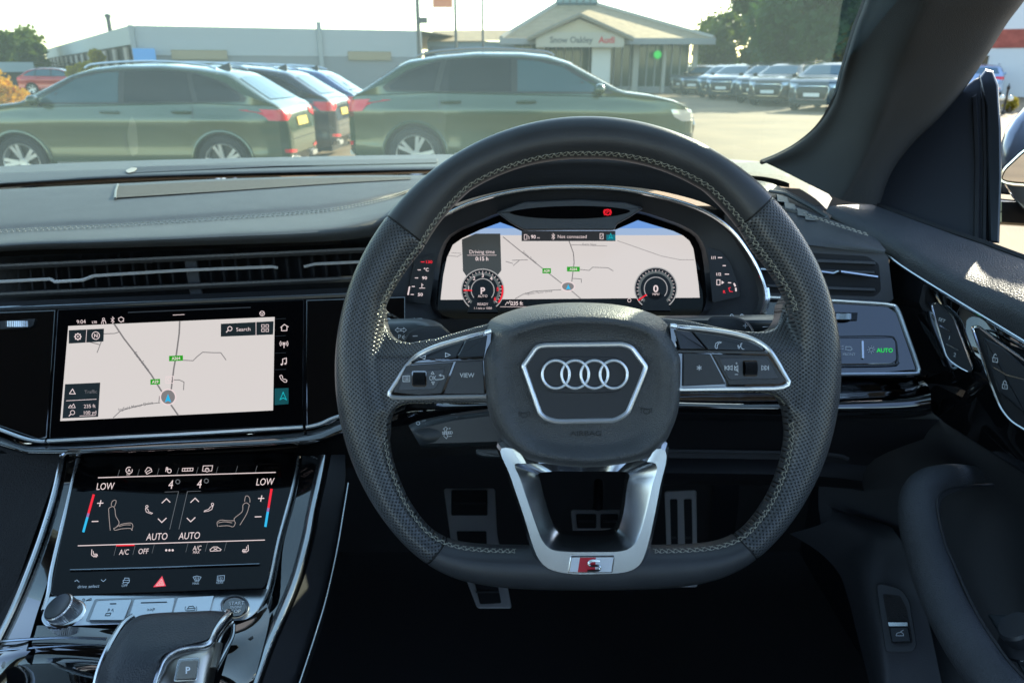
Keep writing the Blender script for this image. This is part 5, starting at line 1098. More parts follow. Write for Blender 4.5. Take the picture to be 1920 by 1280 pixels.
rows.append([PC.at(p.x, p.y, .0035) for p in B_]); rows.append([PC.at(p.x, p.y, -.004) for p in B_])
m = MB(); m.grid(rows); m.add([P(700, 598, .79), P(1450, 598, .79), P(1450, 640, .80), P(700, 640, .80)], [(0, 1, 2, 3)]); m.build('binnacle', M_MATTE, cl, sharp=25)
m = MB(); m.tube(smooth([P(720, 560, .784), P(716, 580, .784), P(722, 602, .784), P(735, 612, .785)], 6), .0035, 8); m.tube(smooth([P(1436, 540, .784), P(1438, 562, .784), P(1430, 588, .784), P(1412, 604, .785)], 6), .0035, 8); m.build('chrome_corner', M_CHROM, cl)
m = MB(); m.poly(PC, [(835, 602), (815, 580), (818, 520), (830, 450), (935, 398), (1205, 398), (1320, 445), (1328, 580), (1300, 604)], -.004); m.build('display_backing', M_SCRG, cl, smoothf=False)
def lay(k): return -.0036+.0003*k
lit = [(826, 562), (831, 517), (838, 483), (849, 459), (866, 447), (900, 431), (938, 417), (960, 425), (977, 433), (1154, 431), (1175, 422), (1196, 413), (1262, 433), (1281, 442), (1293, 452), (1300, 466), (1305, 497), (1310, 535), (1312, 558)]
def clipy(poly, y, above):
    out = []
    for i in range(len(poly)):
        a, b = poly[i-1], poly[i]; ia = (a[1] <= y) == above; ib = (b[1] <= y) == above
        if ia != ib: t = (y-a[1])/(b[1]-a[1]); out.append((a[0]+(b[0]-a[0])*t, y))
        if ib: out.append(b)
    return out
def clipx(poly, x, left): return [(q[1], q[0]) for q in clipy([(p[1], p[0]) for p in poly], x, left)]
m = MB(); m.poly(PC, clipy(lit, 441, False), lay(1)); m.build('map_area', E_MAP, cl, smoothf=False)
for nm, mm, ya, yb in (('map_sky', E_SKY1, 405, 428), ('map_sky_haze', E_SKY2, 428, 441)):
    for left in (True, False):
        q = clipy(clipy(clipx(lit, 1066, left), yb, True), ya, False)
        if len(q) > 2: m = MB(); m.poly(PC, q, lay(1)); m.build(nm, mm, cl, smoothf=False)
m = MB()
for pts, wd in (([(943, 444), (975, 470), (1017, 503), (1053, 531)], 1.6), ([(1069, 543), (1089, 560)], 1.6), ([(1067, 452), (1075, 474), (1076.5, 492), (1072, 528)], 1.8), ([(1086, 505), (1105, 507), (1111, 501), (1140, 502), (1150, 508)], 1.3), ([(1074, 522), (1090, 523), (1090, 530)], 1.3), ([(1052, 543), (1000, 546), (980, 552), (966, 560)], 1.3), ([(990, 487), (960, 488)], 1.2), ([(974, 488), (962, 498)], 1.2), ([(948, 490), (962, 494)], 1.2), ([(840, 479), (858, 481), (865, 477)], 1), ([(846, 474), (865, 475)], .8), ([(1071, 459), (1138, 461)], 1), ([(1157, 451), (1200, 466), (1240, 480), (1275, 487), (1301, 487)], .9)):
    m.stroke(PC, pts, wd, lay(2))
m.build('map_roads', E_ROAD, cl, smoothf=False)
m = MB(); m.text(PC, 'Stane Street', 993, 482, 4.6, 40, off=lay(3)); m.text(PC, 'Ingfield Manor Drive', 1010, 548, 4.2, -6, off=lay(3)); m.text(PC, 'Furze View', 1105, 458, 4, 1, off=lay(3)); m.build('map_street_names', mat('map_text_grey'), cl, smoothf=False)
m = MB(); m.rect(PC, 1017, 503, 1033, 512.5, lay(3)); m.rect(PC, 1063, 500, 1087, 509, lay(3)); m.build('road_number_signs', E_GREEN, cl, smoothf=False)
def E(mm, x, y, rx, ry, w_, off): mm.circle(PC, x, y, rx, w_, off, 28, ry)
m = MB(); m.text(PC, 'A29', 1025, 507.8, 4.6, 0, off=lay(4), bold=True); m.text(PC, 'A264', 1075, 504.5, 4.4, 0, off=lay(4), bold=True); E(m, 1065, 537, 12.5, 8.5, 2, lay(4)); m.build('map_markers', E_WHITE, cl, smoothf=False)
m = MB(); E(m, 1065, 537, 11, 7.3, None, lay(3)); m.build('position_disc', E_ROAD, cl, smoothf=False)
m = MB(); m.poly(PC, [(1065.5, 533), (1070, 543), (1065.5, 541.5), (1061, 543)], lay(5)); m.build('position_arrow', E_BLUE, cl, smoothf=False)
m = MB(); m.poly(PC, [(866, 449), (892, 438), (938, 438), (940, 507), (930, 520), (876, 520), (868, 508)], lay(3)); m.build('trip_panel', E_DARK, cl, smoothf=False)
m = MB(); m.rect(PC, 978, 433, 1154, 452, lay(3)); m.build('status_bar', mat('status_bar_grey', emit=srgb(44, 46, 50)), cl, smoothf=False)
m = MB(); m.rect(PC, 1137, 440, 1154, 450.5, lay(4)); m.build('active_tab', mat('tab_teal', emit=srgb(20, 110, 125)), cl, smoothf=False)
m = MB(); m.stroke(PC, [(1145, 437.5), (1148.5, 447), (1145, 445), (1141.5, 447)], 1, lay(5), True); m.build('active_symbol', E_TEAL, cl, smoothf=False)
# dials
for cx, cy, nm in ((905, 544, 'rev_counter'), (1229.5, 541, 'speedometer')):
    m = MB(); E(m, cx, cy, 39.5, 39.5, None, lay(4)); dl = m.build(nm, E_GAUGE, cl, smoothf=False)
    m = MB(); m.circle(PC, cx, cy, 36, 5, lay(5), 40); m.circle(PC, cx, cy, 25, 7, lay(5), 40); m.poly(PC, [(cx-15, cy+10), (cx+15, cy+10), (cx+29, cy+41), (cx-29, cy+41)], lay(6)); m.circle(PC, cx, cy, 21, None, lay(6), 32); m.build('dial_centre', E_BLK, dl, smoothf=False)
    m = MB(); m.circle(PC, cx, cy, 39.5, 2, lay(7), 40, None, 130, 410); m.circle(PC, cx, cy, 21.5, 1.6, lay(7), 40, None, 140, 400); m.build('dial_rings', mat('ring_grey', emit=srgb(170, 168, 168)), dl, smoothf=False)
    m = MB()
    for k in range(25):
        a = R(140+k*260/24); rr_ = 33 if k % 4 else 31.5; m.stroke(PC, [(cx+rr_*math.cos(a), cy+rr_*math.sin(a)), (cx+36*math.cos(a), cy+36*math.sin(a))], .9, lay(7))
    if cx < 1000:
        for t, ang in (('1', 190), ('2', 234), ('3', 270), ('4', 306)): m.text(PC, t, cx+27.5*math.cos(R(ang)), cy+27.5*math.sin(R(ang)), 6.5, 0, off=lay(8), bold=True)
        m.text(PC, 'P', cx, cy+1, 12, 0, off=lay(8), bold=True); m.text(PC, 'AUTO', cx, cy+11, 4.5, 0, off=lay(8)); m.text(PC, 'READY', cx, cy+26, 4.5, 0, off=lay(8)); m.text(PC, '1 / min x 1000', cx, cy+33.5, 4, 0, off=lay(8))
    else:
        m.text(PC, '0', cx, cy, 12.5, 0, off=lay(8), bold=True, sx=1.1); m.text(PC, 'MPH', cx, cy+10.5, 4.5, 0, off=lay(8))
    m.build('dial_figures', E_WHITE, dl, smoothf=False)
    m = MB()
    if cx < 1000:
        m.stroke(PC, [(cx-36, cy), (cx-20, cy+.6)], 2.4, lay(9)); m.circle(PC, cx, cy, 37.5, 3.2, lay(8), 14, None, -14, 38); m.text(PC, '5', cx+28, cy-2, 6.5, 0, off=lay(8), bold=True); m.text(PC, '6', cx+23, cy+16, 6.5, 0, off=lay(8), bold=True)
    else: m.stroke(PC, [(cx-33, cy+22), (cx-17, cy+11)], 2.6, lay(9))
    m.build('dial_needle', E_REDD, dl, smoothf=False)
m = MB(); m.text(PC, 'Driving time', 903.5, 472, 6.6, 0, off=lay(4)); m.text(PC, '0:15 h', 903.5, 485, 6.8, 0, off=lay(4), bold=True); m.stroke(PC, [(876, 478.5), (931, 478.5)], .7, lay(4))
m.text(PC, '90', 1000, 444, 6.4, 0, off=lay(4), bold=True); m.text(PC, 'mi', 1009.5, 445.5, 3.6, 0, off=lay(4)); m.text(PC, 'Not connected', 1072.5, 443.5, 6.2, 0, off=lay(4))
m.stroke(PC, [(983, 440), (988, 440), (988, 449), (983, 449)], 1, lay(4), True); m.stroke(PC, [(990, 442), (992, 444), (992, 449)], 1, lay(4)); m.stroke(PC, [(1034, 440), (1040, 446), (1037, 449), (1037, 438), (1040, 441), (1034, 447)], 1, lay(4)); m.stroke(PC, [(1125, 438), (1131, 438), (1131, 448), (1125, 448)], 1, lay(4), True); m.stroke(PC, [(1126, 446), (1130, 440)], .8, lay(4))
m.text(PC, '235 ft', 969, 568.5, 6.6, 0, off=lay(4), bold=True); m.stroke(PC, [(947, 572), (951, 566), (953, 569), (956, 564), (958, 572)], 1, lay(4)); m.stroke(PC, [(938, 575), (990, 575)], .8, lay(4)); m.circle(PC, 1180, 563, 3.2, 1, lay(4), 12)
m.build('display_wording', E_WHITE, cl, smoothf=False)
# side gauges
m = MB(); m.poly(Flat(.797), rounded([(764, 566), (770, 520), (777, 487), (815, 474), (818, 480), (806, 570)], 3)); gL = m.build('temperature_gauge', mat('gauge_black', (.006, .006, .007), .5), cl, smoothf=False)
G = Flat(.7965)
m = MB(); m.text(G, '130', 804, 491, 5.2, 0, bold=True, sx=1.2); m.stroke(G, [(789, 491), (796, 491)], 1.6); m.build('red_figures', E_REDD, gL, smoothf=False)
m = MB(); m.text(G, '°C', 799, 505.5, 6, 0, bold=True); m.text(G, '90', 796, 521, 5.5, 0, bold=True, sx=1.2); m.text(G, '50', 788, 552, 5.5, 0, bold=True, sx=1.2)
for x, y in ((786, 506), (781, 521), (775, 537), (773, 552)): m.stroke(G, [(x-3, y), (x+3, y)], 1.5)
m.stroke(G, [(791, 531), (791, 539)], 1.3); m.stroke(G, [(786, 540), (797, 540)], 1.2); m.stroke(G, [(791, 534), (794, 534)], 1); m.stroke(G, [(768, 537), (765, 553)], 2.6); m.build('gauge_figures', E_WHITE, gL, smoothf=False)
m = MB(); m.poly(Flat(.797), rounded([(1327, 464), (1351, 471), (1368, 490), (1385, 535), (1388, 556), (1336, 567)], 4)); gR = m.build('fuel_gauge', mat('gauge_black'), cl, smoothf=False)
m = MB(); m.text(G, '1/1', 1337, 483, 5.2, 0, bold=True, sx=1.1); m.text(G, '1/2', 1347, 514, 5.2, 0, bold=True, sx=1.1)
for x, y, w_ in ((1350, 483, 4), (1358, 498, 3), (1363, 514, 4), (1368, 530, 3)): m.stroke(G, [(x-w_, y), (x+w_, y)], 1.8)
m.stroke(G, [(1344, 524.5), (1350, 524.5), (1350, 534), (1344, 534)], 1.3, 0, True); m.poly(G, [(1353, 526), (1358, 529.5), (1353, 533)]); m.stroke(G, [(1376, 531), (1379, 537)], 3); m.stroke(G, [(1379.5, 539.5), (1380, 546)], 3); m.build('gauge_figures', E_WHITE, gR, smoothf=False)
m = MB(); m.text(G, 'R', 1358, 547, 5.4, 0, bold=True); m.stroke(G, [(1370, 539), (1366.5, 540), (1368, 546), (1374, 547)], 1.5); m.build('red_figures', E_REDD, gR, smoothf=False)
# overhanging warning lamp pod
po = [(930, 398), (984, 378), (1087, 374), (1173, 379), (1207, 390), (1180, 408), (1156, 421), (1152, 432), (982, 432), (960, 420)]
m = MB(); m.prism(Flat(.79), rounded(po, 5), -.035, 0, 3, .003); pod = m.build('warning_lamp_pod', M_GREY, cl)
m = MB(); m.prism(Flat(.79), smooth([V(p) for p in [(955, 398), (1010, 389), (1087, 386), (1150, 389), (1182, 396), (1150, 405), (1087, 410), (1000, 408)]], 5, True), -.001, .0006); m.build('lamp_window', M_SCRG, pod)
W_ = Flat(.789)
m = MB(); m.circle(W_, 1139, 398, 5.2, 2, 0, 16); m.circle(W_, 1139, 398, 7.2, 1.2, 0, 8, None, 130, 230); m.circle(W_, 1139, 398, 7.2, 1.2, 0, 8, None, -50, 50); m.text(W_, 'P', 1139, 398, 6, 0, bold=True); m.build('parking_brake_lamp', E_REDD, pod, smoothf=False)

# ================================================================== STALKS
def stalk(name, pts, d, back, label, cat, m_, bev=4):
    m = MB(); m.prism(Flat(d), pts, -back, 0, bev, .006, 4); o = m.build(name, m_, None); recenter(o); tag(o, label, cat); return o
M_STK = mat('stalk_plastic', (.028, .034, .038), .38, bump=900, bumpd=.0001)
s1 = empty('indicator_stalk', P(900, 620, .65), 'black indicator and headlamp stalk with white symbols left of the wheel column', 'stalk')
m = MB(); m.loft([[P(690, 600, .66), P(760, 597, .655), P(800, 598, .65), P(825, 606, .65), P(838, 620, .65)], [P(690, 612, .64), P(760, 610, .637), P(800, 611, .634), P(822, 617, .634), P(832, 630, .635)], [P(690, 652, .64), P(760, 652, .637), P(800, 652, .634), P(822, 652, .634), P(1000, 652, .635)], [P(690, 665, .66), P(760, 665, .66), P(1000, 665, .66), P(1010, 665, .66), P(1040, 665, .66)]], 30, 5, cross=4); m.build('lever', M_STK, s1)
SL = Plane(P(700, 603, .6535), P(800, 602, .648), P(760, 611, .635)); SF = Flat(.6325)
m = MB()
m.stroke(SF, [(741, 618.5), (746, 614), (746, 616.5), (751, 616.5), (751, 620.5), (746, 620.5), (746, 623)], 1.1, 0, True); m.stroke(SF, [(762, 618.5), (757, 614), (757, 616.5), (752.5, 616.5), (752.5, 620.5), (757, 620.5), (757, 623)], 1.1, 0, True)
m.text(SF, 'P', 749, 631, 8, 0); m.stroke(SF, [(754, 631), (759, 628)], 1); m.stroke(SF, [(754, 632), (760, 632)], 1); m.stroke(SF, [(754, 633), (759, 636)], 1)
for x in (712, 773): m.stroke(SL, [(x, 599), (x+4, 596.5), (x+4, 601), (x, 599)], 1, .0006); m.stroke(SL, [(x+10, 597), (x+18, 597), (x+21, 599), (x+18, 601), (x+10, 601)], 1, .0006, True)
m.text(SL, 'AUTO', 731, 603.5, 3.6, 0, off=.0006); m.build('lever_symbols', M_WHITE, s1, smoothf=False)
s2 = empty('wiper_stalk', P(1300, 620, .65), 'black wiper stalk with white symbols right of the wheel column', 'stalk')
m = MB(); m.loft([[P(1180, 592, .66), P(1340, 591, .655), P(1430, 590, .652), P(1500, 590, .655)], [P(1180, 601, .64), P(1340, 600, .637), P(1430, 600, .634), P(1500, 601, .638)], [P(1180, 622, .645), P(1340, 622, .642), P(1430, 622, .640), P(1500, 622, .642)], [P(1180, 630, .66), P(1340, 630, .66), P(1430, 630, .66), P(1500, 628, .66)]], 24, 5, cross=4); m.build('lever', M_STK, s2)
SR = Plane(P(1340, 595, .648), P(1480, 595, .646), P(1400, 600, .636)); SF2 = Flat(.636)
m = MB(); m.circle(SR, 1372, 592, 3, 1, .001, 10); m.circle(SR, 1391, 592, 3, 1, .001, 10); m.text(SR, 'OFF', 1456, 592, 3, 0, off=.001); m.text(SR, 'REAR', 1468, 596, 3, 0, off=.001); m.text(SF2, "'''", 1443, 607, 4, 0, off=.001); m.stroke(SF2, [(1421, 607), (1423, 609)], 1, .001); m.stroke(SF2, [(1430, 613), (1445, 611), (1452, 614)], 1, .001); m.build('lever_symbols', M_WHITE, s2, smoothf=False)
s3 = empty('cruise_stalk', P(960, 800, .62), 'short black cruise control stalk marked SPEED and SET below the left spoke', 'stalk')
M_CR = mat('cruise_face', (.013, .012, .012), .35)
top_ = [[P(766, 797, .64), P(790, 787, .64), P(850, 775, .645), P(930, 764, .65), P(1000, 758, .66)], [P(770, 805, .625), P(782, 801, .622), P(850, 783, .625), P(930, 774, .63), P(1000, 768, .64)], [P(786, 833, .625), P(800, 834, .622), P(850, 833, .625), P(930, 828, .63), P(1000, 820, .64)], [P(790, 840, .645), P(805, 840, .645), P(850, 838, .65), P(930, 832, .655), P(1000, 828, .66)]]
m = MB(); m.loft(top_, 30, 5, cross=5, cap0=False); m.build('lever', M_STK, s3)
m = MB(); m.prism(Flat(.622), rounded([(784, 803), (850, 787), (940, 776), (940, 828), (850, 831), (795, 832)], 5), -.004, .001, 1, .001); m.build('lever_face', M_CR, s3)
CF = Flat(.6205); CT = Plane(P(790, 792, .634), P(860, 777, .637), P(800, 798, .624))
m = MB(); m.text(CF, 'SPEED', 839, 811, 5.2, -3, bold=True); m.text(CF, '+', 843, 803, 5, 0); m.stroke(CF, [(841, 818), (847, 817)], 1)
m.stroke(CF, [(831, 804), (835.5, 800), (840, 803.5), (837.5, 804), (837.5, 807), (833, 807.5), (833, 804)], .9, 0, True); m.stroke(CF, [(832, 817), (833.5, 813.5), (838, 813), (838, 816), (840, 816.5), (837, 822)], .9, 0, True)
for i, ch in enumerate('SET'): m.text(CF, ch, 789+i*2.6, 811+i*5.2, 5, 60)
m.text(CT, 'ON', 799, 792, 3.4, -10, off=.002); m.text(CT, 'OFF', 795, 789, 3.4, -10, off=.002); m.circle(CT, 784, 793, 3.2, 1, .002, 10); m.text(CT, 'LIM', 823, 784, 3.4, -8, off=.002); m.text(CT, 'CAN', 850, 777, 3.4, -8, off=.002); m.text(CT, 'RES', 854, 781, 3.4, -8, off=.002); m.build('lever_lettering', M_BRIGHT, s3, smoothf=False)
m = MB(); m.prism(Flat(.66), rounded([(892, 842), (950, 842), (960, 860), (905, 857), (893, 853)], 4), -.02, 0, 3, .003); o = m.build('column_lever', M_STK, None); recenter(o); tag(o, 'small dark steering column lever below the wheel hub', 'lever')
m = MB(); mm_ = [[P(1093+r_*math.cos(a), 720+r_*math.sin(a)*.9, d) for a in [2*math.pi*k/32 for k in range(32)]] for r_, d in ((135, .585), (135, .66), (150, .70), (150, .86))]
m.grid(mm_, True, True); col_ = m.build('steering_column', M_MATTE, None); recenter(col_); tag(col_, 'black steering column shroud behind the wheel hub', 'steering column')

# ================================================================== STEERING WHEEL
WD = .55; K = WD/FPX; WC = P(1101, 693, WD)
WROT = Matrix((AX_R, AX_U, -AX_F)).transposed()
sw_ = empty('steering_wheel', WC, 'flat-bottomed black leather steering wheel with perforated grips, four-ring badge and silver lower spoke', 'steering wheel', rot=WROT)
WM = ORG[sw_.name]
def wl(x, y, z): return WM @ V(((x-1101)*K, -(y-693)*K, z))     # photo pixel at wheel depth, height towards the driver
class WP:                                                       # wheel-plane frame
    n = -AX_F
    def at(s, x, y, off=0): return wl(x, y, off)
wp = WP()
def bend(x, y): return .020*min(max((668-y)/62, 0), 1.15) if x < 906 else .020*min(max((655-y)/58, 0), 1.15) if x > 1262 else 0
class WB:                                                       # wheel-plane frame whose upper spoke faces lean back
    n = -AX_F
    def at(s, x, y, off=0): return wl(x, y, off-bend(x, y))
wb = WB()
def Ro(phi):
    c = -math.cos(R(phi)); r0 = 472
    return r0 if c <= 0 else (r0**-16+(413/c)**-16)**(-1/16)
RIT = [(0, 396), (20, 400), (33, 402), (45, 391), (54, 382), (63, 389), (72, 396), (85, 388), (101, 372), (107, 389), (115, 402), (125, 414), (135, 421), (180, 421)]
def Ri(phi):
    r0 = interp(RIT, phi); c = -math.cos(R(phi))
    return r0 if c <= .3 else (r0**-22+(330/c)**-22)**(-1/22)
def rimpt(side, phi, a, lift=0):
    """side -1 left / 1 right, phi degrees from the top, a = section angle (0 outward, 90 front, 180 inward)"""
    ro, ri = Ro(phi)*K, Ri(phi)*K; rc, w_ = (ro+ri)/2, (ro-ri)/2; h = .0165
    ca, sa = math.cos(a), math.sin(a); e = 2/2.25
    q = math.copysign(abs(ca)**e, ca)*(w_+lift); z = math.copysign(abs(sa)**e, sa)*(h+lift)
    r = rc+q
    return WM @ V((side*math.sin(R(phi))*r, math.cos(R(phi))*r, z))
NS = 36
def rimarc(mb, segs, lift=0, caps=True):
    rows = [[rimpt(s, ph, 2*math.pi*k/NS, lift) for k in range(NS)] for s, ph in segs]
    mb.grid(rows, True, caps, caps); return mb
LU, LL, RU, RL = 52.5, 140.3, 46.7, 138.2
def span(a, b, n): return [a+(b-a)*i/n for i in range(n+1)]
M_RIMS = mat('smooth_wheel_leather', (.040, .042, .045), .33, bump=1400, bumpd=.00016, spec=.45, noise=.15, nscale=25, rnoise=.08)
m = MB(); rimarc(m, [(-1, p) for p in span(LU-.25, 0, 50)]+[(1, p) for p in span(1, RU-.25, 46)]); m.build('upper_rim', M_RIMS, sw_)
m = MB(); rimarc(m, [(-1, p) for p in span(LL+.25, 180, 40)]+[(1, p) for p in span(179, RL+.25, 42)]); m.build('lower_rim', M_RIMS, sw_)
m = MB()
for s, ph in ((-1, LU), (-1, LL), (1, RU), (1, RL)): rimarc(m, [(s, ph-.3), (s, ph+.3)], -.0008)
m.build('leather_seam', mat('seam_black', (.004, .004, .004), .7), sw_)
# perforated leather: dot lattice in polar coordinates of the wheel
M_PERF = bpy.data.materials.new('perforated_leather'); M_PERF.use_nodes = True; nt = M_PERF.node_tree; L = nt.links; b = nt.nodes['Principled BSDF']
b.inputs['Roughness'].default_value = .29; b.inputs['Specular IOR Level'].default_value = .5
def N_(t, **kw):
    n = nt.nodes.new(t)
    for k_, v_ in kw.items(): setattr(n, k_, v_)
    return n
def Mt(op, a, b_=None, c_=None):
    n = N_('ShaderNodeMath', operation=op)
    for i, q in enumerate((a, b_, c_)):
        if q is None: continue
        if isinstance(q, (int, float)): n.inputs[i].default_value = q
        else: L.new(q, n.inputs[i])
    return n.outputs[0]
tc = N_('ShaderNodeTexCoord'); sx_ = N_('ShaderNodeSeparateXYZ'); L.new(tc.outputs['Object'], sx_.inputs[0]); X, Y, Z = sx_.outputs
rr_ = Mt('SQRT', Mt('ADD', Mt('MULTIPLY', X, X), Mt('MULTIPLY', Y, Y)))
RC = 431*K; wd_ = 42*K
uu = Mt('MULTIPLY', Mt('ARCTAN2', Y, Mt('ABSOLUTE', X)), RC)
tt = Mt('MINIMUM', Mt('MAXIMUM', Mt('DIVIDE', Mt('SUBTRACT', rr_, RC), wd_), 0.0), .995)
vv = Mt('ADD', Mt('MULTIPLY', Mt('ARCSINE', tt), wd_), Mt('MINIMUM', Mt('SUBTRACT', rr_, RC), 0.0))
SP = .00335
def lat(du):
    a_ = Mt('SUBTRACT', Mt('FRACT', Mt('ADD', Mt('DIVIDE', uu, SP), du)), .5); b2 = Mt('SUBTRACT', Mt('FRACT', Mt('ADD', Mt('DIVIDE', vv, SP), du)), .5)
    return Mt('SQRT', Mt('ADD', Mt('MULTIPLY', a_, a_), Mt('MULTIPLY', b2, b2)))
dd_ = Mt('MINIMUM', lat(.0), lat(.5))
hm = N_('ShaderNodeMapRange', interpolation_type='SMOOTHSTEP'); L.new(dd_, hm.inputs[0]); hm.inputs[1].default_value = .10; hm.inputs[2].default_value = .27
nz2 = N_('ShaderNodeTexNoise'); nz2.inputs['Scale'].default_value = 1200; L.new(tc.outputs['Object'], nz2.inputs['Vector'])
hh = Mt('ADD', hm.outputs[0], Mt('MULTIPLY', nz2.outputs['Fac'], .12))
bn = N_('ShaderNodeBump'); bn.inputs['Distance'].default_value = .00055; bn.inputs['Strength'].default_value = 1; L.new(hh, bn.inputs['Height']); L.new(bn.outputs[0], b.inputs['Normal'])
cr = N_('ShaderNodeMix', data_type='RGBA'); cr.inputs[6].default_value = (.003, .003, .003, 1); cr.inputs[7].default_value = (.062, .066, .070, 1)
hc = N_('ShaderNodeMapRange'); L.new(dd_, hc.inputs[0]); hc.inputs[1].default_value = .13; hc.inputs[2].default_value = .22; L.new(hc.outputs[0], cr.inputs[0]); L.new(cr.outputs[2], b.inputs['Base Color'])
def spokebody(mb, pts, z0, z1, zm):
    def f(z):
        def g(x, y):
            xx = x if (x < 905 or x > 1263) else (905 if x < 1091 else 1263)
            return wl(x, y, z-bend(xx, y))
        return g
    mb.fill(inset(pts, 2), f(z1), f(z0), 12)
spL = smooth([V(p) for p in [(668, 520), (708, 560), (716, 600), (733, 630), (765, 641), (810, 634), (860, 619), (920, 603), (985, 600)]], 5)+smooth([V(p) for p in [(985, 757), (900, 756), (800, 756), (762, 757), (742, 768), (733, 790), (728, 830), (690, 880), (655, 760), (652, 640)]], 5)
spR = smooth([V(p) for p in [(1520, 520), (1483, 560), (1474, 592), (1455, 614), (1425, 620), (1370, 615), (1310, 601), (1265, 594), (1190, 590)]], 5)+smooth([V(p) for p in [(1190, 738), (1268, 737), (1400, 735), (1440, 738), (1462, 752), (1472, 780), (1478, 830), (1510, 880), (1548, 760), (1550, 640)]], 5)
for s, u_, l_, sp, nm in ((-1, LU, LL, spL, 'left'), (1, RU, RL, spR, 'right')):
    m = MB(); rimarc(m, [(s, p) for p in span(u_, l_, 90)]); spokebody(m, sp, -.010, .0102, .01)
    g_ = m.build('perforated_grip', M_PERF, sw_, fixn=True)
    rm = g_.modifiers.new('Remesh', 'REMESH'); rm.mode = 'VOXEL'; rm.voxel_size = .0011; rm.use_smooth_shade = True
    sm = g_.modifiers.new('Smooth', 'SMOOTH'); sm.factor = .5; sm.iterations = 14
# cross stitching on the inside edge
M_YARN = mat('steering_yarn', (.36, .35, .29), .8)
m = MB()
path = [(-1, p) for p in span(180, 107, 84)]
def stit(segs, mb):
    fine = segs; L_ = 0; a1, a2, am = R(144), R(162), R(153)
    pts = [(s, p) for s, p in fine]; rail = [rimpt(s, p, am) for s, p in pts]
    n = max(int(sum((b-a).length for a, b in zip(rail, rail[1:]))/.0052), 2)
    def at(t):
        k = t*(len(pts)-1); i = min(int(k), len(pts)-2); f = k-i; s = pts[i][0]; return s, pts[i][1]*(1-f)+pts[i+1][1]*f
    for j in range(n):
        for q0, q1, aa, ab in ((j/n, (j+1)/n, a1, a2), ((j+.5)/n, min((j+1.3)/n, 1), a2, a1), ((j+.05)/n, (j+.9)/n, a1, a1)):
            s0, p0 = at(q0); s1_, p1 = at(q1)
            if s0 != s1_: continue
            pm = (p0+p1)/2
            mb.tube([rimpt(s0, p0, aa, .0001), rimpt(s0, pm, (aa+ab)/2+(.05 if aa == ab else 0), .0009), rimpt(s1_, p1, ab, .0001)], .00021, 5)
for seg in ([(-1, p) for p in span(76, 0, 90)], [(1, p) for p in span(0, 74, 90)], [(-1, p) for p in span(104, 158, 60)], [(1, p) for p in span(104, 160, 60)]): m = MB(); stit(seg, m); m.build('cross_stitching', M_YARN, sw_)
m = MB()
for pts in (spL, spR):
    q = [p for p in pts if 745 < p.x < 905 or 1270 < p.x < 1468]; q = [p for p in q if p.y > 725]; q.sort(key=lambda p: p.x)
    for i in range(0, len(q)-1):
        n = max(int((q[i+1]-q[i]).length/9), 1)
        for k in range(n): a_ = q[i].lerp(q[i+1], k/n); b2 = q[i].lerp(q[i+1], (k+.6)/n); m.tube([wl(a_.x, a_.y-1, .004), wl((a_.x+b2.x)/2, a_.y-2.5, .006), wl(b2.x, b2.y-1, .004)], .00035, 5)
m.build('spoke_stitching', M_YARN, sw_)
HZ = .0165
# airbag hub
hub = smooth([V(p) for p in [(912, 606), (940, 586), (1000, 569), (1085, 563), (1170, 568), (1235, 585), (1262, 608), (1271, 650), (1272, 710), (1268, 765), (1256, 802), (1238, 832), (1195, 860), (1098, 873), (1000, 862), (955, 838), (930, 805), (914, 762), (907, 710), (905, 650)]], 6, True)
hc_ = V((1091, 712))
def ringpts(s, dy=0): return [hc_+V((0, dy))+(p-hc_)*s for p in hub]
HP = ((.97, -.05, -.04, 0), (1, -.036, -.02, 0), (.998, -.028, .004, 0), (.985, -.017, .0115, 0), (.955, -.0075, .0175, 0), (.92, .0005, .0208, 0), (.88, .0080, .0222, 0), (.84, .0145, .0215, 1), (.80, .0190, .0200, 2), (.76, .0215, .0182, 3), (.72, .0205, .0165, 4), (.685, .0175, .0157, 4), (.45, .0155, .0155, 2), (.2, .0158, .0158, 0))
m = MB(); rows = []
for s, z, z2, dy in HP:
    row = []
    for p, p0 in zip(ringpts(s, dy), hub):
        u = min(max((hc_.y-40-p0.y)/85, 0), 1); row.append(wl(p.x, p.y, z*u+z2*(1-u)))
    rows.append(row)
m.grid(rows, True, True, False); o = len(m.v)-len(hub); m.f.append(tuple(range(o, o+len(hub)))); hb_ = m.build('airbag_cover', M_HUB, sw_, sharp=70)
m = MB(); m.text(wp, 'AIRBAG', 1094, 807, 9, 0, off=HZ, sx=1.25); m.build('embossed_word', mat('embossed_black', (.007, .008, .009), .5), hb_, smoothf=False)
m = MB()
for x, y, f in ((982, 772, 1), (1205, 765, -1)):
    m.circle(wp, x, y+2, 6, 1.4, HZ, 12, 4.5); m.stroke(wp, [(x-9*f, y+5), (x-9*f, y-4), (x, y-1), (x+10*f, y-5)], 1.4, HZ); m.stroke(wp, [(x+10*f, y-5), (x+10*f, y+4)], 1.4, HZ)
m.build('horn_symbols', mat('embossed_black'), hb_, smoothf=False)
bad = rounded([(977, 684, 12), (1003, 647, 14), (1020, 644, 6), (1160, 642, 8), (1178, 648, 14), (1205, 684, 12), (1203, 694, 6), (1172, 770, 14), (1160, 779, 8), (1145, 786, 10), (1040, 788, 10), (1020, 782, 10), (1008, 772, 8), (981, 694, 6)], 6)
m = MB(); m.prism(wp, bad, .010, .0195, 2, .001); bo_ = m.build('badge_plate', mat('badge_black', (.016, .017, .021), .5), sw_)
m = MB(); q = inset(bad, 3); m.tube([wl(p.x, p.y, .0195) for p in q], .0019, 10, True); m.build('badge_frame', M_PODT, bo_)
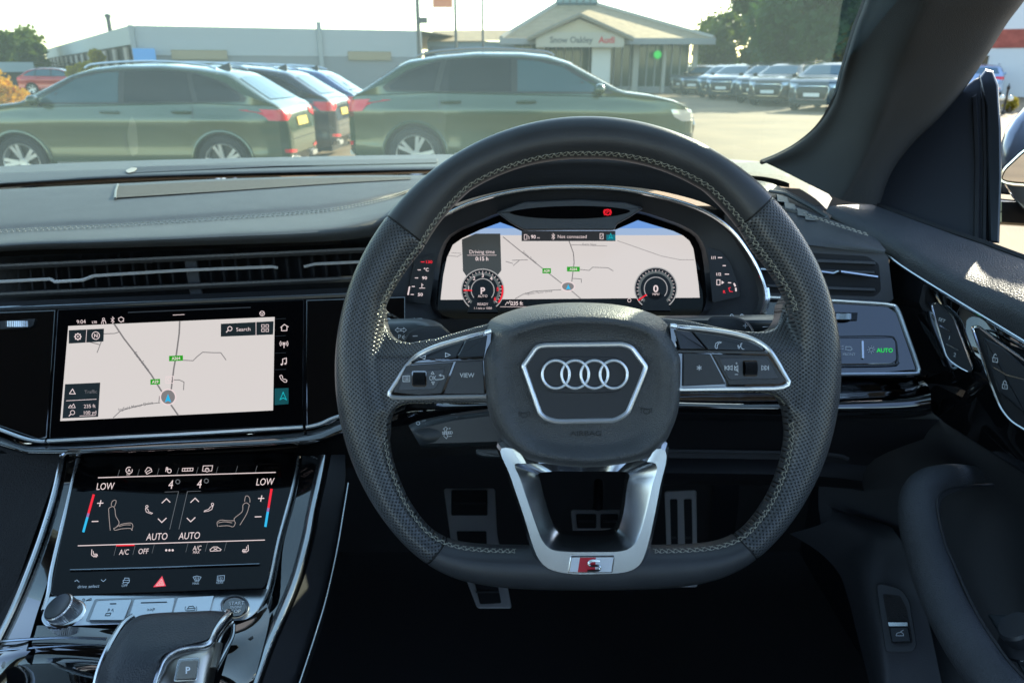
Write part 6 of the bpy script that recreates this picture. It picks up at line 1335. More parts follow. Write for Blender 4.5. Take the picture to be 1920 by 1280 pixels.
m = MB(); bw = [V(p) for p in ((1012, 700), (1020, 678), (1040, 668), (1140, 668), (1160, 678), (1170, 700), (1160, 722), (1140, 732), (1040, 732), (1020, 722))]; m.prism(wp, smooth(bw, 5, True), .0190, .0202, 1.5, .0008); m.build('badge_relief', mat('badge_black'), bo_)
m = MB()
for cx in (1039, 1073.7, 1108.3, 1143): m.tube([wl(cx+24.5*math.cos(a), 699.5+25*math.sin(a), .0218) for a in [2*math.pi*k/40 for k in range(40)]], .00115, 10, True)
m.build('ring_emblem', M_PODT, bo_, sharp=80)
# button pods
def pod(outline, z=.0118): 
    m = MB(); m.fill(outline, lambda x, y: wb.at(x, y, z), lambda x, y: wb.at(x, y, .002), 9); return m.build('button_surround', M_PIANO, sw_, sharp=50, fixn=True)
oL = smooth([V(p) for p in [(922, 621), (860, 637), (815, 651), (785, 667), (765, 688), (748, 714), (736, 732)]], 5)+[V((735, 738)), V((741, 742)), V((760, 743)), V((913, 740))]
pL = pod(oL)
m = MB(); m.tube([wb.at(p.x, p.y, .0124) for p in oL], .0017, 8); m.build('chrome_edge', M_PODT, pL)
oR = smooth([V(p) for p in [(1250, 611), (1310, 616), (1355, 622), (1398, 632), (1425, 648), (1443, 672), (1458, 698), (1467, 713)]], 5)+[V((1466, 719)), V((1456, 724)), V((1440, 726)), V((1262, 728))]
pR = pod(oR)
m = MB(); m.tube([wb.at(p.x, p.y, .0124) for p in oR], .0017, 8); m.build('chrome_edge', M_PODT, pR)
def button(parent, pts, z0=.0110, z1=.0142, bev=1.1, mm=M_BTN, nm='button'):
    m = MB(); m.prism(wb, rounded(pts, 2), z0, z1, bev, .0012); return m.build(nm, mm, parent, sharp=10)
button(pL, [(778, 679), (792, 669), (820, 655), (871, 639), (857, 669), (800, 674), (778, 677)]); button(pL, [(875, 638), (915, 628), (909, 667.5), (861, 670)])
button(pL, [(742, 733), (766, 684), (853, 678), (831, 735), (790, 738)]); button(pL, [(857, 677), (907, 674.5), (910, 736), (835, 736)])
m = MB(); m.prism(wb, [(774, 679.5), (909, 671.5), (909, 674), (772, 682.5)], .011, .0135); m.build('divider_bar', M_GREY, pL)
button(pR, [(1257, 618), (1294, 622), (1315, 654), (1268, 654)]); button(pR, [(1298, 622), (1350, 629), (1395, 639), (1412, 648), (1422, 658), (1319, 655)])
button(pR, [(1273, 661), (1322, 663), (1351, 718), (1272, 722)]); button(pR, [(1326, 663), (1428, 666), (1460, 712), (1450, 718), (1356, 719)])
m = MB(); m.prism(wb, [(1262, 656), (1424, 658), (1428, 663), (1262, 660)], .011, .0135); m.build('divider_bar', M_GREY, pR)
m = MB(); m.prism(wb, rounded([(765, 696), (838, 690), (820, 727), (752, 730)], 5), .0140, .0146, 1, .0004); m.build('rocker_face', mat('rocker_plastic', (.035, .04, .05), .35), pL)
m = MB(); m.prism(wb, rounded([(1338, 670), (1424, 670), (1447, 708), (1356, 710)], 5), .0140, .0146, 1, .0004); m.build('rocker_face', mat('rocker_plastic'), pR)
for pp_, x, y in ((pL, 791, 708), (pR, 1394.5, 689)):
    m = MB(); m.prism(wb, rounded([(x-14, y-14.5), (x+13, y-14.5), (x+13, y+14.5), (x-13, y+14.5)], 4), .0144, .0150); sl_ = m.build('roller_slot', M_PIANO, pp_)
    m = MB(); rows = []
    for i in range(37):
        t = i/36*2-1; rows.append([wb.at(x+sx2, y+12.5*t, .0145+.004*math.sqrt(max(1-t*t, 0))+(.0005 if i % 2 else 0)) for sx2 in (-11, -10, 10, 11)])
    m.grid(rows); m.build('roller', M_MATTE, sl_, sharp=15)
m = MB(); z_ = .0149
m.text(wb, 'VIEW', 878, 701.5, 8, 0, off=z_, sx=.95); m.stroke(wb, [(802, 666), (792, 668.5), (801, 672)], 1.2, z_, True); m.stroke(wb, [(838, 661), (847, 664.5), (838.5, 668)], 1.2, z_, True)
m.stroke(wb, [(761, 703), (773.5, 702.5), (773.5, 713), (761, 713)], 1.2, z_, True)
for y in (705.5, 708, 710.5): m.stroke(wb, [(765.5, y), (771.5, y)], 1, z_); m.stroke(wb, [(763, y), (764.2, y)], 1, z_)
m.text(wb, 'OK', 815.5, 706.5, 8.5, 0, off=z_, sx=.75); m.stroke(wb, [(815, 695), (818, 699.5), (812.5, 699.5)], 1, z_, True); m.stroke(wb, [(816, 718.5), (818.5, 713.5), (813.5, 713.5)], 1, z_, True)
m.stroke(wb, [(822, 709.5), (831, 709), (836, 707), (835.5, 702.5), (828, 701.5)], 1.3, z_); m.poly(wb, [(826, 701.5), (830.5, 699), (830.5, 704)], z_)
m.build('button_symbols', M_WHITE, pL, smoothf=False)
m = MB()
for k in range(3): a = R(30+60*k); m.stroke(wb, [(1301.5-5*math.cos(a), 688-5*math.sin(a)), (1301.5+5*math.cos(a), 688+5*math.sin(a))], 1.4, z_)
def tri(x, f): m.stroke(wb, [(x-3.5*f, 684), (x+3*f, 688), (x-3.5*f, 692)], 1.1, z_, True)
tri(1359-1, -1); tri(1353-1, -1); m.stroke(wb, [(1348.5, 683.5), (1348.5, 692.5)], 1.2, z_); tri(1419, 1); tri(1425, 1); m.stroke(wb, [(1428, 683.5), (1428, 692.5)], 1.2, z_)
m.text(wb, '+', 1369.5, 680, 6, 0, off=z_); m.stroke(wb, [(1366.5, 700), (1372.5, 700)], 1.2, z_); m.stroke(wb, [(1366, 687), (1368, 687), (1372, 684), (1372, 694), (1368, 692), (1366, 692)], 1.1, z_, True); m.stroke(wb, [(1365.5, 684), (1373, 696)], 1.1, z_)
m.stroke(wb, [(1345, 641.5), (1343, 643), (1339.5, 643.5), (1336, 648), (1335.5, 652), (1333, 653), (1331.5, 650), (1334, 644), (1338.5, 641.5), (1343, 640.5)], 1.1, z_, True)
m.stroke(wb, [(1383, 643), (1380, 645), (1379.5, 648), (1377.5, 649.5), (1379.5, 651), (1380.5, 654), (1384, 654)], 1.2, z_); m.circle(wb, 1372, 650, 2.2, 1, z_, 8, None, -70, 70); m.circle(wb, 1372, 650, 4, 1, z_, 8, None, -60, 60)
m.build('button_symbols', M_WHITE, pR, smoothf=False)
# paddles
for pts, sym in (([(750, 700), (757, 640), (768, 620), (795, 612), (830, 612), (841, 622), (850, 640), (850, 700)], [(774, 630), (783, 629.5)]), ([(1325, 640), (1326, 602), (1335, 594), (1375, 594), (1400, 602), (1413, 620), (1420, 700), (1330, 700)], [(1393, 610.5), (1402, 610.5)])):
    m = MB(); m.prism(Flat(.60), rounded(pts, 8), -.004, 0, 2, .002); pd_ = m.build('shift_paddle', M_STK, sw_)
    m = MB(); m.stroke(Flat(.5993), sym, 1.8)
    if sym[0][0] > 1000: m.stroke(Flat(.5993), [(1397.5, 606), (1397.5, 615)], 1.8)
    m.build('paddle_sign', M_WHITE, pd_, smoothf=False)
    m = MB(); m.tube([P(p.x, p.y, .5995) for p in smooth(rounded(pts, 8)[4:32], 2)], .0005, 5); m.build('paddle_edge', M_GREY, pd_)
# lower metal spoke
so_ = [(934, 826), (950, 880), (974, 952), (992, 1012), (1004, 1042), (1024, 1061), (1062, 1070), (1105, 1071), (1165, 1068), (1194, 1056), (1208, 1034), (1221, 985), (1236, 905), (1245, 826), (1180, 830), (1090, 835), (1000, 830)]
sm1 = [(941, 834), (957, 884), (981, 955), (998, 1010), (1010, 1036), (1029, 1053), (1064, 1061), (1105, 1062), (1161, 1059), (1187, 1049), (1200, 1029), (1213, 983), (1228, 907), (1238, 838), (1175, 845), (1090, 850), (1005, 845)]
smid = [(966, 862), (974, 888), (990, 935), (1006, 980), (1016, 1003), (1033, 1018), (1066, 1022), (1105, 1022), (1156, 1021), (1178, 1012), (1190, 995), (1202, 958), (1214, 905), (1221, 862), (1170, 862), (1090, 868), (1008, 866)]
sin_ = [(1010, 888), (1013, 900), (1022, 938), (1033, 974), (1040, 990), (1052, 1001), (1074, 1004), (1105, 1004), (1140, 1003), (1155, 998), (1163, 985), (1170, 958), (1176, 912), (1179, 888), (1150, 884), (1095, 884), (1035, 884)]
def sr_(pts): return smooth([V(p) for p in pts], 5, True)
def zt_(p, z): return z-.024*min(max((884-p.y)/26, 0), 1)*min(max((min(p.x-978, 1208-p.x))/30, 0), 1)
m = MB(); m.grid([[wl(p.x, p.y, zt_(p, z)) for p in sr_(q)] for q, z in ((so_, -.012), (so_, .012), (sm1, .0175), (smid, .0172), ([(a[0]*.9+b[0]*.1, a[1]*.9+b[1]*.1) for a, b in zip(smid, sin_)], .0158), (sin_, -.001), (sin_, -.016))], True); m.build('metal_spoke', mat('satin_spoke_metal', (.50, .52, .54), .22, 1, rnoise=.04), sw_, sharp=20)
BG = [(1061, 1059), (1066, 1029), (1147, 1028), (1142, 1059)]
m = MB(); m.prism(wp, rounded(BG, 3), .0165, .0186, 1, .0006); bg_ = m.build('spoke_badge', M_CHROM, sw_)
m = MB(); m.poly(wp, [(1064, 1057), (1068.5, 1031), (1083, 1031), (1079, 1057)], .0188); m.poly(wp, [(1110, 1057), (1112, 1031), (1144, 1030.5), (1139.5, 1057)], .0188); m.build('white_field', mat('badge_white', (.7, .72, .76), .4), bg_, smoothf=False)
m = MB(); m.poly(wp, [(1079, 1057), (1083, 1031), (1112, 1031), (1110, 1057)], .0188); m.build('red_field', mat('badge_red', (.55, .01, .03), .35), bg_, smoothf=False)
m = MB(); m.tube([wl(x, y, .0196) for x, y in smooth([V(p) for p in [(1119, 1036), (1104, 1036), (1099, 1040), (1101, 1045), (1115, 1045), (1119, 1048), (1116, 1053), (1096, 1054)]], 4)], .0010, 8); m.build('letter_s', M_CHROM, bg_)
# ================================================================== CENTRE CONSOLE
con = empty('centre_console', P(300, 1300, .5), 'gloss black centre console with satin metal rails and aluminium button plate', 'console')
PLS = Plane(P(145, 862, .70), P(560, 853, .735), P(95, 1115, .595))
PP = Plane(P(93, 1116, .595), P(503, 1103, .63), P(85, 1173, .572))
clm = empty('climate_screen', PLS.at(300, 1110), 'lower glossy touchscreen showing climate controls above the gear selector', 'touchscreen')
m = MB(); m.prism(PLS, rounded([(147, 855), (562, 848), (545, 920), (520, 1010), (500, 1094, 8), (490, 1103, 5), (104, 1117, 5), (94, 1113, 5), (112, 1020)], 4), -.02, .0006, 1.5, .001); m.build('screen_glass', M_SCRG, clm)
a1, a2, a3 = .0010, .0012, .0014
def c6(x, y): return (140+x/4.8, 850+y/4.8)                     # detail crop -> photo pixels
def S6(mb, pts, w_, off=a1, closed=False): mb.stroke(PLS, [c6(*p) for p in pts], w_, off, closed)
def T6(mb, s, x, y, h, **k): X_, Y_ = c6(x, y); mb.text(PLS, s, X_, Y_, h*1.15, -2, off=a1, shear=.25, sx=.78, **k)
m = MB()
S6(m, [(210, 216), (1810, 168)], 1.6); S6(m, [(28, 828), (1712, 776)], 1.6)
T6(m, 'LOW', 270, 293, 11); T6(m, 'LOW', 1708, 252, 11); T6(m, '4', 858, 277, 14); T6(m, '4', 1115, 270, 14); T6(m, 'AUTO', 735, 745, 11); T6(m, 'AUTO', 1027, 737, 11)
T6(m, 'A/C', 440, 884, 8.5); T6(m, 'OFF', 614, 877, 8.5); T6(m, 'A/C', 1098, 848, 7.5); T6(m, 'MAX', 1092, 886, 4.5)
for x in (824, 853, 882): X_, Y_ = c6(x, 868); m.circle(PLS, X_, Y_, 2.2, None, a1, 10)
for x, y in ((230, 446), (1678, 403)): S6(m, [(x-28, y), (x+28, y-2)], 1.8); S6(m, [(x-5, y+28), (x+7, y-28)], 1.8)
for x, y in ((183, 609), (1651, 567)): S6(m, [(x-30, y+1), (x+30, y-1)], 1.8)
for x, y in ((822, 420), (1080, 415)): S6(m, [(x-38, y+25), (x+4, y-15), (x+38, y+18)], 1.7)
for x, y in ((788, 598), (1048, 592)): S6(m, [(x-38, y-14), (x-4, y+20), (x+38, y-20)], 1.7)
X_, Y_ = c6(490, 150); m.circle(PLS, X_, Y_, 6, 1.3, a1, 14, None, -20, 300); m.text(PLS, 'A', X_, Y_, 5.5, 0, off=a1, bold=True); m.text(PLS, 'OFF', X_-1.5, Y_+8, 2.8, 0, off=a1)
S6(m, [(640, 168), (690, 140), (695, 160), (650, 184)], 1.2, a1, True); S6(m, [(632, 160), (655, 125), (672, 125), (690, 138)], 1.2)
T6(m, 'P', 825, 142, 7, bold=True); X_, Y_ = c6(852, 155); m.circle(PLS, X_, Y_, 3.6, 1.4, a1, 10)
S6(m, [(970, 133), (1066, 130), (1062, 154), (968, 157)], 1.2, a1, True)
for x in (992, 1016, 1040): S6(m, [(x, 133), (x-2, 155)], 1)
S6(m, [(1180, 158), (1150, 156), (1157, 110), (1242, 107), (1233, 155), (1212, 156)], 1.2); X_, Y_ = c6(1192, 146); m.circle(PLS, X_, Y_, 3.6, 1.2, a1, 10); S6(m, [(1192, 130), (1190, 148)], 1)
# little passengers
for pts, hx, hy in (([(640, 490), (660, 500), (664, 520), (700, 535), (690, 542), (645, 525), (637, 500)], 650, 475), ([(1245, 470), (1235, 500), (1205, 515), (1165, 522), (1170, 512), (1205, 500), (1222, 478)], 1240, 455)):
    S6(m, pts, 1.1, a1, True); X_, Y_ = c6(hx, hy); m.circle(PLS, X_, Y_, 2.2, 1.1, a1, 10)
for fx, ox in ((1, 0), (-1, 0)):
    x0 = 155 if fx > 0 else 1560
    y0 = 880 if fx > 0 else 840
    S6(m, [(x0, y0-20), (x0-4*fx, y0+30), (x0+10*fx, y0+42)], 1.3); S6(m, [(x0+12*fx, y0-5), (x0+14*fx, y0+22), (x0+45*fx, y0+22), (x0+50*fx, y0+38), (x0+12*fx, y0+42)], 1.2)
    for k in range(3): S6(m, [(x0+(20+12*k)*fx, y0+28), (x0+(18+12*k)*fx, y0+52)], 1.1)
S6(m, [(1218, 862), (1235, 848), (1250, 838), (1285, 838), (1300, 850), (1318, 860), (1312, 872), (1222, 876)], 1.2, a1, True); S6(m, [(1250, 848), (1285, 868)], 1); S6(m, [(1250, 868), (1285, 848)], 1)
m.build('display_wording', E_WHITE, clm, smoothf=False)
def seat6(m, pts_list):
    for pts in pts_list: m.stroke(PLS, [c6(p.x, p.y) for p in smooth([V(p) for p in pts], 4)], 1.1, a1)
m = MB()
sL = [[(305, 500), (315, 485), (345, 475), (362, 500), (370, 560), (400, 620), (375, 660), (350, 672)], [(350, 672), (365, 688), (420, 676), (500, 672), (520, 690)], [(375, 660), (420, 635), (470, 625), (510, 625), (524, 650), (512, 690)], [(330, 470), (332, 440), (350, 420), (370, 420), (372, 440), (358, 476)], [(305, 500), (312, 600), (320, 690)], [(400, 655), (450, 640), (505, 640)]]
sR = [[(305, 500), (330, 480), (362, 500), (370, 560), (440, 620), (430, 660)], [(430, 660), (450, 695), (500, 685), (580, 690)], [(440, 640), (500, 640), (560, 635), (594, 655), (590, 695)], [(300, 478), (302, 440), (320, 418), (340, 425), (348, 470)], [(305, 500), (330, 580), (390, 680)], [(460, 660), (530, 650), (585, 660)]]
seat6(m, sL); seat6(m, [[(1877-x, y-38) for x, y in q] for q in sR])
m.build('seat_drawings', mat('display_beige', emit=srgb(170, 155, 150)), clm, smoothf=False)
m = MB(); S6(m, [(935, 340), (855, 682)], 1.2); S6(m, [(1015, 340), (938, 680)], 1.2); S6(m, [(810, 345), (935, 340)], .8); S6(m, [(1015, 340), (1135, 336)], .8)
for x, y in ((405, 145), (583, 140), (760, 132), (937, 128), (1112, 122), (1290, 118), (1467, 112), (1643, 108)): S6(m, [(x, y), (x-18, y+60)], .8)
for x, y in ((375, 832), (545, 825), (718, 812), (1022, 800), (1197, 795), (1368, 790)): S6(m, [(x, y), (x-22, y+85)], .8)
for x, y in ((928, 252), (1185, 245)):
    X_, Y_ = c6(x, y); m.circle(PLS, X_, Y_, 4, 1.6, a1, 8)
m.build('display_lines', mat('display_grey_line', emit=srgb(95, 98, 102)), clm, smoothf=False)
m = MB()
for (xa, ya), (xb, yb) in (((172, 366), (77, 706)), ((1772, 316), (1716, 658))):
    for t0, t1, mm in ((0, .5, 0), ): S6(m, [(xa, ya), (xa+(xb-xa)*.5, ya+(yb-ya)*.5)], 4.4)
S6(m, [(372, 826), (538, 822)], 2.6, a2); m.build('warm_bars', E_REDD, clm, smoothf=False)
m = MB()
for (xa, ya), (xb, yb) in (((172, 366), (77, 706)), ((1772, 316), (1716, 658))): S6(m, [(xa+(xb-xa)*.5, ya+(yb-ya)*.5), (xa+(xb-xa)*.6, ya+(yb-ya)*.6)], 4.4)
m.build('mid_bars', mat('display_mauve', emit=srgb(150, 110, 170)), clm, smoothf=False)
m = MB()
for (xa, ya), (xb, yb) in (((172, 366), (77, 706)), ((1772, 316), (1716, 658))): S6(m, [(xa+(xb-xa)*.6, ya+(yb-ya)*.6), (xb, yb)], 4.4)
m.build('cool_bars', E_BLUE, clm, smoothf=False)
m = MB(); m.tube([PLS.at(*c6(-40, 1046), .0015), PLS.at(*c6(800, 1022), .0015), PLS.at(*c6(1665, 992), .0015)], .0011, 8, flat=.6); m.build('divider_ridge', mat('dark_chrome', (.30, .34, .38), .25, 1), clm)
m = MB(); X0 = lambda x, y: c6(x, y)
S6(m, [(0, 1150), (20, 1135), (40, 1155)], 1); S6(m, [(236, 1132), (258, 1150), (282, 1128)], 1)
m.text(PLS, 'drive select', 165, 1098.5, 5.8, -2, off=a1, shear=.3, sx=1.05); m.text(PLS, 'OFF', 233, 1097, 4.5, -2, off=a1, shear=.2)
m.stroke(PLS, [(233, 1086), (234, 1083), (242, 1083), (242, 1087)], 1, a1); m.stroke(PLS, [(231, 1087), (243, 1087), (242, 1091), (231, 1091)], 1, a1, True); m.stroke(PLS, [(229, 1093), (234, 1091)], 1, a1); m.stroke(PLS, [(238, 1094), (242, 1091)], 1, a1)
for x, wd in ((369, 0), (413, 1)):
    if wd: m.stroke(PLS, [(408, 1079), (421, 1078), (420, 1088), (407, 1088)], 1.1, a1, True)
    else: m.stroke(PLS, [(362, 1081), (369, 1079), (377, 1081), (373, 1088), (366, 1088)], 1.1, a1, True)
    for k in (-3, 0, 3): m.stroke(PLS, [(x+k, 1081), (x+k+.5, 1084), (x+k-.5, 1087), (x+k, 1090)], .9, a1)
m.text(PLS, 'MAX', 366.5, 1093, 4, -2, off=a1, shear=.2); m.text(PLS, 'REAR', 411.5, 1091.5, 4, -2, off=a1, shear=.2)
m.build('key_symbols', M_BRIGHT, clm, smoothf=False)
m = MB(); m.poly(PLS, [(304, 1079), (311, 1098), (287, 1100)], a1); m.build('hazard_triangle', E_PINK, clm, smoothf=False)
m = MB(); m.stroke(PLS, [(303, 1085), (307, 1096), (293, 1097)], 1, a2, True); m.stroke(PLS, [(302, 1090), (304, 1094), (298, 1094.5)], .8, a2, True); m.build('hazard_lines', E_WHITE, clm, smoothf=False)
# gloss frame around, satin rails
Lrail = [(118, 850, .70), (102, 925, .675), (76, 1010, .645), (46, 1090, .615), (20, 1150, .59), (-15, 1220, .56)]
Lr2 = [(147, 860, .70), (131, 930, .675), (113, 1005, .645), (98, 1070, .615), (92, 1112, .60), (82, 1145, .585)]
m = MB(); m.tube(smooth([P(*p) for p in Lrail], 6), .0024, 8); m.build('left_rail', M_SATIN, con)
m = MB(); m.tube(smooth([P(x, y, d-.001) for x, y, d in Lr2], 6), .0021, 8); m.build('screen_rail', M_SATIN, con)
m = MB(); m.tube(smooth([P(*p) for p in [(560, 856, .735), (543, 930, .70), (522, 1010, .665), (507, 1080, .64), (498, 1112, .628), (480, 1150, .61)]], 6), .0024, 8); m.build('screen_rail', M_SATIN, con)
m = MB(); m.loft([[P(x+1, y, d+.004) for x, y, d in Lrail], [P(x-1, y, d+.002) for x, y, d in [(147, 860, .70), (131, 930, .675), (113, 1005, .645), (90, 1090, .61), (70, 1150, .58), (50, 1220, .55)]]], 30, 6); m.build('gloss_cheek', M_PIANO, con)
m = MB(); m.loft([[P(x, y, d+.002) for x, y, d in [(560, 853, .737), (543, 930, .702), (522, 1010, .667), (500, 1110, .63), (470, 1180, .60), (430, 1300, .55)]], [P(*p) for p in [(602, 856, .73), (588, 925, .70), (573, 1005, .67), (550, 1090, .635), (515, 1170, .60), (465, 1300, .55)]]], 30, 6); m.build('gloss_cheek', M_PIANO, con)
big = [(606, 852, .72), (597, 900, .70), (584, 960, .675), (575, 1010, .655), (556, 1080, .63), (528, 1150, .60), (500, 1215, .575), (470, 1300, .545)]
m = MB(); m.loft([[P(x-w1, y, d+.006) for (x, y, d), w1 in zip(big, (9, 10, 10, 11, 12, 13, 13, 13))], [P(x-w1*.4, y, d) for (x, y, d), w1 in zip(big, (9, 10, 10, 11, 12, 13, 13, 13))], [P(x+w1*.5, y, d) for (x, y, d), w1 in zip(big, (9, 10, 10, 11, 12, 13, 13, 13))], [P(x+w1, y, d+.008) for (x, y, d), w1 in zip(big, (9, 10, 10, 11, 12, 13, 13, 13))]], 40, 6, cross=5); m.build('satin_rail', mat('satin_spoke_metal'), con)
thin = [(653, 905, .71), (644, 960, .69), (632, 1030, .665), (612, 1120, .635), (588, 1200, .605), (555, 1300, .57)]
m = MB(); m.loft([[P(x+15, y, d+.005) for x, y, d in big], [P(x-3, y, d+.006) for x, y, d in [(650, 852, .73), (650, 905, .71), (641, 960, .69), (629, 1030, .665), (609, 1120, .635), (585, 1200, .605), (552, 1300, .57)]]], 40, 6); m.build('side_panel', M_MATTE, con)
m = MB(); m.tube(smooth([P(*p) for p in thin], 6), .0009, 6); m.build('thin_trim', M_SATIN, con)
m = MB(); m.loft([[P(x+1, y, d) for x, y, d in thin], [P(x-5, y+40, d+.25) for x, y, d in thin]], 20, 4); m.build('side_wall', M_CARPET, con)
m = MB(); m.loft([[P(x, y, d+.002) for x, y, d in Lrail], [P(x-80, y+10, d+.12) for x, y, d in Lrail]], 20, 4); m.loft([[P(118, 850, .70), P(-100, 850, .72)], [P(-15, 1225, .60), P(-200, 1225, .65)]], 6, 3) ; m.build('side_wall', M_CARPET, con)
# sloping gloss deck under the selector
dk = [[P(-60, 1195, .60), P(60, 1172, .575), P(250, 1180, .575), P(440, 1172, .59), P(500, 1130, .615)], [P(-60, 1230, .57), P(60, 1205, .56), P(250, 1210, .56), P(440, 1200, .575), P(505, 1160, .60)],
      [P(-60, 1260, .56), P(60, 1240, .55), P(250, 1250, .55), P(440, 1250, .56), P(490, 1225, .57)], [P(-60, 1330, .50), P(60, 1330, .50), P(250, 1330, .50), P(440, 1330, .52), P(470, 1300, .545)]]
m = MB(); m.loft(dk, 40, 5, cross=8); m.build('gloss_deck', M_PIANO, con, sharp=60)
m = MB(); m.tube(smooth([P(-40, 1208, .577), P(20, 1200, .562), P(120, 1195, .557), P(200, 1197, .557)], 6), .0011, 6); m.tube(smooth([P(-40, 1222, .565), P(30, 1216, .557), P(120, 1210, .553), P(190, 1208, .553)], 6), .0006, 6); m.build('deck_trim', mat('dark_chrome'), con)
# aluminium plate with keys
m = MB(); m.prism(PP, rounded([(93, 1117, 4), (503, 1103, 4), (494, 1128, 10), (480, 1150, 14), (460, 1162, 8), (85, 1174, 8), (76, 1160, 8)], 5, 5), -.01, .0015, 1.5, .001); pt_ = m.build('aluminium_plate', M_BRUSH, con)
m = MB(); m.prism(PP, rounded([(178, 1122), (405, 1113), (399, 1125), (385, 1168), (160, 1164)], 4), .0012, .0019); m.build('key_recess', mat('dull_aluminium', (.30, .32, .34), .3, 1), pt_)
for k in ([(182, 1125), (248, 1122), (232, 1162), (167, 1162)], [(252, 1122), (329, 1119), (320, 1158), (240, 1160)], [(333, 1119), (402, 1115.5), (392, 1150), (322, 1156)]):
    m = MB(); m.prism(PP, rounded(k, 2.5), .0017, .0040, .9, .0010); ky = m.build('metal_key', M_BRUSH, pt_, sharp=10)
m = MB(); m.stroke(PP, [(206, 1131), (218, 1130.5)], 1.6, .0043); m.stroke(PP, [(264, 1129), (313, 1127.5)], 1.6, .0043)
m.text(PP, '>>P', 282, 1142, 6, -2, off=.0043, shear=.25); m.text(PP, 'P', 203, 1143, 6, -2, off=.0043, shear=.25); m.stroke(PP, [(209, 1144), (212, 1140), (212, 1146)], 1, .0043); m.stroke(PP, [(199, 1149), (208, 1148), (206, 1153), (197, 1153)], 1, .0043, True)
m.stroke(PP, [(352, 1140), (354, 1136), (362, 1135), (365, 1139)], 1, .0043); m.stroke(PP, [(351, 1140), (366, 1139), (365, 1143), (350, 1144)], 1, .0043, True); m.circle(PP, 358, 1140, 11, 1, .0043, 8, 8, 150, 210); m.circle(PP, 358, 1140, 11, 1, .0043, 8, 8, -30, 30)
m.circle(PP, 157, 1123.5, 2.2, 1, .0018, 8); m.stroke(PP, [(161, 1125), (171, 1124), (171, 1120.5), (161, 1125)], 1, .0018); m.text(PP, '>>|', 155, 1143.5, 5, 0, off=.0018); m.text(PP, '|<', 89, 1146.5, 5, 0, off=.0018)
m.build('key_symbols', M_DARKPR, pt_, smoothf=False)
# rotary knob
kb = empty('volume_knob', PP.at(120, 1140, .0015), 'knurled silver volume knob with black cap on the aluminium plate', 'knob')
def at_plane(p, n): return Matrix.Translation(p) @ n.to_track_quat('Z', 'Y').to_matrix().to_4x4()
kn_n = (AX_U*.75-AX_R*.28-AX_F*.62).normalized()
Mk = at_plane(PP.at(126, 1150, .0008), kn_n)
m = MB(); m.lathe([(.0135, 0), (.0135, .0012), (.0122, .002)], 40, at_plane(PP.at(125, 1150, .0015), PP.n)); m.build('knob_base', M_CHROM, kb)
m = MB(); rows = []
for r_, z in ((.0113, -.004), (.0113, .0105), (.0106, .0115)): rows.append([Mk @ V(((r_+(.0003 if k % 2 else 0))*math.cos(2*math.pi*k/100), (r_+(.0003 if k % 2 else 0))*math.sin(2*math.pi*k/100), z)) for k in range(100)])
m.grid(rows, True); m.build('knurled_ring', M_SATIN, kb, sharp=15)
m = MB(); m.lathe([(.0106, .0115), (.0102, .0122), (.0098, .0120), (.001, .0118)], 40, Mk); m.build('knob_cap', mat('cap_black', (.02, .025, .03), .35), kb)
# start button
stb = empty('start_button', PP.at(440, 1137, .0015), 'round black engine start stop button in a silver ring', 'button')
def ringp(mb, pl, x, y, r0, r1, h0, h1, n=40, sq=.82):
    mb.grid([[pl.at(x+r*math.cos(2*math.pi*k/n), y+r*sq*math.sin(2*math.pi*k/n), h) for k in range(n)] for r, h in ((r0, h0), (r0*.97+r1*.03, h1*.8), ((r0+r1)/2, h1), (r1, h1*.7), (r1, h0))], True)
m = MB(); ringp(m, PP, 440, 1137, 28, 23.5, .001, .0045); m.build('button_ring', M_PODT, stb)
m = MB(); m.prism(PP, [(440+22.5*math.cos(2*math.pi*k/40), 1137+22.5*.82*math.sin(2*math.pi*k/40)) for k in range(40)], .001, .0045, 1.5, .001); m.build('button_face', M_PIANO, stb)
m = MB(); m.text(PP, 'START', 443, 1130, 6.2, -2, off=.0049, shear=.12, sx=1.1); m.text(PP, 'ENGINE', 442, 1137.5, 4.3, -2, off=.0049, shear=.12); m.text(PP, 'STOP', 439, 1145, 6.2, -2, off=.0049, shear=.12, sx=1.1); m.build('button_lettering', M_BRIGHT, stb, smoothf=False)
# ------------------------------------------------------------------ gear selector
gs = empty('gear_selector', P(320, 1300, .50), 'black leather gear selector with chrome edge and P button', 'gear selector')
M_GSL = mat('selector_leather', (.030, .034, .040), .45, bump=900, bumpd=.0003, voro=True, rnoise=.05)
topg = [[(240, 1166, .512), (262, 1153, .512), (300, 1148, .513), (350, 1146, .515), (395, 1144, .518), (425, 1146, .520)],
        [(228, 1180, .500), (256, 1160, .499), (300, 1154, .500), (350, 1152, .502), (390, 1150, .505), (417, 1153, .508)],
        [(212, 1205, .490), (240, 1188, .486), (290, 1185, .486), (340, 1183, .488), (375, 1180, .491), (400, 1178, .494)],
        [(198, 1232, .482), (225, 1218, .476), (270, 1213, .475), (310, 1210, .476), (350, 1203, .480), (386, 1199, .484)],
        [(186, 1262, .478), (208, 1250, .470), (245, 1244, .468), (285, 1240, .468), (305, 1228, .470), (322, 1214, .474)],
        [(180, 1300, .474), (200, 1292, .464), (235, 1290, .462), (268, 1290, .462), (290, 1262, .466), (300, 1238, .470)],
        [(176, 1340, .470), (196, 1338, .460), (230, 1338, .458), (255, 1338, .458), (275, 1320, .46), (285, 1300, .465)]]
m = MB(); m.loft([[P(*p) for p in c] for c in topg], 30, 5, cross=5); m.build('leather_top', M_GSL, gs, sharp=80)
rb = [P(*p) for p in [(424, 1147, .519), (433, 1152, .519), (437, 1160, .516), (428, 1172, .508), (412, 1186, .500), (400, 1199, .494), (392, 1204, .490)]]
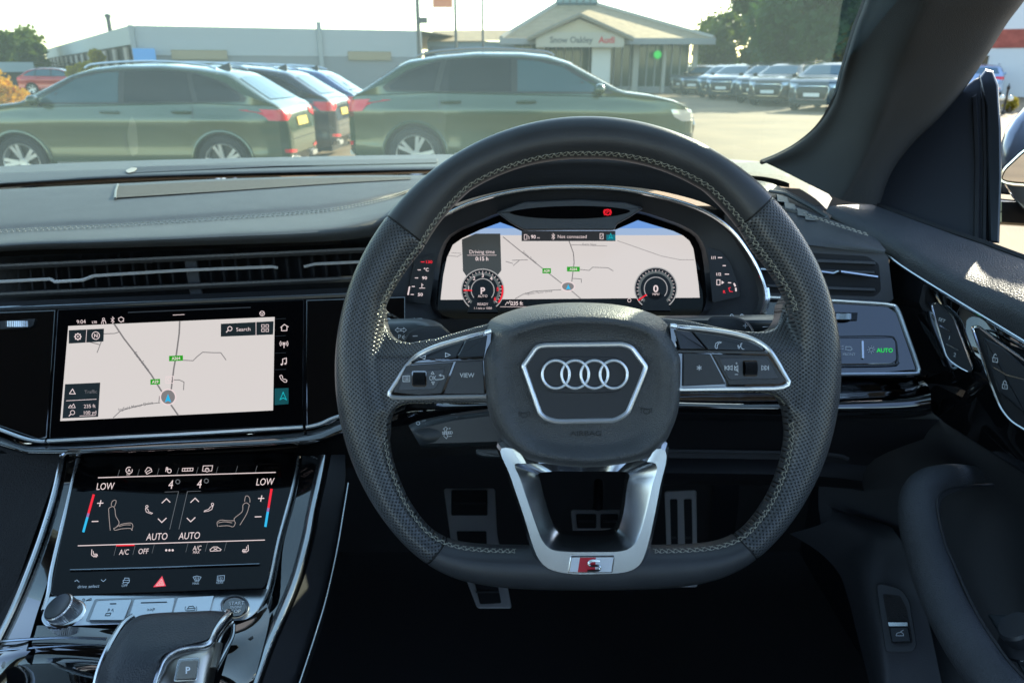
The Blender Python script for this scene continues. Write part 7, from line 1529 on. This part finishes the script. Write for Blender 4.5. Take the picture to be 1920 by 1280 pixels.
edge = [(426, 1147, .519, 7), (430, 1152, .515, 8), (418, 1165, .506, 9), (403, 1184, .497, 10), (394, 1200, .490, 10), (384, 1208, .486, 9), (350, 1212, .482, 9), (325, 1220, .478, 9), (307, 1236, .474, 8), (298, 1256, .470, 8), (290, 1280, .467, 8), (280, 1310, .463, 8)]
pp = smooth([V(p[:3]) for p in edge], 6); rr = smooth([V((p[3], 0, 0)) for p in edge], 6)
m = MB(); m.tube([P(*p) for p in pp], [r_.x*.5/FPX for r_ in rr], 12); m.build('chrome_edge', M_SATIN, gs, sharp=80)
m = MB(); m.tube(smooth([P(*p) for p in [(250, 1154, .514), (232, 1168, .508), (214, 1195, .497), (200, 1222, .488), (187, 1255, .482), (179, 1290, .477), (175, 1330, .473)]], 6), .0022, 8); m.build('chrome_edge', M_SATIN, gs)
m = MB(); m.loft([[P(*p) for p in c] for c in ([(300, 1240, .473), (322, 1222, .480), (360, 1214, .484), (392, 1208, .489), (402, 1196, .494)], [(292, 1275, .467), (318, 1240, .474), (360, 1232, .477), (392, 1228, .483), (410, 1222, .492)], [(280, 1320, .462), (320, 1290, .464), (355, 1290, .466), (385, 1290, .472), (400, 1285, .484)], [(275, 1350, .46), (315, 1350, .46), (355, 1350, .46), (380, 1350, .468), (390, 1350, .48)])], 24, 5, cross=6); m.build('metal_front', mat('warm_satin_metal', (.50, .47, .42), .28, 1, rnoise=.05), gs, sharp=70)
Pp = Plane(P(330, 1240, .470), P(375, 1235, .474), P(350, 1275, .4635))
m = MB(); m.prism(Pp, rounded([(334, 1234), (376, 1231), (370, 1275), (325, 1277)], 5), -.001, .0016, 1.5, .0008); pb = m.build('park_button_frame', M_SATIN, gs)
m = MB(); m.prism(Pp, rounded([(338, 1239), (372, 1236), (367, 1271), (330, 1273)], 4), .001, .0030, 1.5, .001); m.build('park_button', mat('warm_grey_key', (.20, .19, .17), .45), pb)
m = MB(); m.text(Pp, 'P', 352, 1255.5, 12.5, 0, off=.0033, bold=True); m.build('park_letter', M_BRIGHT, pb, smoothf=False)
m = MB(); m.loft([[P(*p) for p in c] for c in ([(436, 1160, .516), (420, 1180, .505), (408, 1200, .496), (404, 1230, .488)], [(438, 1168, .519), (436, 1195, .512), (425, 1218, .505), (412, 1245, .495)], [(434, 1200, .520), (425, 1225, .514), (412, 1250, .508), (400, 1275, .50)])], 16, 5, cross=5); m.build('gloss_side', M_PIANO, gs)
m = MB(); m.tube(smooth([P(437, 1166, .515), P(418, 1188, .502), P(410, 1205, .495)], 4), .0011, 6); m.tube(smooth([P(439, 1170, .517), P(437, 1192, .511), P(424, 1218, .503), P(404, 1254, .49)], 4), .0010, 6); m.build('side_trim', M_SATIN, gs)
m = MB(); m.tube([P(411, 1205, .492), P(406, 1230, .487), P(401, 1252, .482)], .0024, 8); m.build('release_trigger', mat('warm_satin_metal'), gs)
m = MB(); m.loft([[P(240, 1168, .52), P(340, 1150, .525), P(430, 1150, .53)], [P(220, 1230, .54), P(330, 1230, .55), P(430, 1215, .55)], [P(180, 1330, .52), P(300, 1330, .52), P(400, 1320, .53)]], 12, 4); m.build('selector_base', M_PIANO, gs)

# ================================================================== PEDALS AND FOOTWELL
M_PED = mat('pedal_steel', (.72, .69, .66), .4, .4)
def pedal(name, outline, slots, d0, d1, label):
    xs_ = [p[0] for p in outline]; ys_ = [p[1] for p in outline]
    pl = Plane(P(min(xs_), min(ys_), d0), P(max(xs_), min(ys_), d0), P(min(xs_), max(ys_), d1))
    o = empty(name, pl.at(sum(xs_)/len(xs_), max(ys_)), label, 'pedal')
    m = MB(); m.prism(pl, rounded(outline, 6), -.006, 0, 2, .002); m.build('metal_plate', M_PED, o)
    m = MB()
    for s in slots: m.prism(pl, rounded(s, 3), -.001, .003, 1.5, .001)
    m.build('rubber_pads', M_TYRE, o)
    m = MB()
    for s in slots:
        y = sum(p[1] for p in s)/len(s); x0 = min(p[0] for p in s)+4; x1 = max(p[0] for p in s)-4
        m.prism(pl, [(x0, y-2), (x1, y-2), (x1, y+2), (x0, y+2)], .002, .005, .8, .001)
    m.build('pad_ribs', mat('worn_rubber', (.05, .05, .05), .5), o); return pl, o
pedal('foot_rest', [(832, 915), (928, 915), (932, 1000), (960, 1140), (895, 1140), (845, 1010)], [[(846, 918), (914, 918), (914, 966), (846, 966)], [(856, 995), (912, 995), (914, 1070), (866, 1070)], [(888, 1085), (932, 1088), (940, 1130), (900, 1132)]], 1.30, 1.02, 'metal foot rest with black rubber pads at the left of the footwell')
_, bp_ = pedal('brake_pedal', [(1070, 955), (1168, 955), (1166, 1012), (1076, 1012)], [[(1080, 963), (1118, 963), (1118, 990), (1082, 990)], [(1126, 963), (1160, 963), (1158, 990), (1126, 990)]], 1.18, 1.10, 'steel brake pedal with rubber studs seen through the lower spoke')
pedal('accelerator_pedal', [(1246, 920), (1306, 918), (1308, 1100), (1252, 1100)], [[(1256, 935), (1270, 935), (1272, 1080), (1260, 1080)], [(1282, 935), (1297, 935), (1299, 1080), (1286, 1080)]], 1.22, 1.10, 'narrow metal accelerator pedal right of the lower spoke')
m = MB(); m.tube([P(1122, 905, 1.3), P(1122, 940, 1.2), P(1120, 965, 1.18)], .008, 8); m.build('pedal_arm', M_MATTE, bp_)
